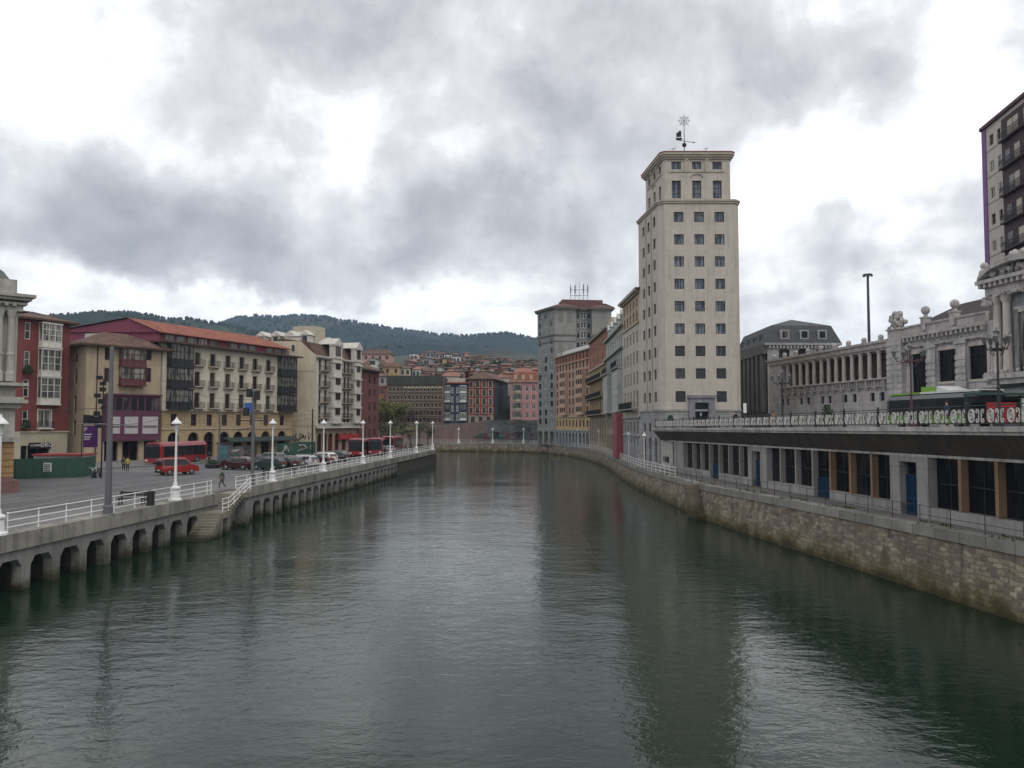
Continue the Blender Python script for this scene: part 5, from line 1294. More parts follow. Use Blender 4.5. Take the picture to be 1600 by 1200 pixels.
sh = L2.one('shop_box', PURW, 1, lambda b: (b.box(xa, xb, -.85, -.002, za, zb), b.box(xa-.2, xb+.15, -1.15, -.84, zb-.15, zb+.1)))
PNL = mat('pale_poster', (.40, .38, .38), .6, .15, 1.5)
for ua, ub in ((165, 184), (190, 212), (218, 243)):
    MB(L2.fr(1)[4]).box(L2.x(1, ua), L2.x(1, ub)-.1, -.92, -.86, L2.z(1, ua, 682)+.4, L2.z(1, ua, 651)).obj('poster', PNL, sh)
    MB(L2.fr(1)[4]).box(L2.x(1, ua)+.1, L2.x(1, ub)-.2, -.95, -.925, L2.z(1, ua, 668), L2.z(1, ua, 666)).obj('poster_line', PURW, sh)
for k in range(7): MB(L2.fr(1)[4]).box(xa+.3+k*(xb-xa-.4)/7, xa+.3+(k+.75)*(xb-xa-.4)/7, -.9, -.86, L2.z(1, 210, 641), L2.z(1, 210, 622)).obj('pane', G_DARK, sh)
for u, w in ((175, 2.0), (205, 2.4), (235, 1.8)): L2.win(1, L2.x(1, u), 2.95, w, 2.9, dict(nx=2, fw=.07, frame=MAROON, pane=G_BLACK, dep=.4))
for u in (150, 248): x = L2.x(1, u); L2.mb('downpipe', BROWNW, 1).box(x-.06, x+.06, -.14, -.02, 3, 19.3) if u == 150 else None
L2.ring('cornice', mat('brown_eaves', (.09, .06, .045)), 19.35, 19.55, 1.0, [0, 1])
L2.finish((1.1, 2.2, 3.5), TILE2)
# ---- long cream block with balconies
YO = mat('ochre_ashlar_ground_floors', (.38, .285, .165), .9, .12, .4, streak=.3, dirt=.3, blocks=(1.2, .5, .02, 0, .06), mort=.7)
CRU = mat('cream_upper_render', (.53, .49, .395), .9, .08, .4, streak=.2, dirt=.15)
Q0, Q1 = (-53.05, 121.3), (-41.1, 150)
L3 = box_bld(Q0, Q1, 14, 'apartment_building', 'long cream building with rows of iron balconies, arched ochre ground floor and red tiled roof', 'building', 2.9, 20.9, CRU)
zsp = L3.z(0, 270, 640.5); L3.bands = [(zsp, YO)]; L3.mats = [CRU, YO]
S_B = dict(nx=2, bars=[.75], fw=.1, frame=BROWNW, pane=G_DARK, dep=.22, sur=.13, surm=CREAMT)
ucol = [307, 331, 354.8, 376.5, 397.5, 418.3]
for u in ucol:
    x = L3.x(0, u); u0 = 307; x0 = L3.x(0, u0)
    for va, vb in ((571, 551), (603.5, 581), (637.5, 613.5)):
        z0 = L3.z(0, u0, va); z1 = L3.z(0, u0, vb); L3.win(0, x, z0, 1.15, z1-z0, S_B)
        L3.balc(0, x, z0, 2.1, .75, .95, CREAMT, IRON)
S_Mz = dict(nx=2, fw=.08, frame=MAROON, pane=G_DARK, dep=.2)
for k, u in enumerate((272, 303, 327.5, 351, 373, 394, 415.5, 440.7)):
    x = L3.x(0, u); z0 = L3.z(0, 303, 665.5); z1 = L3.z(0, 303, 647); L3.win(0, x, z0, 1.2, z1-z0, S_Mz)
    z0 = L3.z(0, 303, 712); z1 = L3.z(0, 303, 675); L3.win(0, x, 2.95, 2.3, L3.z(0, 303, 675)-2.95, dict(nx=2, bars=[.42, .66], fw=.1, frame=(BROWNW, MAROON)[k % 2], pane=G_BLACK, dep=.4), arch=1)
glb = []
for ua, ub in ((259, 294), (432.5, 457)):
    xa, xb = L3.x(0, ua), L3.x(0, ub)
    for va, vb in ((571.5, 537), (604, 574), (638, 607.5)): glazed_bay(L3, 0, xa, xb, L3.z(0, 259+18, va), L3.z(0, 277, vb)-.12, .95, IRON, G_PALE, 5, 2, .95, t=.08)
L3.ring('string_course', CREAMT, zsp-.15, zsp+.15, .3, [0]); L3.ring('cornice', BROWNW, 20.7, 21.0, 1.3, [0, 3]); L3.ring('string_course', CREAMT, L3.z(0, 303, 670)-.1, L3.z(0, 303, 670)+.05, .12, [0])
L = L3.fr(0)[2]
ATT = mat('dark_red_attic', (.13, .03, .035), .8, .15, .5)
MRN = mat('maroon_gable', (.20, .05, .085), .88, .12, .4, streak=.2)
att = L3.one('attic', ATT, 0, lambda b: b.box(.5, L-.6, 1.2, 12, 20.9, 22.5))
for k in range(13):
    x = 1.4+k*2.35
    if k in (5, 9): continue
    MB(L3.fr(0)[4]).box(x, x+1.7, 1.13, 1.18, 21.25, 22.15).obj('attic_window', G_PALE, att)
b = MB(L3.fr(0)[4])
b.add([(-.4, .6, 22.45), (L+.2, .6, 22.45), (L-1.5, 7.2, 24.9), (-.4, 7.2, 24.9), (-.4, 23, 23.6), (L-1.5, 23, 22.6),
       (-.4, .6, 22.3), (L+.2, .6, 22.3), (L-1.5, 23, 22.4), (-.4, 23, 23.3)],
      [(0, 1, 2, 3), (3, 2, 5, 4), (0, 6, 7, 1), (1, 7, 8, 5, 2), (6, 9, 8, 7)])
b.obj('roof', TILE, L3.root)
def gab(b): b.add([(-.1, 1, 20.2), (-.1, 23, 20.2), (-.1, 23, 23.4), (-.1, 7.2, 24.75), (-.1, 1, 22.4), (.3, 1, 20.2), (.3, 23, 20.2), (.3, 23, 23.4), (.3, 7.2, 24.75), (.3, 1, 22.4)], [(0, 4, 3, 2, 1), (5, 6, 7, 8, 9), (0, 5, 9, 4), (0, 1, 6, 5)])
g_ = L3.one('gable_wall', MRN, 0, gab); MB(L3.fr(0)[4]).box(-.16, -.105, 12, 16.5, 22.0, 22.8).obj('strip_window', WB, g_)
aw = L3.one('awning', mat('dark_green_awning', (.03, .045, .04), .8, .2), 0, lambda b: b.add([(13, -.02, 6.1), (L-.5, -.02, 6.1), (L-.5, -1.8, 5.5), (13, -1.8, 5.5), (13, -1.8, 5.3), (L-.5, -1.8, 5.3), (L-.5, -.02, 5.9), (13, -.02, 5.9)], [(0, 3, 2, 1), (3, 4, 5, 2), (4, 7, 6, 5), (0, 7, 4, 3), (1, 2, 5, 6)]))
L3.finish('flat', TILE)
# ---- white ornate corner building with blank party wall
BLK = mat('blank_cream_party_wall', (.53, .46, .345), .92, .08, .25, streak=.3, dirt=.35)
OW = mat('ornate_white_stone', (.52, .495, .44), .9, .14, .7, streak=.3, dirt=.3)
OWG = mat('brownish_ground_stone', (.30, .23, .17), .9, .15, .6, streak=.25)
R0, R1 = (-37.3, 152), (-32.6, 168)
d = Vector((R1[0]-R0[0], R1[1]-R0[1])).normalized(); n = Vector((-d.y, d.x))
L4 = Bld('corner_building', 'tall building with blank cream side wall and ornate white front of bays', 'building', [R0, R1, (R1[0]+n.x*14, R1[1]+n.y*14), (-52, 156)], 2.9, 21.2, OW, bands=[(7.6, OWG)])
S_W = dict(nx=2, bars=[.7], fw=.09, frame=BROWNW, pane=G_DARK, dep=.2, sur=.12, surm=OW)
L = L4.fr(0)[2]
vr = [(576, 564.5), (600, 588), (624, 611), (648, 635)]
X = lambda u: L4.x(0, u)
DKI = mat('very_dark_balcony_iron', (.02, .014, .014), .7)
for va, vb in vr:
    z0 = L4.z(0, 494, va+4.5) if 0 else zv(va, 158); z1 = zv(vb, 158)
    for u in (499, 508, 530.5, 538, 543.5): L4.win(0, X(u), z0-.6, .95, z1-z0+.7, S_W)
    L4.balc(0, X(503.7), z0-.65, X(510.5)-X(497), .9, 1.0, OWG, DKI); L4.balc(0, X(536.5), z0-.65, X(546)-X(527.5), .9, 1.0, OWG, DKI)
for ua, ub in ((513.5, 526.7), (547.5, 557.5)):
    xa, xb = X(ua), X(ub)
    bay = L4.one('bay', OW, 0, lambda b: (b.box(xa, xb, -1.0, -.002, 8.6, 23.9), [b.box(xa-.15, xb+.15, -1.2, -.002, z_, z_+.3) for z_ in (8.4, 11.5, 14.5, 17.4, 20.3, 21.2, 23.7)]))
    for va, vb in vr+[(555, 537.5)]:
        z0, z1 = zv(va, 156), zv(vb, 156); w = (xb-xa)*.55; xm = (xa+xb)/2
        p = L4.fr(0)[4] @ Vector((xm-w/2, -1.06, z0)); fm, pm, _ = window_mesh(w, z1-z0, dict(nx=2, bars=[.7], fw=.1, frame=BROWNW, pane=G_DARK)) if 0 else window_mesh(w, z1-z0, S_W)
        o = place('window', fm, L4.root, p, L4.fr(0)[3]); place('pane', pm, o, p)
    L4.one('bay_gable', OW, 0, lambda b: b.add([(xa-.2, -1.25, 24.0), (xb+.2, -1.25, 24.0), ((xa+xb)/2, -1.25, 25.3), (xa-.2, 3, 24.0), (xb+.2, 3, 24.0), ((xa+xb)/2, 3, 25.3)], [(0, 1, 2), (0, 2, 5, 3), (1, 4, 5, 2)]))
for u in (499, 508, 520, 530.5, 538, 543.5, 552.5): L4.win(0, X(u), 8.4, 1.0, 1.6, S_W, arch=.5)
for k, u in enumerate((500, 508, 517, 527, 538, 548)): L4.win(0, X(u), 2.95, 1.9, 3.6, dict(nx=2, bars=[.7], fw=.1, frame=MAROON if k < 2 else mat('red_shopfront', (.32, .04, .03), .5) if k == 2 else D.materials['red_shopfront'], pane=G_BLACK, dep=.3), arch=1)
RAWN = mat('red_shop_fascia', (.33, .03, .03), .6, .2, 1)
L4.one('red_fascia', RAWN, 0, lambda b: b.box(X(528), X(557), -.5, -.002, 5.2, 6.3))
for z_, o in ((7.5, .9), (7.8, .5), (20.9, .6), (21.1, .8)): L4.ring('cornice', OW, z_, z_+.25, o, [0])
b = L4.mb('balustrade', OW, 0)
b.box(.2, L-.2, -.85, -.75, 8.5, 8.65); b.box(.2, L-.2, -.85, -.75, 7.8, 7.9)
for k in range(40): x = .3+(L-.6)*k/39; b.box(x-.06, x+.06, -.84, -.76, 7.9, 8.5)
# party wall drawn as a skin on the side facing the camera
sd = 3; a_, dd_, Ls, an_, Ms = L4.fr(3)
pw = L4.one('party_wall', BLK, 3, lambda b: b.add([(-.02, -.06, 2.9), (Ls, -.06, 2.9), (Ls, -.06, 21.3), (Ls-3.4, -.06, 24.2), (-.02, -.06, 24.4), (-.02, .3, 2.9), (Ls, .3, 2.9), (Ls, .3, 21.3), (Ls-3.4, .3, 24.2), (-.02, .3, 24.4)], [(0, 1, 2, 3, 4), (9, 8, 7, 6, 5), (1, 6, 7, 2), (2, 7, 8, 3), (3, 8, 9, 4)]))
xw = L4.x(3, 458.5, 22); z0 = L4.z(3, 458.5, 550)
o = MB(Ms).box(xw-.45, xw+.45, -.12, -.065, z0, z0+1.5).obj('window', WHITE, L4.root); MB(Ms).box(xw-.33, xw+.33, -.14, -.121, z0+.1, z0+1.4).obj('pane', G_DARK, o)
for z_ in (L4.z(3, 470, 581), L4.z(3, 470, 666)): L4.mb('wall_joint', BGD, 3).box(0, Ls, -.075, -.061, z_, z_+.07)
# graffiti scrawl and shop strip at the foot of the party wall
gr = MB(Ms); rr = random.Random(12)
for k in range(9):
    x0 = Ls-5.6+k*.55; pts = [(x0+rr.uniform(-.5, .6), -.075, 5.6+rr.uniform(-.7, 1.1)) for _ in range(5)]; gr.tube(pts, .07, 4)
gr.obj('graffiti', BROWNW, pw)
b = MB(L4.fr(0)[4]); b.add([(0, .2, 21.2), (L, .2, 21.2), (L, 1.6, 24.0), (0, 1.6, 24.0), (0, 12, 21.2), (L, 12, 21.2), (L, 8, 24.9), (0, 8, 24.9)], [(0, 1, 2, 3), (3, 2, 6, 7), (7, 6, 5, 4), (1, 5, 6, 2), (0, 3, 7, 4)])
b.obj('roof', TILE2, L4.root)
for k in range(4):
    xx = 2.5+k*3.6; o = L4.one('dormer', OW, 0, lambda b: (b.box(xx-.8, xx+.8, 4.5, 8, 24, 25.4), b.add([(xx-1, 4.3, 25.4), (xx+1, 4.3, 25.4), (xx, 4.3, 26.3), (xx-1, 8, 25.4), (xx+1, 8, 25.4), (xx, 8, 26.3)], [(0, 1, 2), (0, 2, 5, 3), (1, 4, 5, 2)])))
for k in range(4):
    xx = 2.0+k*3.2; o = L4.one('dormer', OW, 3, lambda b: (b.box(xx-.9, xx+.9, 2, 5, 24, 25.6), b.add([(xx-1.15, 1.8, 25.6), (xx+1.15, 1.8, 25.6), (xx, 1.8, 26.6), (xx-1.15, 5.2, 25.6), (xx+1.15, 5.2, 25.6), (xx, 5.2, 26.6)], [(0, 1, 2), (0, 2, 5, 3), (1, 4, 5, 2)])))
    MB(Ms).box(xx-.5, xx+.5, 1.93, 1.97, 24.3, 25.4).obj('pane', G_DARK, o)
L4.one('roof_house', CRL, 3, lambda b: b.box(Ls-7.5, Ls-2.5, 4, 8, 24, 27.6))
b = L4.mb('roof', TILE, 3); b.box(-.5, Ls-3, 1.7, 9, 24.9, 25.1) if 0 else b.add([(-.3, 1, 24.45), (Ls-3.2, 1, 24.3), (Ls-3.2, 8, 26.2), (-.3, 8, 26.2)], [(0, 1, 2, 3)])
L4.finish()
# ---- dark brown house
L5 = Bld('brown_house', 'dark maroon brown house with a plain shaded side wall, right of the ornate white building', 'house', [(-32.4, 169.5), (-31.6, 172.6), (-30.0, 180), (-42, 182), (-43, 172)], 2.9, 20.0, mat('maroon_brown_render', (.13, .05, .042), .9, .12, .5, streak=.2))
for r_ in range(5): L5.win(1, 2.2, 5.5+2.9*r_, 1.1, 1.7, S_M); L5.win(1, 5.2, 5.5+2.9*r_, 1.1, 1.7, S_M)
L5.ring('cornice', BROWNW, 19.8, 20.1, .9)
L5.finish((.9, 2.4, 4), TILE2)
# ============================================================ far bank
RET = mat('graffitied_grey_retaining_wall', (.13, .13, .125), .95, .35, .25, streak=.4, dirt=.6, blocks=(1.4, .6, .03, 0, .2), mort=.6)
RETP = mat('pinkish_retaining_wall', (.17, .115, .105), .95, .25, .3, streak=.3, dirt=.5)
def rz(x, y): return interp([(-60, 5.4), (-33, 6.4), (-22, 7.6), (-14, 8.6), (-8, 9.3), (40, 9.6)], x)
b = MB(); ps = [(-420, 246.2), (-60, 246.2), (-22, 245.4), (-8, 245.2), (6, 244.6), (12, 241), (30, 239)]
def wallseg(b, ps, z0, zf, th=.6):
    for p, q in zip(ps[:-1], ps[1:]):
        n = max(1, int(math.hypot(q[0]-p[0], q[1]-p[1])/4))
        for k in range(n):
            a = (p[0]+(q[0]-p[0])*k/n, p[1]+(q[1]-p[1])*k/n); c_ = (p[0]+(q[0]-p[0])*(k+1)/n, p[1]+(q[1]-p[1])*(k+1)/n)
            b.add([(*a, z0), (*c_, z0), (*c_, zf(*c_)), (*a, zf(*a)), (c_[0], c_[1]+th, zf(*c_)), (a[0], a[1]+th, zf(*a))], [(0, 1, 2, 3), (3, 2, 4, 5)])
ret = empty('retaining_wall', (-8, 245, 2.4), 'tall grey retaining wall with graffiti above the far bank promenade', 'wall')
b = MB(); wallseg(b, ps[3:], 2.4, rz); b.obj('grey_wall', RET, ret)
b = MB(); wallseg(b, ps[:4], 2.4, rz); b.obj('pinkish_wall', RETP, ret)
rr = random.Random(5); gcol = [mat('graffiti_green', (.06, .13, .11), .9, .3, 2), mat('graffiti_red', (.16, .05, .06), .9, .3, 2), mat('graffiti_black', (.03, .03, .035), .9, .3, 2)]
for k in range(9):
    b = MB(); x0 = -10+k*2.4; 
    pts = [(x0+rr.uniform(-1.4, 1.4), 244.75-(.35 if x0 > 5 else 0), 3.2+rr.random()*2.6) for _ in range(7)]; b.tube(pts, .18, 4); b.obj('graffiti', gcol[k % 3], ret)
b = MB(); b.quad((-420, 246.5, 9.2), (120, 246.5, 9.2), (120, 263, 9.2), (-420, 263, 9.2)) if 0 else None
tg = MB(); tg.add([(-420, 246.8, 5.4), (-60, 246.8, 5.3), (-22, 246, 7.5), (-8, 245.8, 9.2), (90, 240, 9.4), (90, 264, 9.4), (-8, 264, 9.2), (-22, 264, 9.0), (-60, 264, 8.9), (-420, 264, 8.9)], [(0, 1, 8, 9), (1, 2, 7, 8), (2, 3, 6, 7), (3, 4, 5, 6)])
tag(tg.obj('ground', mat('upper_street_ground', (.10, .095, .09), .95, .2, .2)), kind='structure')
def simple_fill(B, i, nx, rows_, w, st, m0=1.2, arch=0):
    L = B.fr(i)[2]
    for k in range(nx):
        x = m0+(L-2*m0)*k/max(1, nx-1)
        for z0, h in rows_: B.win(i, x, z0, w, h, st, arch=arch)
PK = mat('pink_render', (.42, .22, .22), .9, .1, .4, streak=.2)
Pk = Bld('pink_house', 'pink house with cream glazed bays and red tiled mansard roof, on the far bank', 'house', [(xu(797, 262), 262), (xu(850, 262), 262), (xu(850, 262), 274), (xu(797, 262), 274)], 8.8, 22.2, PK)
simple_fill(Pk, 0, 5, [(10.2+2.9*k, 1.8) for k in range(4)], 1.15, dict(nx=2, bars=[.7], fw=.1, frame=WHITE, pane=G_DARK, dep=.2), 1.2)
for k in range(4): glazed_bay(Pk, 0, 1.6, 3.4, 9.9+2.9*k, 12.3+2.9*k, .6, CRL, G_DARK, 2, 1, .6)
Pk.ring('cornice', CRL, 22.0, 22.3, .6, [0])
b = MB(); b.loft([[(*p, 22.3) for p in offset(Pk.pts, .4)], [(*p, 25.2) for p in offset(Pk.pts, -1.2)], [(*p, 25.8) for p in offset(Pk.pts, -4)]]); b.obj('roof', TILE, Pk.root)
for k in range(4): o = MB().box(Pk.pts[0][0]+1.2+2.6*k, Pk.pts[0][0]+2.3+2.6*k, 262-.1, 264, 22.8, 24.3).obj('dormer', CRL, Pk.root)
Pk.finish()
RD = mat('bright_red_render', (.29, .05, .05), .88, .12, .4, streak=.2)
Rd = Bld('red_house', 'bright red house with cream framed windows and a long dark side, on the far bank', 'house', [(xu(731, 257), 257), (xu(771, 257), 257), (xu(793, 285), 285), (xu(740, 285), 285)], 7.5, 22.5, RD, bands=[(11.0, SANDY)])
S_RC = dict(nx=2, bars=[.7], fw=.09, frame=BROWNW, pane=G_DARK, dep=.2, sur=.22, surm=CRL)
simple_fill(Rd, 0, 4, [(11.6+2.8*k, 1.9) for k in range(4)], 1.0, S_RC, 1.0)
simple_fill(Rd, 0, 3, [(8.2, 2.4)], 1.3, S_RC, 1.6)
for k in range(4):
    for x in (3.1, 5.6): Rd.balc(0, x, 11.55+2.8*k, 1.5, .6, .9, CRL, IRON)
L = Rd.fr(1)[2]
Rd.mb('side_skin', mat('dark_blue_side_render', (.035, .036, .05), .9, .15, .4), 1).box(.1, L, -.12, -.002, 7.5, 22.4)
Rd.ring('cornice', BROWNW, 22.3, 22.6, .6)
Rd.finish((.8, 2.6, 4), TILE2)
NV_ = mat('navy_render', (.045, .05, .085), .85, .12, .4)
Nv = Bld('navy_house', 'dark navy blue house with white glazed bay windows, left of the bright red house', 'house', [(xu(691, 256), 256), (xu(730.5, 256), 256), (xu(730.5, 256), 268), (xu(691, 256), 268)], 6.5, 21.2, NV_)
L = Nv.fr(0)[2]
for xa in (.4, L-2.5):
    for k in range(4): glazed_bay(Nv, 0, xa, xa+2.1, 9.5+2.9*k, 11.7+2.9*k, .5, NV_ if k == 1 else WHITE, G_PALE, 3, 1, .5)
simple_fill(Nv, 0, 2, [(9.3+2.9*k, 2.1) for k in range(4)], .8, dict(nx=2, bars=[.7], fw=.12, frame=WHITE, pane=G_DARK, dep=.2), 3.2)
Nv.ring('cornice', BROWNW, 21.0, 21.3, .6); Nv.one('attic', CR2, 0, lambda b: b.box(1.5, L-.8, 1.5, 8, 21.2, 22.9))
Nv.finish((.7, .8, 4), TILE)
BRN = mat('brown_concrete_panels', (.14, .10, .08), .9, .2, .4, streak=.3)
BRD = mat('rusted_roof_screen', (.055, .052, .045), .9, .3, .5, streak=.5)
Ar = Bld('office_block', 'brown block with rows of small arched windows and a dark screen along its roof', 'building', [(xu(603, 243.5)-1, 251), (xu(692, 250), 250), (xu(692, 250), 264), (xu(603, 243.5)-1, 265)], 5, 20.6, BRN)
L = Ar.fr(0)[2]
S_AR = dict(nx=1, fw=.12, frame=CRL, pane=G_BLACK, dep=.25)
for k in range(14):
    x = 1.0+(L-2)*k/13
    for r_, z0 in enumerate((18.4, 15.8, 13.4)): Ar.win(0, x, z0, .75, 1.25, S_AR, arch=1)
    for z0 in (11.0, 8.8): Ar.win(0, x, z0, .95, 1.3, dict(S1W, frame=BROWNW) if 0 else S1)
for k in range(14):
    x = 1.0+(L-2)*k/13; Ar.mb('white_hood', CRL, 0).box(x-.42, x+.42, -.15, -.002, 19.35, 19.9) if k > 3 else None
    Ar.mb('sill', CRL, 0).box(x-.5, x+.5, -.2, -.002, 6.6, 7.3) if k % 5 != 4 else None
Ar.one('roof_screen', BRD, 0, lambda b: [b.box(x_*.62, x_*.62+.45, -.3, .1, 20.4, 23.4) for x_ in range(int(L/.62))]+[b.box(0, L, -.25, 8, 20.6, 23.2)] and None)
for z_ in (10.5, 12.9, 15.3, 17.9): Ar.ring('string_course', BRD, z_, z_+.15, .12, [0])
Ar.finish('flat', BRD)
# ---- hillside town: every house its own thing
HC = [('pale cream', (.42, .36, .27)), ('white', (.50, .49, .46)), ('pinkish', (.40, .24, .20)), ('ochre', (.36, .25, .12)), ('brick red', (.26, .10, .06)), ('grey', (.26, .26, .26)), ('tan', (.30, .22, .15))]
HM = [mat('hill_'+n_.replace(' ', '_')+'_render', c_, .9, .1, .3, streak=.2) for n_, c_ in HC]
HTL = mat('faded_hill_roof_tiles', (.21, .10, .075), .9, .3, .3)
RC = [('red tiled', HTL), ('brown tiled', TILE2), ('flat grey', SLATE)]
WDK = mat('far_window_dark', (.03, .03, .035), .4)
def hill_house(u, vt, w_px, Y, ci, ri, label, nfl=None, group='houses crowded on the hillside behind the river', name='hillside_house', rot=0, base=None):
    X0 = xu(u-w_px/2, Y, 30); X1 = xu(u+w_px/2, Y, 30); zt = zv(vt, Y); zb = (town_z((X0+X1)/2, Y)-1) if base is None else base
    zt = max(zt, zb+5); dep = 9; r_ = math.radians(rot)
    cx, cy = (X0+X1)/2, Y+dep/2; hw = (X1-X0)/2
    f = lambda x, y: (cx+x*math.cos(r_)-y*math.sin(r_), cy+x*math.sin(r_)+y*math.cos(r_))
    pts = [f(-hw, -dep/2), f(hw, -dep/2), f(hw, dep/2), f(-hw, dep/2)]
    root = empty(name, (cx, cy, zb), label, 'house', group)
    MB().prism(pts, zb, zt).obj('wall', HM[ci], root)
    ro = RC[ri][1]
    if ri < 2:
        a = offset(pts, .5); b = MB(); h_ = min(2.4, hw*.6)
        g0 = f(-hw*.75, 0); g1 = f(hw*.75, 0)
        b.add([(*a[0], zt), (*a[1], zt), (*a[2], zt), (*a[3], zt), (*g0, zt+h_), (*g1, zt+h_)], [(0, 1, 5, 4), (2, 3, 4, 5), (1, 2, 5), (3, 0, 4)]); b.obj('roof', ro, root)
    else: MB().prism(offset(pts, .25), zt, zt+.4).obj('roof', ro, root)
    M = Matrix.Translation((*pts[0], 0)) @ Matrix.Rotation(r_, 4, 'Z'); nf = max(1, int((zt-zb-.5)/2.9)); nw = max(2, int(2*hw/2.6))
    if w_px > 7:
        b = MB(M)
        for k in range(min(nf, 7)):
            for q in range(nw):
                x = 2*hw*(q+.5)/nw; z = zt-2.3-2.9*k
                if z < zb+.3: continue
                b.box(x-.5, x+.5, -.05, -.005, z, z+1.5)
        b.obj('windows', WDK, root) if b.f else None
    return root
hill_house(588, 553, 44, 330, 2, 1, 'large pinkish brick house with a pale attic storey on the hillside, left of the trees', group='large hillside buildings', name='large_house')
hill_house(588, 549, 30, 333, 1, 2, 'pale attic block above the large pinkish house on the hillside', group='large hillside buildings', name='large_house')
hill_house(584, 571, 34, 292, 0, 1, 'cream house below the large pinkish one, directly left of the ochre row', name='house')
hill_house(612, 573, 26, 290, 3, 1, 'ochre yellow house in the row above the brown block, leftmost', name='house')
hill_house(633, 575, 16, 291, 0, 1, 'cream yellow house in the row above the brown block, second', name='house')
hill_house(592, 588, 22, 272, 5, 1, 'mottled grey old house behind the yellow green tree', name='house')
hill_house(582, 560, 8, 285, 1, 1, 'narrow white house end standing beside the dark brown house', name='house')
hill_house(594, 604, 14, 262, 4, 1, 'orange red house wall behind the yellow green tree', name='house')
hill_house(646, 553, 12, 420, 1, 2, 'white flat topped block at the left end of the hilltop houses', name='house')
hill_house(700, 554, 12, 400, 1, 2, 'white slab block, left one of the pair on the hill', name='house')
hill_house(713, 557, 11, 398, 1, 2, 'white slab block, right one of the pair on the hill', name='house')
hill_house(686, 553, 12, 402, 5, 1, 'grey apartment house left of the two white slabs', name='house')
hill_house(672, 550, 12, 404, 5, 1, 'tall grey house with red roof at the top of the hill town', name='house')
hill_house(668, 580, 22, 300, 2, 1, 'low pink house right of the yellow row behind the brown block roof', name='house')
hill_house(650, 577, 12, 293, 1, 0, 'white and green house right of the yellow row', name='house')
hill_house(705, 588, 26, 275, 1, 0, 'white house behind the navy house roof', name='house')
hill_house(818, 583, 30, 285, 0, 0, 'cream gabled house above the pink house on the far bank', name='house')
hill_house(838, 578, 16, 300, 4, 0, 'brick red house tucked beside the dark grey tower', name='house')
hill_house(792, 590, 26, 292, 1, 0, 'white row house behind the bright red house roof', name='house')
rnd = random.Random(21)
k = 0
for row, (Y, v0, ua, ub, step) in enumerate(((300, 583, 640, 800, 11), (325, 578, 645, 840, 10), (350, 573, 640, 845, 9.5), (380, 568, 634, 845, 9), (410, 563.5, 640, 845, 8.5), (440, 560, 640, 800, 8), (475, 556.5, 650, 770, 8), (330, 569, 555, 610, 11))):
    u = ua+rnd.random()*6
    while u < ub:
        dv_ = -4*math.exp(-((u-685)/35)**2) if row > 2 else 0
        if row >= 4 and u > 735: dv_ += (u-735)*.06
        ci = rnd.choice((0, 1, 2, 2, 3, 4, 4, 5, 6, 6)); ri = rnd.choice((0, 0, 1, 1, 2, 2))
        w = step*rnd.uniform(.6, 1.05)
        hill_house(u, v0+dv_+rnd.uniform(-4.5, 2.5), w, Y+rnd.uniform(-6, 6), ci, ri, 'small %s house with %s roof among the crowded hillside houses' % (HC[ci][0], RC[ri][0]), group='small hillside houses '+HC[ci][0]+' '+RC[ri][0], rot=rnd.uniform(-20, 20))
        u += step*rnd.uniform(.65, 1.05); k += 1
# a few far houses on the left skyline behind the roofs
for u, v, w in ((452, 510, 20), (430, 521, 14), (415, 523, 12), (470, 520, 14)):
    pass
# ============================================================ street furniture, left quay
YL = [39.9, 57.6, 76.2, 92.2, 110, 127, 149, 167]
LAB = ['white lamp post on a pedestal, at the left edge and nearest the camera', 'white lamp post just before the quay steps, in front of the red bus', 'white lamp post first beyond the quay steps',
       'white lamp post in front of the blank cream wall and parked cars', 'white lamp post in front of the dark maroon brown house', 'white lamp post in front of the yellow green tree', 'white lamp post next to last towards the quay end', 'white lamp post at the far end of the quay']
for y, l_ in zip(YL, LAB): lamp(QX(y)-.42, y, 2.95, 5.95, l_)
lamp(QX(165)-3.3, 165.5, 2.93, 5.9, 'slim white lamp post set back from the edge near the quay end', ped=False, s=.8)
def qp(y0, y1, o=-.42, n=None): 
    n = n or max(2, int((y1-y0)/4)); return [(QX(y0+(y1-y0)*k/n)+o, y0+(y1-y0)*k/n) for k in range(n+1)]
ZQ = lambda x, y: 2.97
rail_run(qp(4, 39.3), ZQ, 'railing', 'white quay railing before the nearest lamp post, at left edge', gap=2.35)
rail_run(qp(40.6, 57.0), ZQ, 'railing', 'white quay railing between the first and second lamp posts', gap=2.35)
rail_run(qp(58.3, 63.3), ZQ, 'railing', 'short white railing between the second lamp post and the quay steps', gap=2.15)
rail_run(qp(67.9, 75.7), ZQ, 'railing', 'white railing from the quay steps to the third lamp post', gap=2.3)
rail_run(qp(76.8, 91.8), ZQ, 'railing', 'white quay railing between the third and fourth lamp posts', gap=2.35)
rail_run(qp(92.8, 109.6), ZQ, 'railing', 'white quay railing between the fourth and fifth lamp posts', gap=2.35)
rail_run(qp(110.6, 126.6), ZQ, 'railing', 'white quay railing between the fifth and sixth lamp posts', gap=2.35)
rail_run(qp(127.5, 168.8), ZQ, 'railing', 'white quay railing from the sixth lamp post to the end of the quay', gap=2.35)
# sloping stair rail: landing then up the flight
pts = [(-22.0, 61.2), (-22.0, 62.7), (-22.0, 67.7)]
rail_run(pts, lambda x, y: 1.74+max(0, (y-62.7))*(2.97-1.74)/5.0, 'stair_railing', 'white sloping handrail down the river side of the quay steps', gap=1.25)
rail_run([(-23.6, 63.5), (-23.6, 67.8)], ZQ, 'railing', 'white railing behind the quay steps opening', gap=2.1) if 0 else None
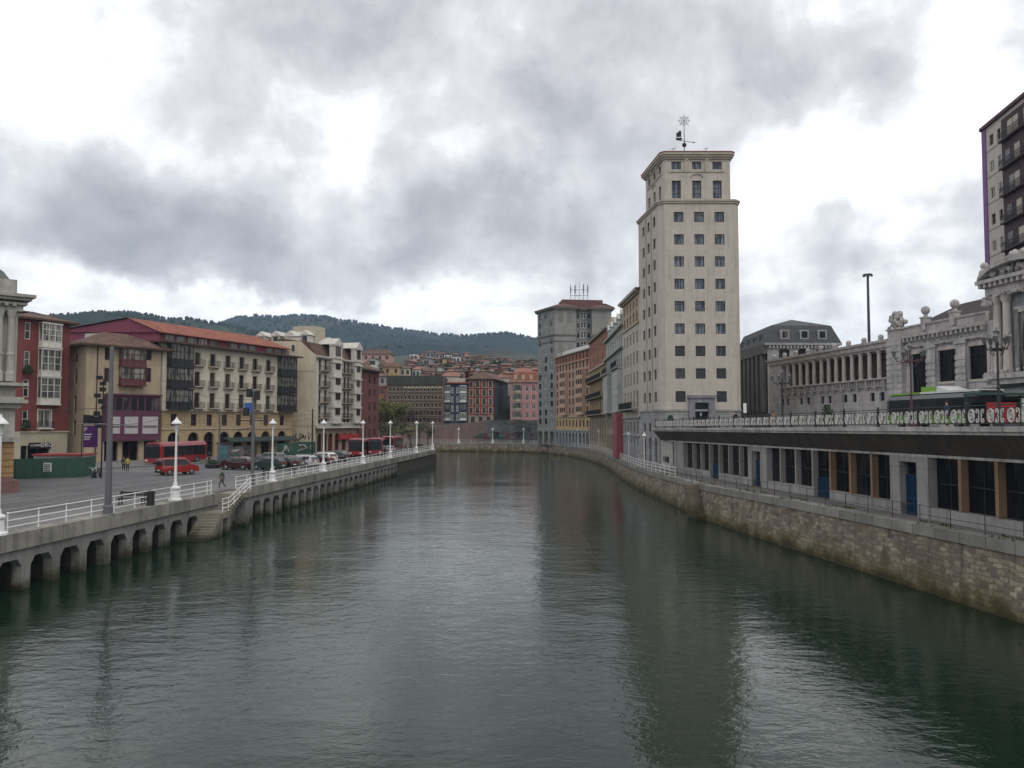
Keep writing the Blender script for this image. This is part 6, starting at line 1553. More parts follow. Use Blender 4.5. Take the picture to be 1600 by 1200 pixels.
# grey tram and signal poles
def pole(x, y, z, h, r0, r1, label, m=GREYM, base=True, name='tram_pole'):
    root = empty(name, (x, y, z), label, 'pole')
    MB().cyl((x, y, z), (x, y, z+h), r0, r1, 12).obj('shaft', m, root, smooth=False)
    if base: MB().lathe(x, y, [(r0*1.9, z), (r0*1.9, z+.05), (r0*1.35, z+.1), (r0*1.3, z+.5), (r0, z+.6)], 12).obj('base', m, root)
    MB().sph((x, y, z+h), r1*1.2, 6).obj('cap', m, root)
    return root
px0, py0 = xu(168.5, 49, 3), 49.0
tp1 = pole(px0, py0, 2.93, zv(545, 49)-2.93, .21, .12, 'thick grey tapered tram pole at the quay edge, nearest the camera')
px1, py1 = xu(394, 72, 3), 72
tp2 = pole(px1, py1, 2.93, zv(612, 72)-2.93, .17, .13, 'thick grey pole carrying signal boxes and a blue sign, by the quay steps')
px2, py2 = xu(487.5, 118, 3), 118
tp3 = pole(px2, py2, 2.93, zv(640, 118)-2.93, .14, .1, 'thin dark tram pole in front of the blank cream wall', IRON)
px3, py3 = xu(342, 106, 3), 106
tp4 = pole(px3, py3, 2.93, zv(640, 106)-2.93, .16, .11, 'brown grey tram pole among the parked cars below the long cream building', GREYM)
px4, py4 = xu(530, 128, 3), 128
for (x, y, z) in ((px0, py0, zv(663, 49)),):
    b = MB(); b.cyl((x-.05, y, z), (x-1.9, y, z+.02), .035); b.cyl((x, y, z), (x+.9, y, z-.05), .03); b.obj('bracket', GREYM, tp1)
b = MB(); z = zv(659, 72); b.box(px1-.75, px1-.1, py1-.1, py1+.05, z+.9, z+1.7); b.obj('blue_sign', mat('blue_road_sign', (.03, .09, .30), .4), tp2)
for dz_, dx_ in ((2.2, -.35), (.5, -.6), (1.95, .35)): MB().box(px1+dx_-.22, px1+dx_+.22, py1-.3, py1+.1, z+dz_, z+dz_+.75).obj('signal_box', IRON, tp2)
MB().cyl((px1-1.2, py1, z+.1), (px1+.9, py1, z+.1), .04).obj('bracket', IRON, tp2)
MB().cyl((px1-1.4, py1, z-.8), (px1, py1, z-.5), .035).obj('bracket', IRON, tp2)
# leafy looking cluster of signs left of the near pole (hanging baskets on a post)
sx0, sy0 = xu(158, 82, 3), 82
sgp = empty('traffic_signal', (sx0, sy0, 2.93), 'dark cluster of traffic signals and cameras on a post left of the thick pole', 'traffic light')
b = MB(); b.cyl((sx0, sy0, 2.93), (sx0, sy0, 13.0), .09, .06); b.obj('post', IRON, sgp)
rr = random.Random(9)
for k in range(9):
    z = 8.0+k*.62; dx_ = rr.uniform(-.55, .25); MB().box(sx0+dx_-.25, sx0+dx_+.25, sy0-.3, sy0+.1, z, z+rr.uniform(.35, .55)).obj('signal_head', IRON, sgp)
b = MB(); b.cyl((sx0, sy0, 8.6), (sx0-2.0, sy0, 8.7), .04)
for k in range(5): b.box(sx0-1.9+k*.38, sx0-1.65+k*.38, sy0-.15, sy0+.1, 8.2+rr.random()*.4, 9.0+rr.random()*.4)
b.obj('signal_arm', IRON, sgp)
# purple banner
bx, by = xu(141, 84, 6), 84
bn = empty('banner', (bx, by, 2.93), 'purple parking banner with white lettering hung beside the green hoarding', 'banner')
MB().cyl((bx-.9, by, 2.93), (bx-.9, by, zv(664, 84)+.2), .06).obj('pole', IRON, bn)
PURB = mat('purple_banner_cloth', (.085, .02, .13), .7, .1)
MB().box(bx-.75, bx+.75, by-.03, by+.03, zv(699, 84), zv(665, 84)).obj('cloth', PURB, bn)
Mb = Matrix.Translation((bx-.66, by-.05, zv(674, 84)))
text('P', .62, Mb, WHITE, bn)
for v_, w_ in ((679.5, .8), (683.5, .72), (687, .6)): MB().box(bx-.66, bx-.66+w_, by-.045, by-.032, zv(v_, 84), zv(v_-1.6, 84)).obj('printed_line', WHITE, bn)
# overhead wires
wm = mat('overhead_wire', (.03, .03, .03), .6)
wv = empty('tram_wires', (px1, py1, 10), 'thin overhead tram wires strung across the quayside street', 'wires')
for a, c_, sg in (((px0, py0, zv(664, 49)), (px3, py3, 9.6), .5), ((px1, py1, 10.0), (px3, py3, 9.6), .2), ((px3, py3, 9.4), (px2, py2, 9.8), .3), ((px2, py2, 9.4), (-22, 165, 8.5), .6), ((px1, py1, 9.0), (px2, py2, 9.2), .4),
                 ((px0, py0, 10.4), (-57, 113, 12.5), .5), ((px0, py0, 8.4), (-53, 121.5, 9.4), .3), ((-53, 121, 15), (px1, py1, 10.6), .8), ((px0, py0, 9.4), (-80, 62, 9.8), .4), ((px2, py2, 8.6), (-37.5, 150, 10), .2)):
    MB().wire(a, c_, sg, .022, 8).obj('wire', wm, wv)
# bin and benches on the quay
bx, by = xu(240, 54.5, 3), 54.0
o = empty('litter_bin', (bx, by, 2.93), 'dark cylindrical litter bin on the quay beside the second lamp post', 'bin')
MB().lathe(bx, by, [(.24, 2.93), (.26, 3.0), (.27, 3.8), (.24, 3.86)], 12).obj('drum', IRON, o); MB().lathe(bx, by, [(.29, 3.8), (.29, 3.93), (.1, 3.98)], 12).obj('lid', IRON, o)
def bench(x, y, rz, label):
    root = empty('bench', (0, 0, 0), label, 'bench', 'dark benches along the quay')
    for k in range(3): MB().box(-.9, .9, -.25+k*.17, -.12+k*.17, .42, .46).obj('seat_slat', IRON, root)
    for k in range(2): MB().box(-.9, .9, .28, .31, .58+k*.17, .70+k*.17).obj('back_slat', IRON, root)
    for sx in (-.75, .75): b = MB(); b.box(sx-.04, sx+.04, -.26, .3, .38, .42); b.box(sx-.04, sx+.04, -.24, -.18, 0, .42); b.box(sx-.04, sx+.04, .26, .32, 0, .92); b.obj('leg', IRON, root)
    root.location = (x, y, 2.93); root.rotation_euler = (0, 0, rz)
bench(QX(55)-2.1, 55.0, R(5), 'dark bench behind the second lamp post on the quay')
bench(QX(79)-1.9, 79.5, R(85), 'dark bench just beyond the third lamp post')
bench(QX(87)-1.9, 87, R(85), 'dark bench between the third and fourth lamp posts')
# ============================================================ vehicles
TYRE = None
def wheel(root, x, y, r, w, alloy=CHROME):
    o = MB().cyl((x-w/2, y, r), (x+w/2, y, r), r, r, 16).obj('wheel', RUBBER, root)
    s = 1 if x > 0 else -1
    MB().cyl((x+s*w/2, y, r), (x+s*(w/2+.02), y, r), r*.62, r*.55, 12).obj('rim', alloy, o)
def paint(name, c): return mat(name, c, .25, .04, 1, fine=0, coat=.6, spec=.5)
CARG = glass('car_glass', (.012, .014, .017), 0, 0)
TL = mat('red_tail_lamp', (.35, .02, .015), .25); HL = mat('clear_headlamp', (.55, .55, .52), .2)
def car(x, y, rz, m, label, kind='hatch', z=2.905, s=1.0, group='cars parked along the quayside street', name='parked_car'):
    "local: length along y (front +y), width x"
    root = empty(name, (0, 0, 0), label, 'van' if kind == 'van' else 'car', group)
    if kind == 'van':
        L, Wd, Ht = 4.1, 1.68, 1.82; prof = [(-2.05, .32), (-2.08, .75), (-2.05, 1.0), (-1.96, 1.72), (-1.8, 1.80), (.55, 1.82), (.75, 1.76), (1.30, 1.12), (1.95, .92), (2.05, .7), (2.06, .32)]; gl = (-1.9, .72, 1.05, 1.66); belt = 1.04
    elif kind == 'estate':
        L, Wd, Ht = 4.5, 1.76, 1.48; prof = [(-2.25, .3), (-2.28, .7), (-2.2, .92), (-1.85, 1.38), (-1.6, 1.45), (.2, 1.48), (.45, 1.42), (1.15, .98), (2.1, .82), (2.25, .62), (2.26, .3)]; belt = .95
    elif kind == 'saloon':
        L, Wd, Ht = 4.4, 1.74, 1.42; prof = [(-2.2, .3), (-2.23, .75), (-2.15, .95), (-1.55, .98), (-.95, 1.38), (-.6, 1.42), (.2, 1.42), (.45, 1.36), (1.1, .97), (2.05, .8), (2.2, .6), (2.2, .3)]; belt = .95
    else:
        L, Wd, Ht = 3.95, 1.68, 1.46; prof = [(-1.95, .3), (-2.0, .72), (-1.93, .95), (-1.6, 1.36), (-1.35, 1.44), (.2, 1.46), (.42, 1.4), (1.05, .98), (1.85, .82), (1.97, .6), (1.98, .3)]; belt = .96
    def ring(f, zlim):
        return [(f*wx(zq), yq, zq) for yq, zq in prof]
    hw = Wd/2
    wx = lambda zq: hw*(1 if zq < belt else 1-.22*(zq-belt)/(Ht-belt)) if zq > .5 else hw*.97
    b = MB(); pl = [(-wx(zq), yq, zq) for yq, zq in prof]; pm = [(-wx(zq)*.82, yq*(1.0), zq+ (.03 if zq > belt+.2 else 0)) for yq, zq in prof]
    pr_ = [(-q[0], q[1], q[2]) for q in pm]; pr2 = [(-q[0], q[1], q[2]) for q in pl]
    b.loft([pl, pm, pr_, pr2]); b.obj('body', m, root, smooth=False)
    # glasshouse
    roof = [(yq, zq) for yq, zq in prof if zq > belt-.03]
    ys = [q[0] for q in roof]; y0, y1 = min(ys), max(y_ for y_, z_ in roof if z_ > belt-.02)
    g = MB(); top = [(yq, zq) for yq, zq in prof if zq > belt+.3]
    ya, yb = top[0][0]-.05, top[-1][0]+.05; za = belt+.03; zb_ = Ht-.12
    yl, yr = (prof[3][0]+.12 if kind != 'saloon' else -1.25), prof[-4][0]-.22
    for sx in (-1, 1):
        X0, X1 = sx*(wx(za)+.006), sx*(wx(zb_)+.012)
        mid = (yl+yr)/2-.05
        for (p, q, p2, q2) in ((yl, mid-.04, ya+.12, mid-.04), (mid+.04, yr, mid+.04, yb-.18)):
            g.quad((X0, p, za), (X0, q, za), (X1, q2, zb_), (X1, p2, zb_))
    fi = len(prof)-4 if kind != 'saloon' else len(prof)-4
    fpts = [(yq, zq) for yq, zq in prof]; (yt, zt3) = max((p for p in fpts if p[0] > 0 and p[1] > belt+.25), key=lambda p: p[0]); (ybs, zbs) = min((p for p in fpts if p[0] > yt), key=lambda p: p[0])
    for (A, B_) in (((yt, zt3), (ybs, zbs)),):
        g.quad((-hw*.76, A[0]+.03, A[1]-.0), (hw*.76, A[0]+.03, A[1]), (hw*.86, B_[0]+.02, B_[1]+.04), (-hw*.86, B_[0]+.02, B_[1]+.04))
    (yt, zt3) = min((p for p in fpts if p[0] < 0 and p[1] > belt+.25), key=lambda p: p[0]); bk = [p for p in fpts if p[0] < yt and p[1] < zt3]; (ybs, zbs) = max(bk, key=lambda p: p[1])
    g.quad((-hw*.74, yt-.03, zt3-.03), (-hw*.84, ybs-.03, zbs+.04), (hw*.84, ybs-.03, zbs+.04), (hw*.74, yt-.03, zt3-.03))
    g.obj('windows', CARG, root)
    wb = L/2-.82
    for sx in (-1, 1):
        for sy in (-wb, wb): wheel(root, sx*(hw-.08), sy, .31, .2)
        MB().box(sx*hw*.62-.17, sx*hw*.62+.17, prof[1][0]-.02, prof[1][0]+.06, .72, .88 if kind != 'van' else 1.1).obj('tail_light', TL, root)
        MB().box(sx*hw*.68-.2, sx*hw*.68+.2, prof[-2][0]-.1, prof[-2][0]+.02, .58, .74).obj('headlight', HL, root)
    MB().box(-.26, .26, prof[1][0]-.035, prof[1][0]+.02, .5, .62).obj('number_plate', WHITE, root)
    MB().box(-hw*.98, hw*.98, prof[0][0]-.04, prof[0][0]+.1, .3, .5).obj('bumper', IRON if kind == 'van' else m, root)
    root.location = (x, y, z); root.rotation_euler = (0, 0, rz); root.scale = (s, s, s)
    return root
P_RED = paint('car_red', (.26, .015, .012)); P_DK = paint('car_black', (.015, .016, .02)); P_SI = paint('car_silver', (.42, .43, .44)); P_WH = paint('car_white', (.62, .62, .6)); P_MR = paint('car_maroon', (.045, .008, .012)); P_DG = paint('car_dark_green', (.02, .04, .035)); P_GR = paint('car_grey', (.12, .125, .13))
gx = lambda u, Y: xu(u, Y, 3)
car(gx(277, 87), 87, R(-40), P_RED, 'small red van stopped on the street in front of the red bus', 'van', name='van')
car(gx(370, 100), 100, R(60), P_DK, 'black hatchback parked left of the small maroon car', 'hatch')
car(gx(374, 97), 96.5, R(75), P_MR, 'dark red hatchback parked just left of the signal pole', 'hatch')
car(gx(419, 96), 96, R(78), P_DG, 'dark green hatchback parked behind the third lamp post', 'hatch')
car(gx(436, 98.5), 98.5, R(70), P_DK, 'black estate car parked between two other dark cars', 'estate')
car(gx(452, 102), 102, R(70), P_GR, 'dark grey hatchback just left of the silver estate', 'hatch')
car(gx(469, 103), 103, R(72), P_SI, 'silver estate car parked in the row', 'estate')
car(gx(494, 107), 107, R(74), P_MR, 'dark maroon saloon between the silver estate and the white car', 'saloon')
car(gx(505, 113), 113, R(60), P_WH, 'white hatchback parked right of the maroon saloon', 'hatch')
car(gx(524, 116), 116, R(70), P_DK, 'black hatchback parked at the right end of the row', 'hatch')
car(gx(418, 112), 113, R(68), P_GR, 'grey estate car parked behind the dark cars near the awning', 'estate')
car(gx(610, 150), 148, R(20), P_GR, 'grey saloon on the far part of the quay street', 'saloon')
BUSR = paint('bus_red', (.22, .01, .015)); BUSG = paint('bus_green', (.17, .36, .04)); BUSW = paint('bus_white', (.6, .62, .6)); BUSK = paint('bus_black', (.012, .013, .016))
def bus(x, y, rz, L, label, m, z=2.905, low=None, roofm=None, roofpod=None, tilt=0, grp='red city buses on the left bank'):
    root = empty('city_bus', (0, 0, 0), label, 'bus', grp); hw = 1.25; Ht = 3.05
    pr = [(-hw, .35), (-hw-.02, 1.0), (-hw, 2.5), (-hw+.1, 2.85), (-hw+.35, Ht), (hw-.35, Ht), (hw-.1, 2.85), (hw, 2.5), (hw+.02, 1.0), (hw, .35)]
    b = MB(); b.loft([[(px_*.94, -L/2, pz*.985 if pz > 2 else pz) for px_, pz in pr], [(px_, -L/2+.25, pz) for px_, pz in pr], [(px_, L/2-.45, pz) for px_, pz in pr], [(px_*.92, L/2-.02, pz*.96 if pz > 2 else pz) for px_, pz in pr]])
    b.obj('body', m, root)
    for sx in (-1, 1):
        n = 6; X = sx*(hw+.03)
        for k in range(n):
            a = -L/2+.5+(L-1.1)*k/n; c_ = a+(L-1.1)/n-.09
            MB().add([(X, a, 1.15), (X, c_, 1.15), (X-sx*.02, c_, 2.5), (X-sx*.02, a, 2.5), (X-sx*.05, a, 1.15), (X-sx*.05, c_, 1.15), (X-sx*.07, c_, 2.5), (X-sx*.07, a, 2.5)], [(0, 1, 2, 3), (7, 6, 5, 4), (0, 4, 5, 1), (2, 6, 7, 3), (1, 5, 6, 2), (0, 3, 7, 4)]).obj('side_window', CARG, root)
        if low is not None: MB().box(X-.005*sx, X+.012*sx, -L/2+.3, L/2-.5, .4, 1.1).obj('lower_panel', low, root)
        for sy in (-L/2+2.4, L/2-2.3): wheel(root, sx*(hw-.12), sy, .48, .3, GREYM)
    MB().box(-hw*.88, hw*.88, L/2-.03, L/2+.03, 1.0, 2.45).obj('windscreen', CARG, root)
    MB().box(-hw*.8, hw*.8, L/2-.03, L/2+.035, 2.5, 2.8).obj('destination_sign', BUSK, root)
    MB().box(-hw*.8, hw*.8, -L/2-.03, -L/2+.02, 1.5, 2.5).obj('rear_window', CARG, root)
    for sx in (-1, 1): MB().box(sx*.85-.2, sx*.85+.2, L/2-.05, L/2+.04, .55, .75).obj('headlight', HL, root); MB().box(sx*1.0-.1, sx*1.0+.1, -L/2-.03, -L/2+.04, .8, 1.2).obj('tail_light', TL, root)
    if roofm: MB().box(-hw+.2, hw-.02, 1.0, L/2-.6, Ht-.1, Ht+.06).obj('roof_panel', roofm, root); MB().box(-hw+.02, hw-.2, 1.0, L/2-.6, Ht-.12, Ht+.04).obj('roof_panel', roofm, root); MB().box(-hw+.02, hw-.02, -L/2+.3, 1.0, Ht-.12, Ht+.05).obj('roof_panel', BUSW, root)
    if roofpod: MB().box(-hw+.25, hw-.25, roofpod[0], roofpod[1], Ht+.06, Ht+.5).obj('roof_unit', roofpod[2], root)
    if roofpod and len(roofpod) > 3: MB().loft([[(-hw+.25, roofpod[0], Ht+.06), (hw-.25, roofpod[0], Ht+.06), (hw-.25, roofpod[0], Ht+.5), (-hw+.25, roofpod[0], Ht+.5)], [(-hw+.25, roofpod[3], Ht+.06), (hw-.25, roofpod[3], Ht+.06), (hw-.25, roofpod[3]+.0, Ht+.12), (-hw+.25, roofpod[3], Ht+.12)]]).obj('roof_unit', BUSW, root)
    root.location = (x, y, z); root.rotation_euler = (tilt, 0, rz); return root
bus(gx(276, 111), 111, R(168), 10.5, 'long red city bus in front of the beige and cream houses', BUSR)
bus(gx(562, 137), 137, R(183), 10, 'red city bus right behind the fifth lamp post', BUSR)
bus(gx(589, 142), 142, R(186), 10, 'red city bus in the middle of the three far buses', BUSR)
bus(gx(613, 160), 160, R(178), 11, 'farthest red city bus, partly hidden behind the sixth lamp post', BUSR)
# motorcycles by the hoarding
def moto(x, y, rz, label, m):
    root = empty('motorcycle', (0, 0, 0), label, 'motorcycle', 'motorcycles parked beside the green hoarding')
    for sy in (-.65, .65):
        o = MB().cyl((-.05, sy, .3), (.05, sy, .3), .3, .3, 14).obj('wheel', RUBBER, root); MB().cyl((-.055, sy, .3), (.055, sy, .3), .18, .18, 10).obj('rim', CHROME, o)
    MB().loft([[(-.13, -.75, .75), (.13, -.75, .75), (.1, -.75, .85), (-.1, -.75, .85)], [(-.15, -.2, .45), (.15, -.2, .45), (.14, -.2, .8), (-.14, -.2, .8)], [(-.14, .3, .5), (.14, .3, .5), (.12, .3, .95), (-.12, .3, .95)], [(-.1, .6, .8), (.1, .6, .8), (.08, .55, 1.1), (-.08, .55, 1.1)]]).obj('body', m, root)
    MB().box(-.14, .14, -.7, .05, .8, .88).obj('seat', IRON, root)
    b = MB(); b.cyl((0, .68, .3), (0, .5, 1.05), .04); b.cyl((-.35, .42, 1.05), (.35, .42, 1.05), .025); b.obj('fork', CHROME, root)
    MB().sph((0, .66, .88), .1, 6).obj('headlight', HL, root)
    root.location = (x, y, 2.905); root.rotation_euler = (0, 0, rz)
moto(gx(146, 82), 82, R(200), 'black motorcycle parked at the end of the green hoarding, left one', P_DK)
moto(gx(153, 83), 83, R(190), 'black motorcycle parked at the end of the green hoarding, right one', P_GR)
# green hoarding and site hut
HG = mat('green_hoarding_boards', (.022, .065, .045), .6, .2, .3, streak=.2, blocks=(2.0, 4, .02, 0, .12))
ho_ = empty('hoarding', (gx(80, 83), 83, 2.9), 'dark green site hoarding along the street left of the motorcycles', 'hoarding')
a, c_ = (gx(5, 79), 79), (gx(133, 83.5), 83.5)
b = MB(); b.prism([a, c_, (c_[0]+.02, c_[1]+.08), (a[0]+.02, a[1]+.08)], 2.92, 4.95); b.prism([c_, (c_[0]-1.0, c_[1]+4), (c_[0]-1.08, c_[1]+4), (c_[0]-.08, c_[1]+.06)], 2.92, 4.95); b.obj('boards', HG, ho_)
nt_ = MB().box(gx(55, 79), gx(67, 79), 80.3, 80.42, zv(737, 80.5), zv(723, 80.5)).obj('notice', WHITE, ho_)
for k in range(4): MB().box(gx(56, 79), gx(66, 79), 80.27, 80.298, zv(726+3*k, 80.5)-.05, zv(726+3*k, 80.5)+.03).obj('notice_line', GREYM, nt_)
hut = empty('site_hut', (gx(96, 88), 88, 2.9), 'low white site hut with a red roof edge behind the green hoarding', 'hut')
x0, x1 = gx(60, 88), gx(134, 88)
MB().box(x0, x1, 87, 90, 2.92, zv(712.5, 87)).obj('wall', mat('site_hut_wall', (.42, .40, .38), .7, .1, 1, streak=.3), hut); MB().box(x0-.1, x1+.1, 86.85, 90.1, zv(712.3, 87), zv(709.5, 87)).obj('roof', mat('site_hut_red_roof', (.26, .04, .04), .6), hut)
MB().box((x0+x1)/2-2, (x0+x1)/2-.6, 86.94, 86.99, zv(720, 87), zv(716, 87)).obj('window', MAROON, hut)
# ============================================================ people
SKIN = mat('skin', (.42, .26, .19), .6, .05)
def person(x, y, z, rz, top, legs, label, hair=(.02, .015, .012), pose='walk', h=1.72, carry=None):
    root = empty('person', (0, 0, 0), label, 'person'); k = h/1.75
    st_ = .26 if pose == 'walk' else .06
    J = dict(pel=(0, 0, .95), spi=(0, .01, 1.2), che=(0, .0, 1.40), nec=(0, 0, 1.52), hd0=(0, .02, 1.60), hd1=(0, .015, 1.70),
             shl=(-.19, 0, 1.42), shr=(.19, 0, 1.42), ell=(-.24, -st_*.5, 1.14), elr=(.24, st_*.5, 1.14), wrl=(-.24, -st_*.2+.06, .90), wrr=(.24, st_*.9, .93), hal=(-.24, -st_*.1+.1, .80), har=(.24, st_+.04, .84),
             hil=(-.09, 0, .90), hir=(.09, 0, .90), knl=(-.10, st_*.75+.02, .50), knr=(.10, -st_*.35, .50), anl=(-.10, st_*1.0, .09), anr=(.10, -st_*1.35, .12), tol=(-.10, st_+.16, .03), tor=(.10, -st_*1.35+.16, .05))
    Rr = dict(pel=.14, spi=.125, che=.145, nec=.055, hd0=.085, hd1=.09, shl=.07, shr=.07, ell=.045, elr=.045, wrl=.03, wrr=.03, hal=.035, har=.035, hil=.095, hir=.095, knl=.062, knr=.062, anl=.042, anr=.042, tol=.035, tor=.035)
    E = [('pel', 'spi'), ('spi', 'che'), ('che', 'nec'), ('nec', 'hd0'), ('hd0', 'hd1'), ('che', 'shl'), ('che', 'shr'), ('shl', 'ell'), ('shr', 'elr'), ('ell', 'wrl'), ('elr', 'wrr'), ('wrl', 'hal'), ('wrr', 'har'), ('pel', 'hil'), ('pel', 'hir'), ('hil', 'knl'), ('hir', 'knr'), ('knl', 'anl'), ('knr', 'anr'), ('anl', 'tol'), ('anr', 'tor')]
    def skin(name, edges, add, m, rt):
        nm = []; [nm.append(q) for e_ in edges for q in e_ if q not in nm]
        me = D.meshes.new(name); me.from_pydata([Vector(J[q])*k for q in nm], [(nm.index(a), nm.index(b)) for a, b in edges], []); me.materials.append(m)
        o = D.objects.new(name, me); COL.objects.link(o); o.parent = root
        md = o.modifiers.new('skin', 'SKIN'); md.use_smooth_shade = True
        for i, q in enumerate(nm):
            sv = me.skin_vertices[0].data[i]; r_ = (Rr[q]+add)*k; sv.radius = (r_, r_*.85); sv.use_root = (q == rt)
        md2 = o.modifiers.new('sub', 'SUBSURF'); md2.levels = 1; md2.render_levels = 2
        return o
    skin('body', E, 0, SKIN, 'pel')
    skin('jacket', [e_ for e_ in E[:3]]+[('che', 'shl'), ('che', 'shr'), ('shl', 'ell'), ('shr', 'elr'), ('ell', 'wrl'), ('elr', 'wrr')], .02, top, 'pel')
    skin('trousers', [('pel', 'hil'), ('pel', 'hir'), ('hil', 'knl'), ('hir', 'knr'), ('knl', 'anl'), ('knr', 'anr')], .014, legs, 'pel')
    hm_ = D.materials.get('hair_%d' % int(hair[0]*1000)) or mat('hair_%d' % int(hair[0]*1000), hair, .8)
    hr = MB(); hr.sph((0, -.012*k, 1.70*k), .108*k, 8, 1, 1.05, 1.02); ho = D.objects.new('hair', hr.mesh(hm_, 'hair', True)); COL.objects.link(ho); ho.parent = root
    root.location = (x, y, z); root.rotation_euler = (0, 0, rz)
    return root
CG = mat('grey_green_cloth', (.07, .075, .06), .9); CB = mat('black_cloth', (.02, .02, .022), .9); CJ = mat('blue_jeans', (.035, .045, .075), .9); CY = mat('yellow_cloth', (.40, .33, .06), .9); CR = mat('red_cloth', (.25, .03, .03), .9); CO = mat('orange_cloth', (.45, .20, .04), .9); CW = mat('white_cloth', (.5, .5, .5), .9)
person(gx(347, 68), 68, 2.93, R(120), CG, CG, 'person in grey green coat walking along the quay above the steps')
person(gx(199, 92), 92, 2.9, R(20), CY, CJ, 'person in yellow top standing in the street near the thick pole', pose='stand')
person(gx(193, 93), 93, 2.9, R(200), CB, CB, 'person in black standing in the street beside the one in yellow', pose='stand')
person(gx(370, 104), 110, 3.0, R(90), CB, CJ, 'person in dark clothes by the red shop entrance under the awning')
person(gx(327, 108), 108, 2.95, R(10), CB, CB, 'person in black standing on the kerb right of the red bus', pose='stand')
person(gx(619, 150), 150, 2.93, R(190), CB, CJ, 'person in black jacket and jeans on the far quay, left of the others')
person(gx(655, 158), 157, 2.93, R(170), CB, CB, 'person all in black walking near the quay end lamp')
person(gx(658.5, 158), 158, 2.93, R(10), CJ, CB, 'person in blue walking towards the quay end, right of the black one')
person(gx(632, 160), 162, 2.93, R(80), CR, CJ, 'person in red jacket on the far street')
person(gx(643, 155), 155, 2.93, R(100), CG, CB, 'person in green coat on the far street beside the poles')
dp = 84; person(xu(1208, dp, 8.5), dp, DZ(dp), R(250), CO, CB, 'person in orange behind the deck balustrade left of the lantern post')
person(xu(1150, 84, 8.5), 84, DZ(84), R(100), CB, CJ, 'person in black behind the deck balustrade near the tower corner')
person(xu(1480, 52, 8.5), 52, DZ(52), R(80), CJ, CB, 'person in blue waiting in front of the green bus', pose='stand')
# far quay posts and kiosks
for k, (u, Y, v, l_) in enumerate(((571, 140, 655, 'thin dark pole beside the red buses'), (642, 165, 672, 'thin dark pole left of the pair of lamps near the quay end'), (649, 175, 668, 'thin dark pole at the back of the far plaza'), (668, 172, 666, 'thin dark pole close to the last lamp'), (600, 170, 660, 'thin dark pole in front of the bare trees'), (625, 176, 664, 'thin dark pole in front of the brown block'))):
    pole(gx(u, Y), Y, 2.93, zv(v, Y)-2.93, .08, .05, l_, IRON, False)
# trees
def tree(x, y, z, h, rad, label, leaf, seed, n=2600, trunk=.2, ls=.16, bare=0., cat='tree', name='tree', crown=None):
    rnd = random.Random(seed); root = empty(name, (x, y, z), label, cat); tb = MB(); tips = []
    def br(p, d, L, r, lev):
        q = p+d*L; m_ = p.lerp(q, .5)+Vector((rnd.uniform(-1, 1), rnd.uniform(-1, 1), 0))*L*.06
        tb.cyl(p, m_, r, r*.8, 6); tb.cyl(m_, q, r*.8, r*.55, 6)
        if lev >= 2: tips.append((m_, L)); 
        if lev == 4: tips.append((q, L)); return
        for k in range(3 if lev else 5):
            a = rnd.random()*6.283; sp_ = rnd.uniform(.45, .85)
            nd = (d+Vector((math.cos(a), math.sin(a), rnd.uniform(-.1, .3)))*sp_).normalized()
            br(p.lerp(q, rnd.uniform(.55, 1)), nd, L*rnd.uniform(.55, .75), r*.5, lev+1)
    br(Vector((x, y, z)), Vector((rnd.uniform(-.05, .05), rnd.uniform(-.05, .05), 1)), h*.38, trunk, 0)
    tb.obj('trunk', BROWNW if not bare else mat('grey_bark', (.10, .085, .07), .9, .2, 2) if 'grey_bark' not in D.materials else D.materials['grey_bark'], root)
    b = MB()
    for _ in range(n):
        t, L = rnd.choice(tips); s_ = L*.75
        c_ = t+Vector((rnd.gauss(0, 1), rnd.gauss(0, 1), rnd.gauss(0, .9)))*s_*.42
        e_ = ls*rnd.uniform(.6, 1.4)
        d1 = Vector((rnd.uniform(-1, 1), rnd.uniform(-1, 1), rnd.uniform(-1, .4))).normalized()*e_; d2 = d1.orthogonal().normalized()*e_*.5
        b.add([c_-d1, c_-d2, c_+d1, c_+d2], [(0, 1, 2, 3)])
    b.obj('crown', leaf, root)
tree(gx(594, 186), 186, 2.9, 13.5, 4, 'large yellow green tree beside the dark maroon brown house', LEAF2, 11, 6500, .3, .22)
tree(gx(586, 192), 192, 2.9, 12, 4, 'yellow green tree half hidden behind the large one', LEAF2, 12, 4500, .28, .22)
LEAF3 = mat('olive_leaves', (.065, .07, .03), .85, .35, 1)
LEAF4 = mat('pale_spring_buds', (.16, .16, .08), .85, .3, 1)
for k, (u, Y, h_, m_, l_) in enumerate(((615, 188, 6.5, LEAF4, 'small pale budding tree left in the row before the brown block'), (628, 190, 7.5, LEAF3, 'small olive tree second in the row before the brown block'), (641, 186, 6, LEAF4, 'small pale budding tree in the middle of the far plaza'), (655, 190, 7, LEAF3, 'small olive tree near the last lamps of the quay'), (603, 184, 6, LEAF3, 'small olive tree right below the large yellow green tree'), (668, 192, 5.5, LEAF3, 'last small olive tree by the quay end'))):
    tree(gx(u, Y), Y, 2.9, h_, 2.5, l_, m_, 30+k, 900, .12, .16)
tree(xu(640, 262, 10), 248.6, 5.4, 12, 4, 'dark leafless tree against the brown block', mat('dark_bud_haze', (.06, .05, .035), .9), 44, 700, .25, .16)
for k, (u, Y) in enumerate(((612, 325), (604, 330), (621, 322), (830, 400), (775, 380), (700, 345), (742, 360))):
    tree(xu(u, Y, 30), Y, town_z(xu(u, Y, 30), Y)-1, 7.5, 3, 'dark tree standing among the hillside houses', LEAF, 60+k, 700, .3, .5 if Y > 400 else .35, name='hillside_tree')
    o = D.objects[[q.name for q in COL.objects if q.name.startswith('hillside_tree')][-1]]; o['group'] = 'dark trees among the hillside houses'
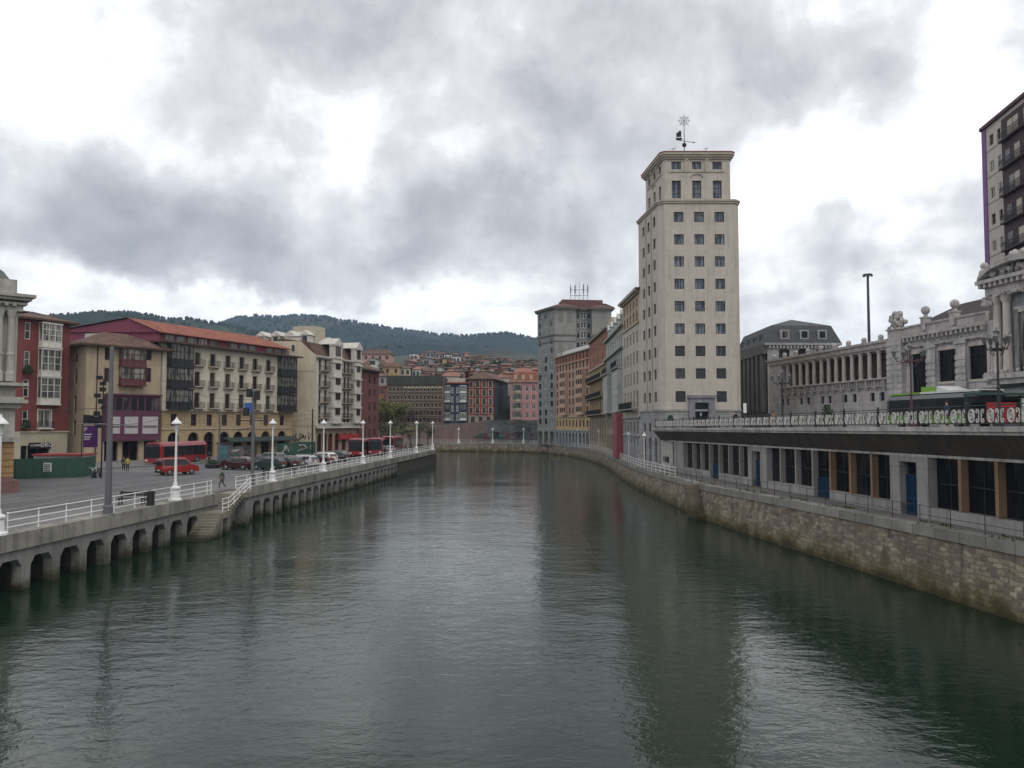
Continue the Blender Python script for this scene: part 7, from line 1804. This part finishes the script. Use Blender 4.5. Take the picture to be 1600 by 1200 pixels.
# ============================================================ deck balustrade
bal = empty('balustrade', (EX(60), 60, DZ(60)), 'long dark iron balustrade with white oval medallions along the raised deck edge', 'balustrade')
ZD = lambda y: DZ(y)+.03
BX = lambda y: EX(y)+.22
OV = mat('pale_cast_medallion', (.52, .50, .47), .7, .15, 3, streak=.2)
b = MB(); 
yy = list(range(8, 103, 5))+[103]
for z_ in (1.0, .86, .13): b.tube([(BX(y), y, ZD(y)+z_) for y in yy], .028 if z_ == 1.0 else .018, 5)
b.obj('handrail', IRON, bal)
pm_ = MB(); pm_.box(-.055, .055, -.055, .055, 0, 1.06); pm_.sph((0, 0, 1.1), .07, 6); pm_.box(-.08, .08, -.08, .08, 0, .12); pm_ = pm_.mesh(IRON, 'post')
def panel():
    "one 1.4 m bay: oval medallion and a pair of scrolls; x along the rail"
    dk_ = MB(); wt = MB()
    for k in range(13): x = -.7+1.4*k/12; dk_.box(x-.009, x+.009, -.01, .01, .13, .86)
    def ell(b, cx, cz, rx, rz_, r, n=18, a0=0, a1=2*math.pi): b.tube([(cx+rx*math.cos(a0+(a1-a0)*k/n), -.015, cz+rz_*math.sin(a0+(a1-a0)*k/n)) for k in range(n+1)], r, 5)
    ell(wt, -.35, .5, .2, .30, .05); ell(wt, -.35, .5, .09, .14, .04, 12)
    for sx in (.1, .45):
        f_ = -1 if sx < .2 else 1
        for cz, h_ in ((.28, -1), (.72, 1)): wt.tube([(sx+.02*f_+f_*.085*math.cos(t*.45), -.015, cz+h_*.085*math.sin(t*.45)) for t in range(-3, 9)], .034, 5)
        wt.tube([(sx-.08*f_, -.015, .24), (sx-.1*f_, -.015, .4), (sx-.05*f_, -.015, .5), (sx-.1*f_, -.015, .6), (sx-.08*f_, -.015, .76)], .03, 5)
    return dk_.mesh(IRON, 'bars'), wt.mesh(OV, 'medallion')
db, wbm = panel()
y = 9.0; ang = math.atan2(-1, .062); k = 0
while y < 102.5:
    o = place('panel', db, bal, (BX(y), y, ZD(y)), ang); place('medallion', wbm, o, (BX(y), y, ZD(y)))
    if k % 3 == 0: place('post', pm_, bal, (BX(y+.7), y+.7, ZD(y)))
    y += 1.397; k += 1
# return along the end of the deck beside the tower
# ============================================================ candelabra lamps on the deck
DLG = mat('smoky_lantern_glass', (.11, .11, .11), .15, .1)
def candelabra(x, y, z, h, label, arms=5, m=IRON, wide=.95):
    root = empty('lantern_post', (x, y, z), label, 'street lamp', 'many armed lantern posts on the deck')
    MB().lathe(x, y, [(.3, z), (.3, z+.25), (.17, z+.45), (.2, z+1.0), (.11, z+1.15), (.085, z+2.4), (.13, z+2.5), (.07, z+2.6), (.06, z+h-1.1), (.12, z+h-1.0), (.05, z+h-.6)], 10).obj('pole', m, root)
    for k in range(arms):
        a = 2*math.pi*k/arms+.3; ex, ey = x+wide*math.cos(a), y+wide*math.sin(a); b = MB()
        b.tube([(x, y, z+h-1.15), (x+.4*(ex-x), y+.4*(ey-y), z+h-1.4), (x+.8*(ex-x), y+.8*(ey-y), z+h-1.3), (ex, ey, z+h-.95)], .035, 5)
        b.tube([(x, y, z+h-1.5), (x+.3*(ex-x), y+.3*(ey-y), z+h-1.25), (x+.55*(ex-x), y+.55*(ey-y), z+h-1.5), (x+.35*(ex-x), y+.35*(ey-y), z+h-1.7)], .025, 5)
        for q in range(3): b.sph((x+(.3+.25*q)*(ex-x), y+(.3+.25*q)*(ey-y), z+h-1.3+.08*(q % 2)), .07, 5)
        o = b.obj('arm', m, root)
        MB().lathe(ex, ey, [(.09, z+h-.95), (.17, z+h-.6), (.19, z+h-.55), (.06, z+h-.4), (.02, z+h-.28)], 8).obj('lantern', DLG, o)
    MB().lathe(x, y, [(.09, z+h-.6), (.19, z+h-.2), (.2, z+h-.15), (.06, z+h+.02), (.02, z+h+.15)], 8).obj('lantern', DLG, root)
candelabra(xu(1223, 84, 8), 84, DZ(84), 6.0, 'dark iron lantern post with many arms at the left end of the gallery')
candelabra(xu(1425, 60, 8), 60, DZ(60), 6.3, 'maroon brown lantern post in front of the station pier above the bus', m=mat('maroon_iron', (.07, .03, .035), .5), wide=1.1)
candelabra(xu(1562, 50, 8), 50, DZ(50), 6.2, 'dark ornate lantern post in front of the station entrance, rightmost', wide=.7)
# buses on the deck
bus(37.0, 69, R(180-173.2), 12.4, 'green and white city bus standing on the raised street by the station', BUSK, z=DZ(69)+.0, low=BUSG, roofm=BUSG, roofpod=(-.9, 1.2, BUSG, -2.3), grp='buses on the raised street')
kx, ky = xu(1566, 60, 9), 60
ks = empty('bus_shelter', (kx, ky, DZ(60)), 'green bus shelter with a red advertising panel and a white poster, near right edge', 'bus shelter')
z0 = DZ(60)
GRM = mat('dark_green_shelter', (.02, .06, .04), .5)
MB().box(kx-2.4, kx+3.2, ky-.8, ky+.9, z0+2.45, z0+2.6).obj('roof', GRM, ks)
for q in (-2.3, -.2, 1.9, 3.1): MB().box(kx+q-.05, kx+q+.05, ky+.7, ky+.8, z0, z0+2.45).obj('post', GRM, ks)
MB().box(kx-1.3, kx+.9, ky-.3, ky-.2, z0+.4, z0+1.9).obj('red_panel', mat('red_advert', (.33, .015, .015), .5), ks)
MB().box(kx+1.2, kx+2.3, ky-.5, ky-.35, z0+.4, z0+2.2).obj('white_poster', mat('pale_green_poster', (.45, .52, .47), .5, .1, 2), ks)
MB().box(kx-2.3, kx+3.1, ky+.74, ky+.76, z0+.3, z0+2.4).obj('glass_back', G_DARK, ks)
# information sign near the tower
sx_, sy_ = xu(1164, 90, 9), 90
o = empty('street_sign', (sx_, sy_, DZ(90)), 'narrow pale information sign on the deck beside the tower corner', 'sign')
MB().cyl((sx_, sy_, DZ(90)), (sx_, sy_, DZ(90)+2.2), .04).obj('post', GREYM, o); MB().box(sx_-.18, sx_+.18, sy_-.06, sy_-.02, DZ(90)+1.7, DZ(90)+2.8).obj('plate', WHITE, o)

# weeds and moss tufts in the joints of the right coping (uncountable small growth)
rnd = random.Random(77); b = MB()
for _ in range(1500):
    y = 16+rnd.random()**1.3*75
    if noise.noise(Vector((y*.35, 2, 0))) < .05: continue
    x = RX(y)+rnd.choice((.78, .8, .05, 1.0))+rnd.uniform(-.06, .12); z = WZ(y)+.0
    c_ = Vector((x, y+rnd.uniform(-.2, .2), z+.05*rnd.random())); h_ = rnd.uniform(.04, .16); a = rnd.random()*6.28
    d1 = Vector((math.cos(a), math.sin(a), 0))*h_*.5; b.add([c_-d1, c_+d1, c_+d1*.4+Vector((rnd.uniform(-.05, .05), 0, h_)), ], [(0, 1, 2)])
tag(b.obj('weeds', mat('dry_green_weeds', (.06, .075, .025), .9, .4, 2)), 'small green weeds growing in the coping joints of the right walkway', 'weeds', kind='stuff')
# terrace furniture at the foot of the buildings, shop fronts seen as dark glazed strips
def planter(u, Y, label, z=3.0):
    x = gx(u, Y); root = empty('planter', (x, Y, z), label, 'planter', 'round dark planters in the street')
    MB().lathe(x, Y, [(.7, z), (.95, z+.1), (1.0, z+.45), (.9, z+.5)], 14).obj('bowl', IRON, root); b = MB(); rr = random.Random(int(u))
    for _ in range(120):
        c_ = Vector((x+rr.gauss(0, .35), Y+rr.gauss(0, .35), z+.5+rr.random()*.5)); e_ = Vector((rr.uniform(-1, 1), rr.uniform(-1, 1), rr.random())).normalized()*.14; f_ = e_.orthogonal().normalized()*.08
        b.add([c_-e_, c_-f_, c_+e_, c_+f_], [(0, 1, 2, 3)])
    b.obj('foliage', LEAF, root)
planter(262, 95, 'round dark planter bowl by the red van', 2.905); planter(333, 100, 'round dark planter bowl right of the long red bus', 2.905)
def kiosk(u, Y, w, h, m1, label):
    x = gx(u, Y); root = empty('kiosk', (x, Y, 2.95), label, 'kiosk')
    MB().box(x-w/2, x+w/2, Y, Y+w*.8, 2.9, 2.9+h).obj('body', m1, root); MB().box(x-w/2-.15, x+w/2+.15, Y-.15, Y+w*.8+.15, 2.9+h, 3.05+h).obj('roof', IRON, root)
    MB().box(x-w*.38, x+w*.38, Y-.05, Y-.01, 3.5, 2.6+h).obj('poster', mat('teal_poster', (.05, .13, .14), .5, .6, 1.5) if 'teal_poster' not in D.materials else D.materials['teal_poster'], root)
kiosk(348, 112, 1.6, 2.7, GREYM, 'narrow advertising kiosk with a teal poster left of the parked cars')
for k, (u, Y) in enumerate(((362, 113), (384, 120), (447, 134), (470, 142), (479, 146))):
    x = gx(u, Y); w = 3.2; root = empty('graffiti_hoarding', (x, Y, 2.95), ('graffitied grey board panel by the teal kiosk', 'graffitied board panel behind the signal pole', 'dark green graffitied board panel under the awning', 'graffitied board panel at the foot of the blank wall, left', 'graffitied board panel at the foot of the blank wall, right')[k], 'hoarding')
    MB().box(x-w/2, x+w/2, Y, Y+.1, 3.0, 5.1).obj('board', (GREYM, DRD, HG, HG, HG)[k], root); rr = random.Random(k)
    for q in range(4): MB().tube([(x+rr.uniform(-1.4, 1.4), Y-.06, 3.5+rr.random()*1.3) for _ in range(6)], .06, 4).obj('graffiti', (gcol[0], gcol[1], WHITE, gcol[0])[q], root)
# gulls on the tower roof
for u, l_ in ((1054, 'small gull perched on the tower roof edge, left of the vane'), (1105, 'small gull perched on the tower roof edge, right of the vane')):
    x, y, z = xu(u, 103.6, 44), 104.2, ztop+.76; b = MB()
    b.loft([[(x+sx*.0+q*.09*math.cos(a), y+q*.09*math.sin(a)*1, z+.22+dz_) if 0 else (x+o_, y+q*math.cos(a), z+.22+dz_+q*math.sin(a)) for a in [k*math.pi/4 for k in range(8)]] for o_, q, dz_ in ((-.34, .015, -.03), (-.15, .07, 0), (.05, .10, .01), (.18, .07, .06), (.24, .05, .14), (.30, .045, .15), (.36, .01, .13))])
    o = b.obj('gull', mat('gull_plumage', (.5, .5, .5), .8) if 'gull_plumage' not in D.materials else D.materials['gull_plumage'], smooth=True); tag(o, l_, 'bird')
    MB().box(x-.02, x+.02, y-.01, y+.01, z-.02, z+.16).obj('leg', IRON, o)
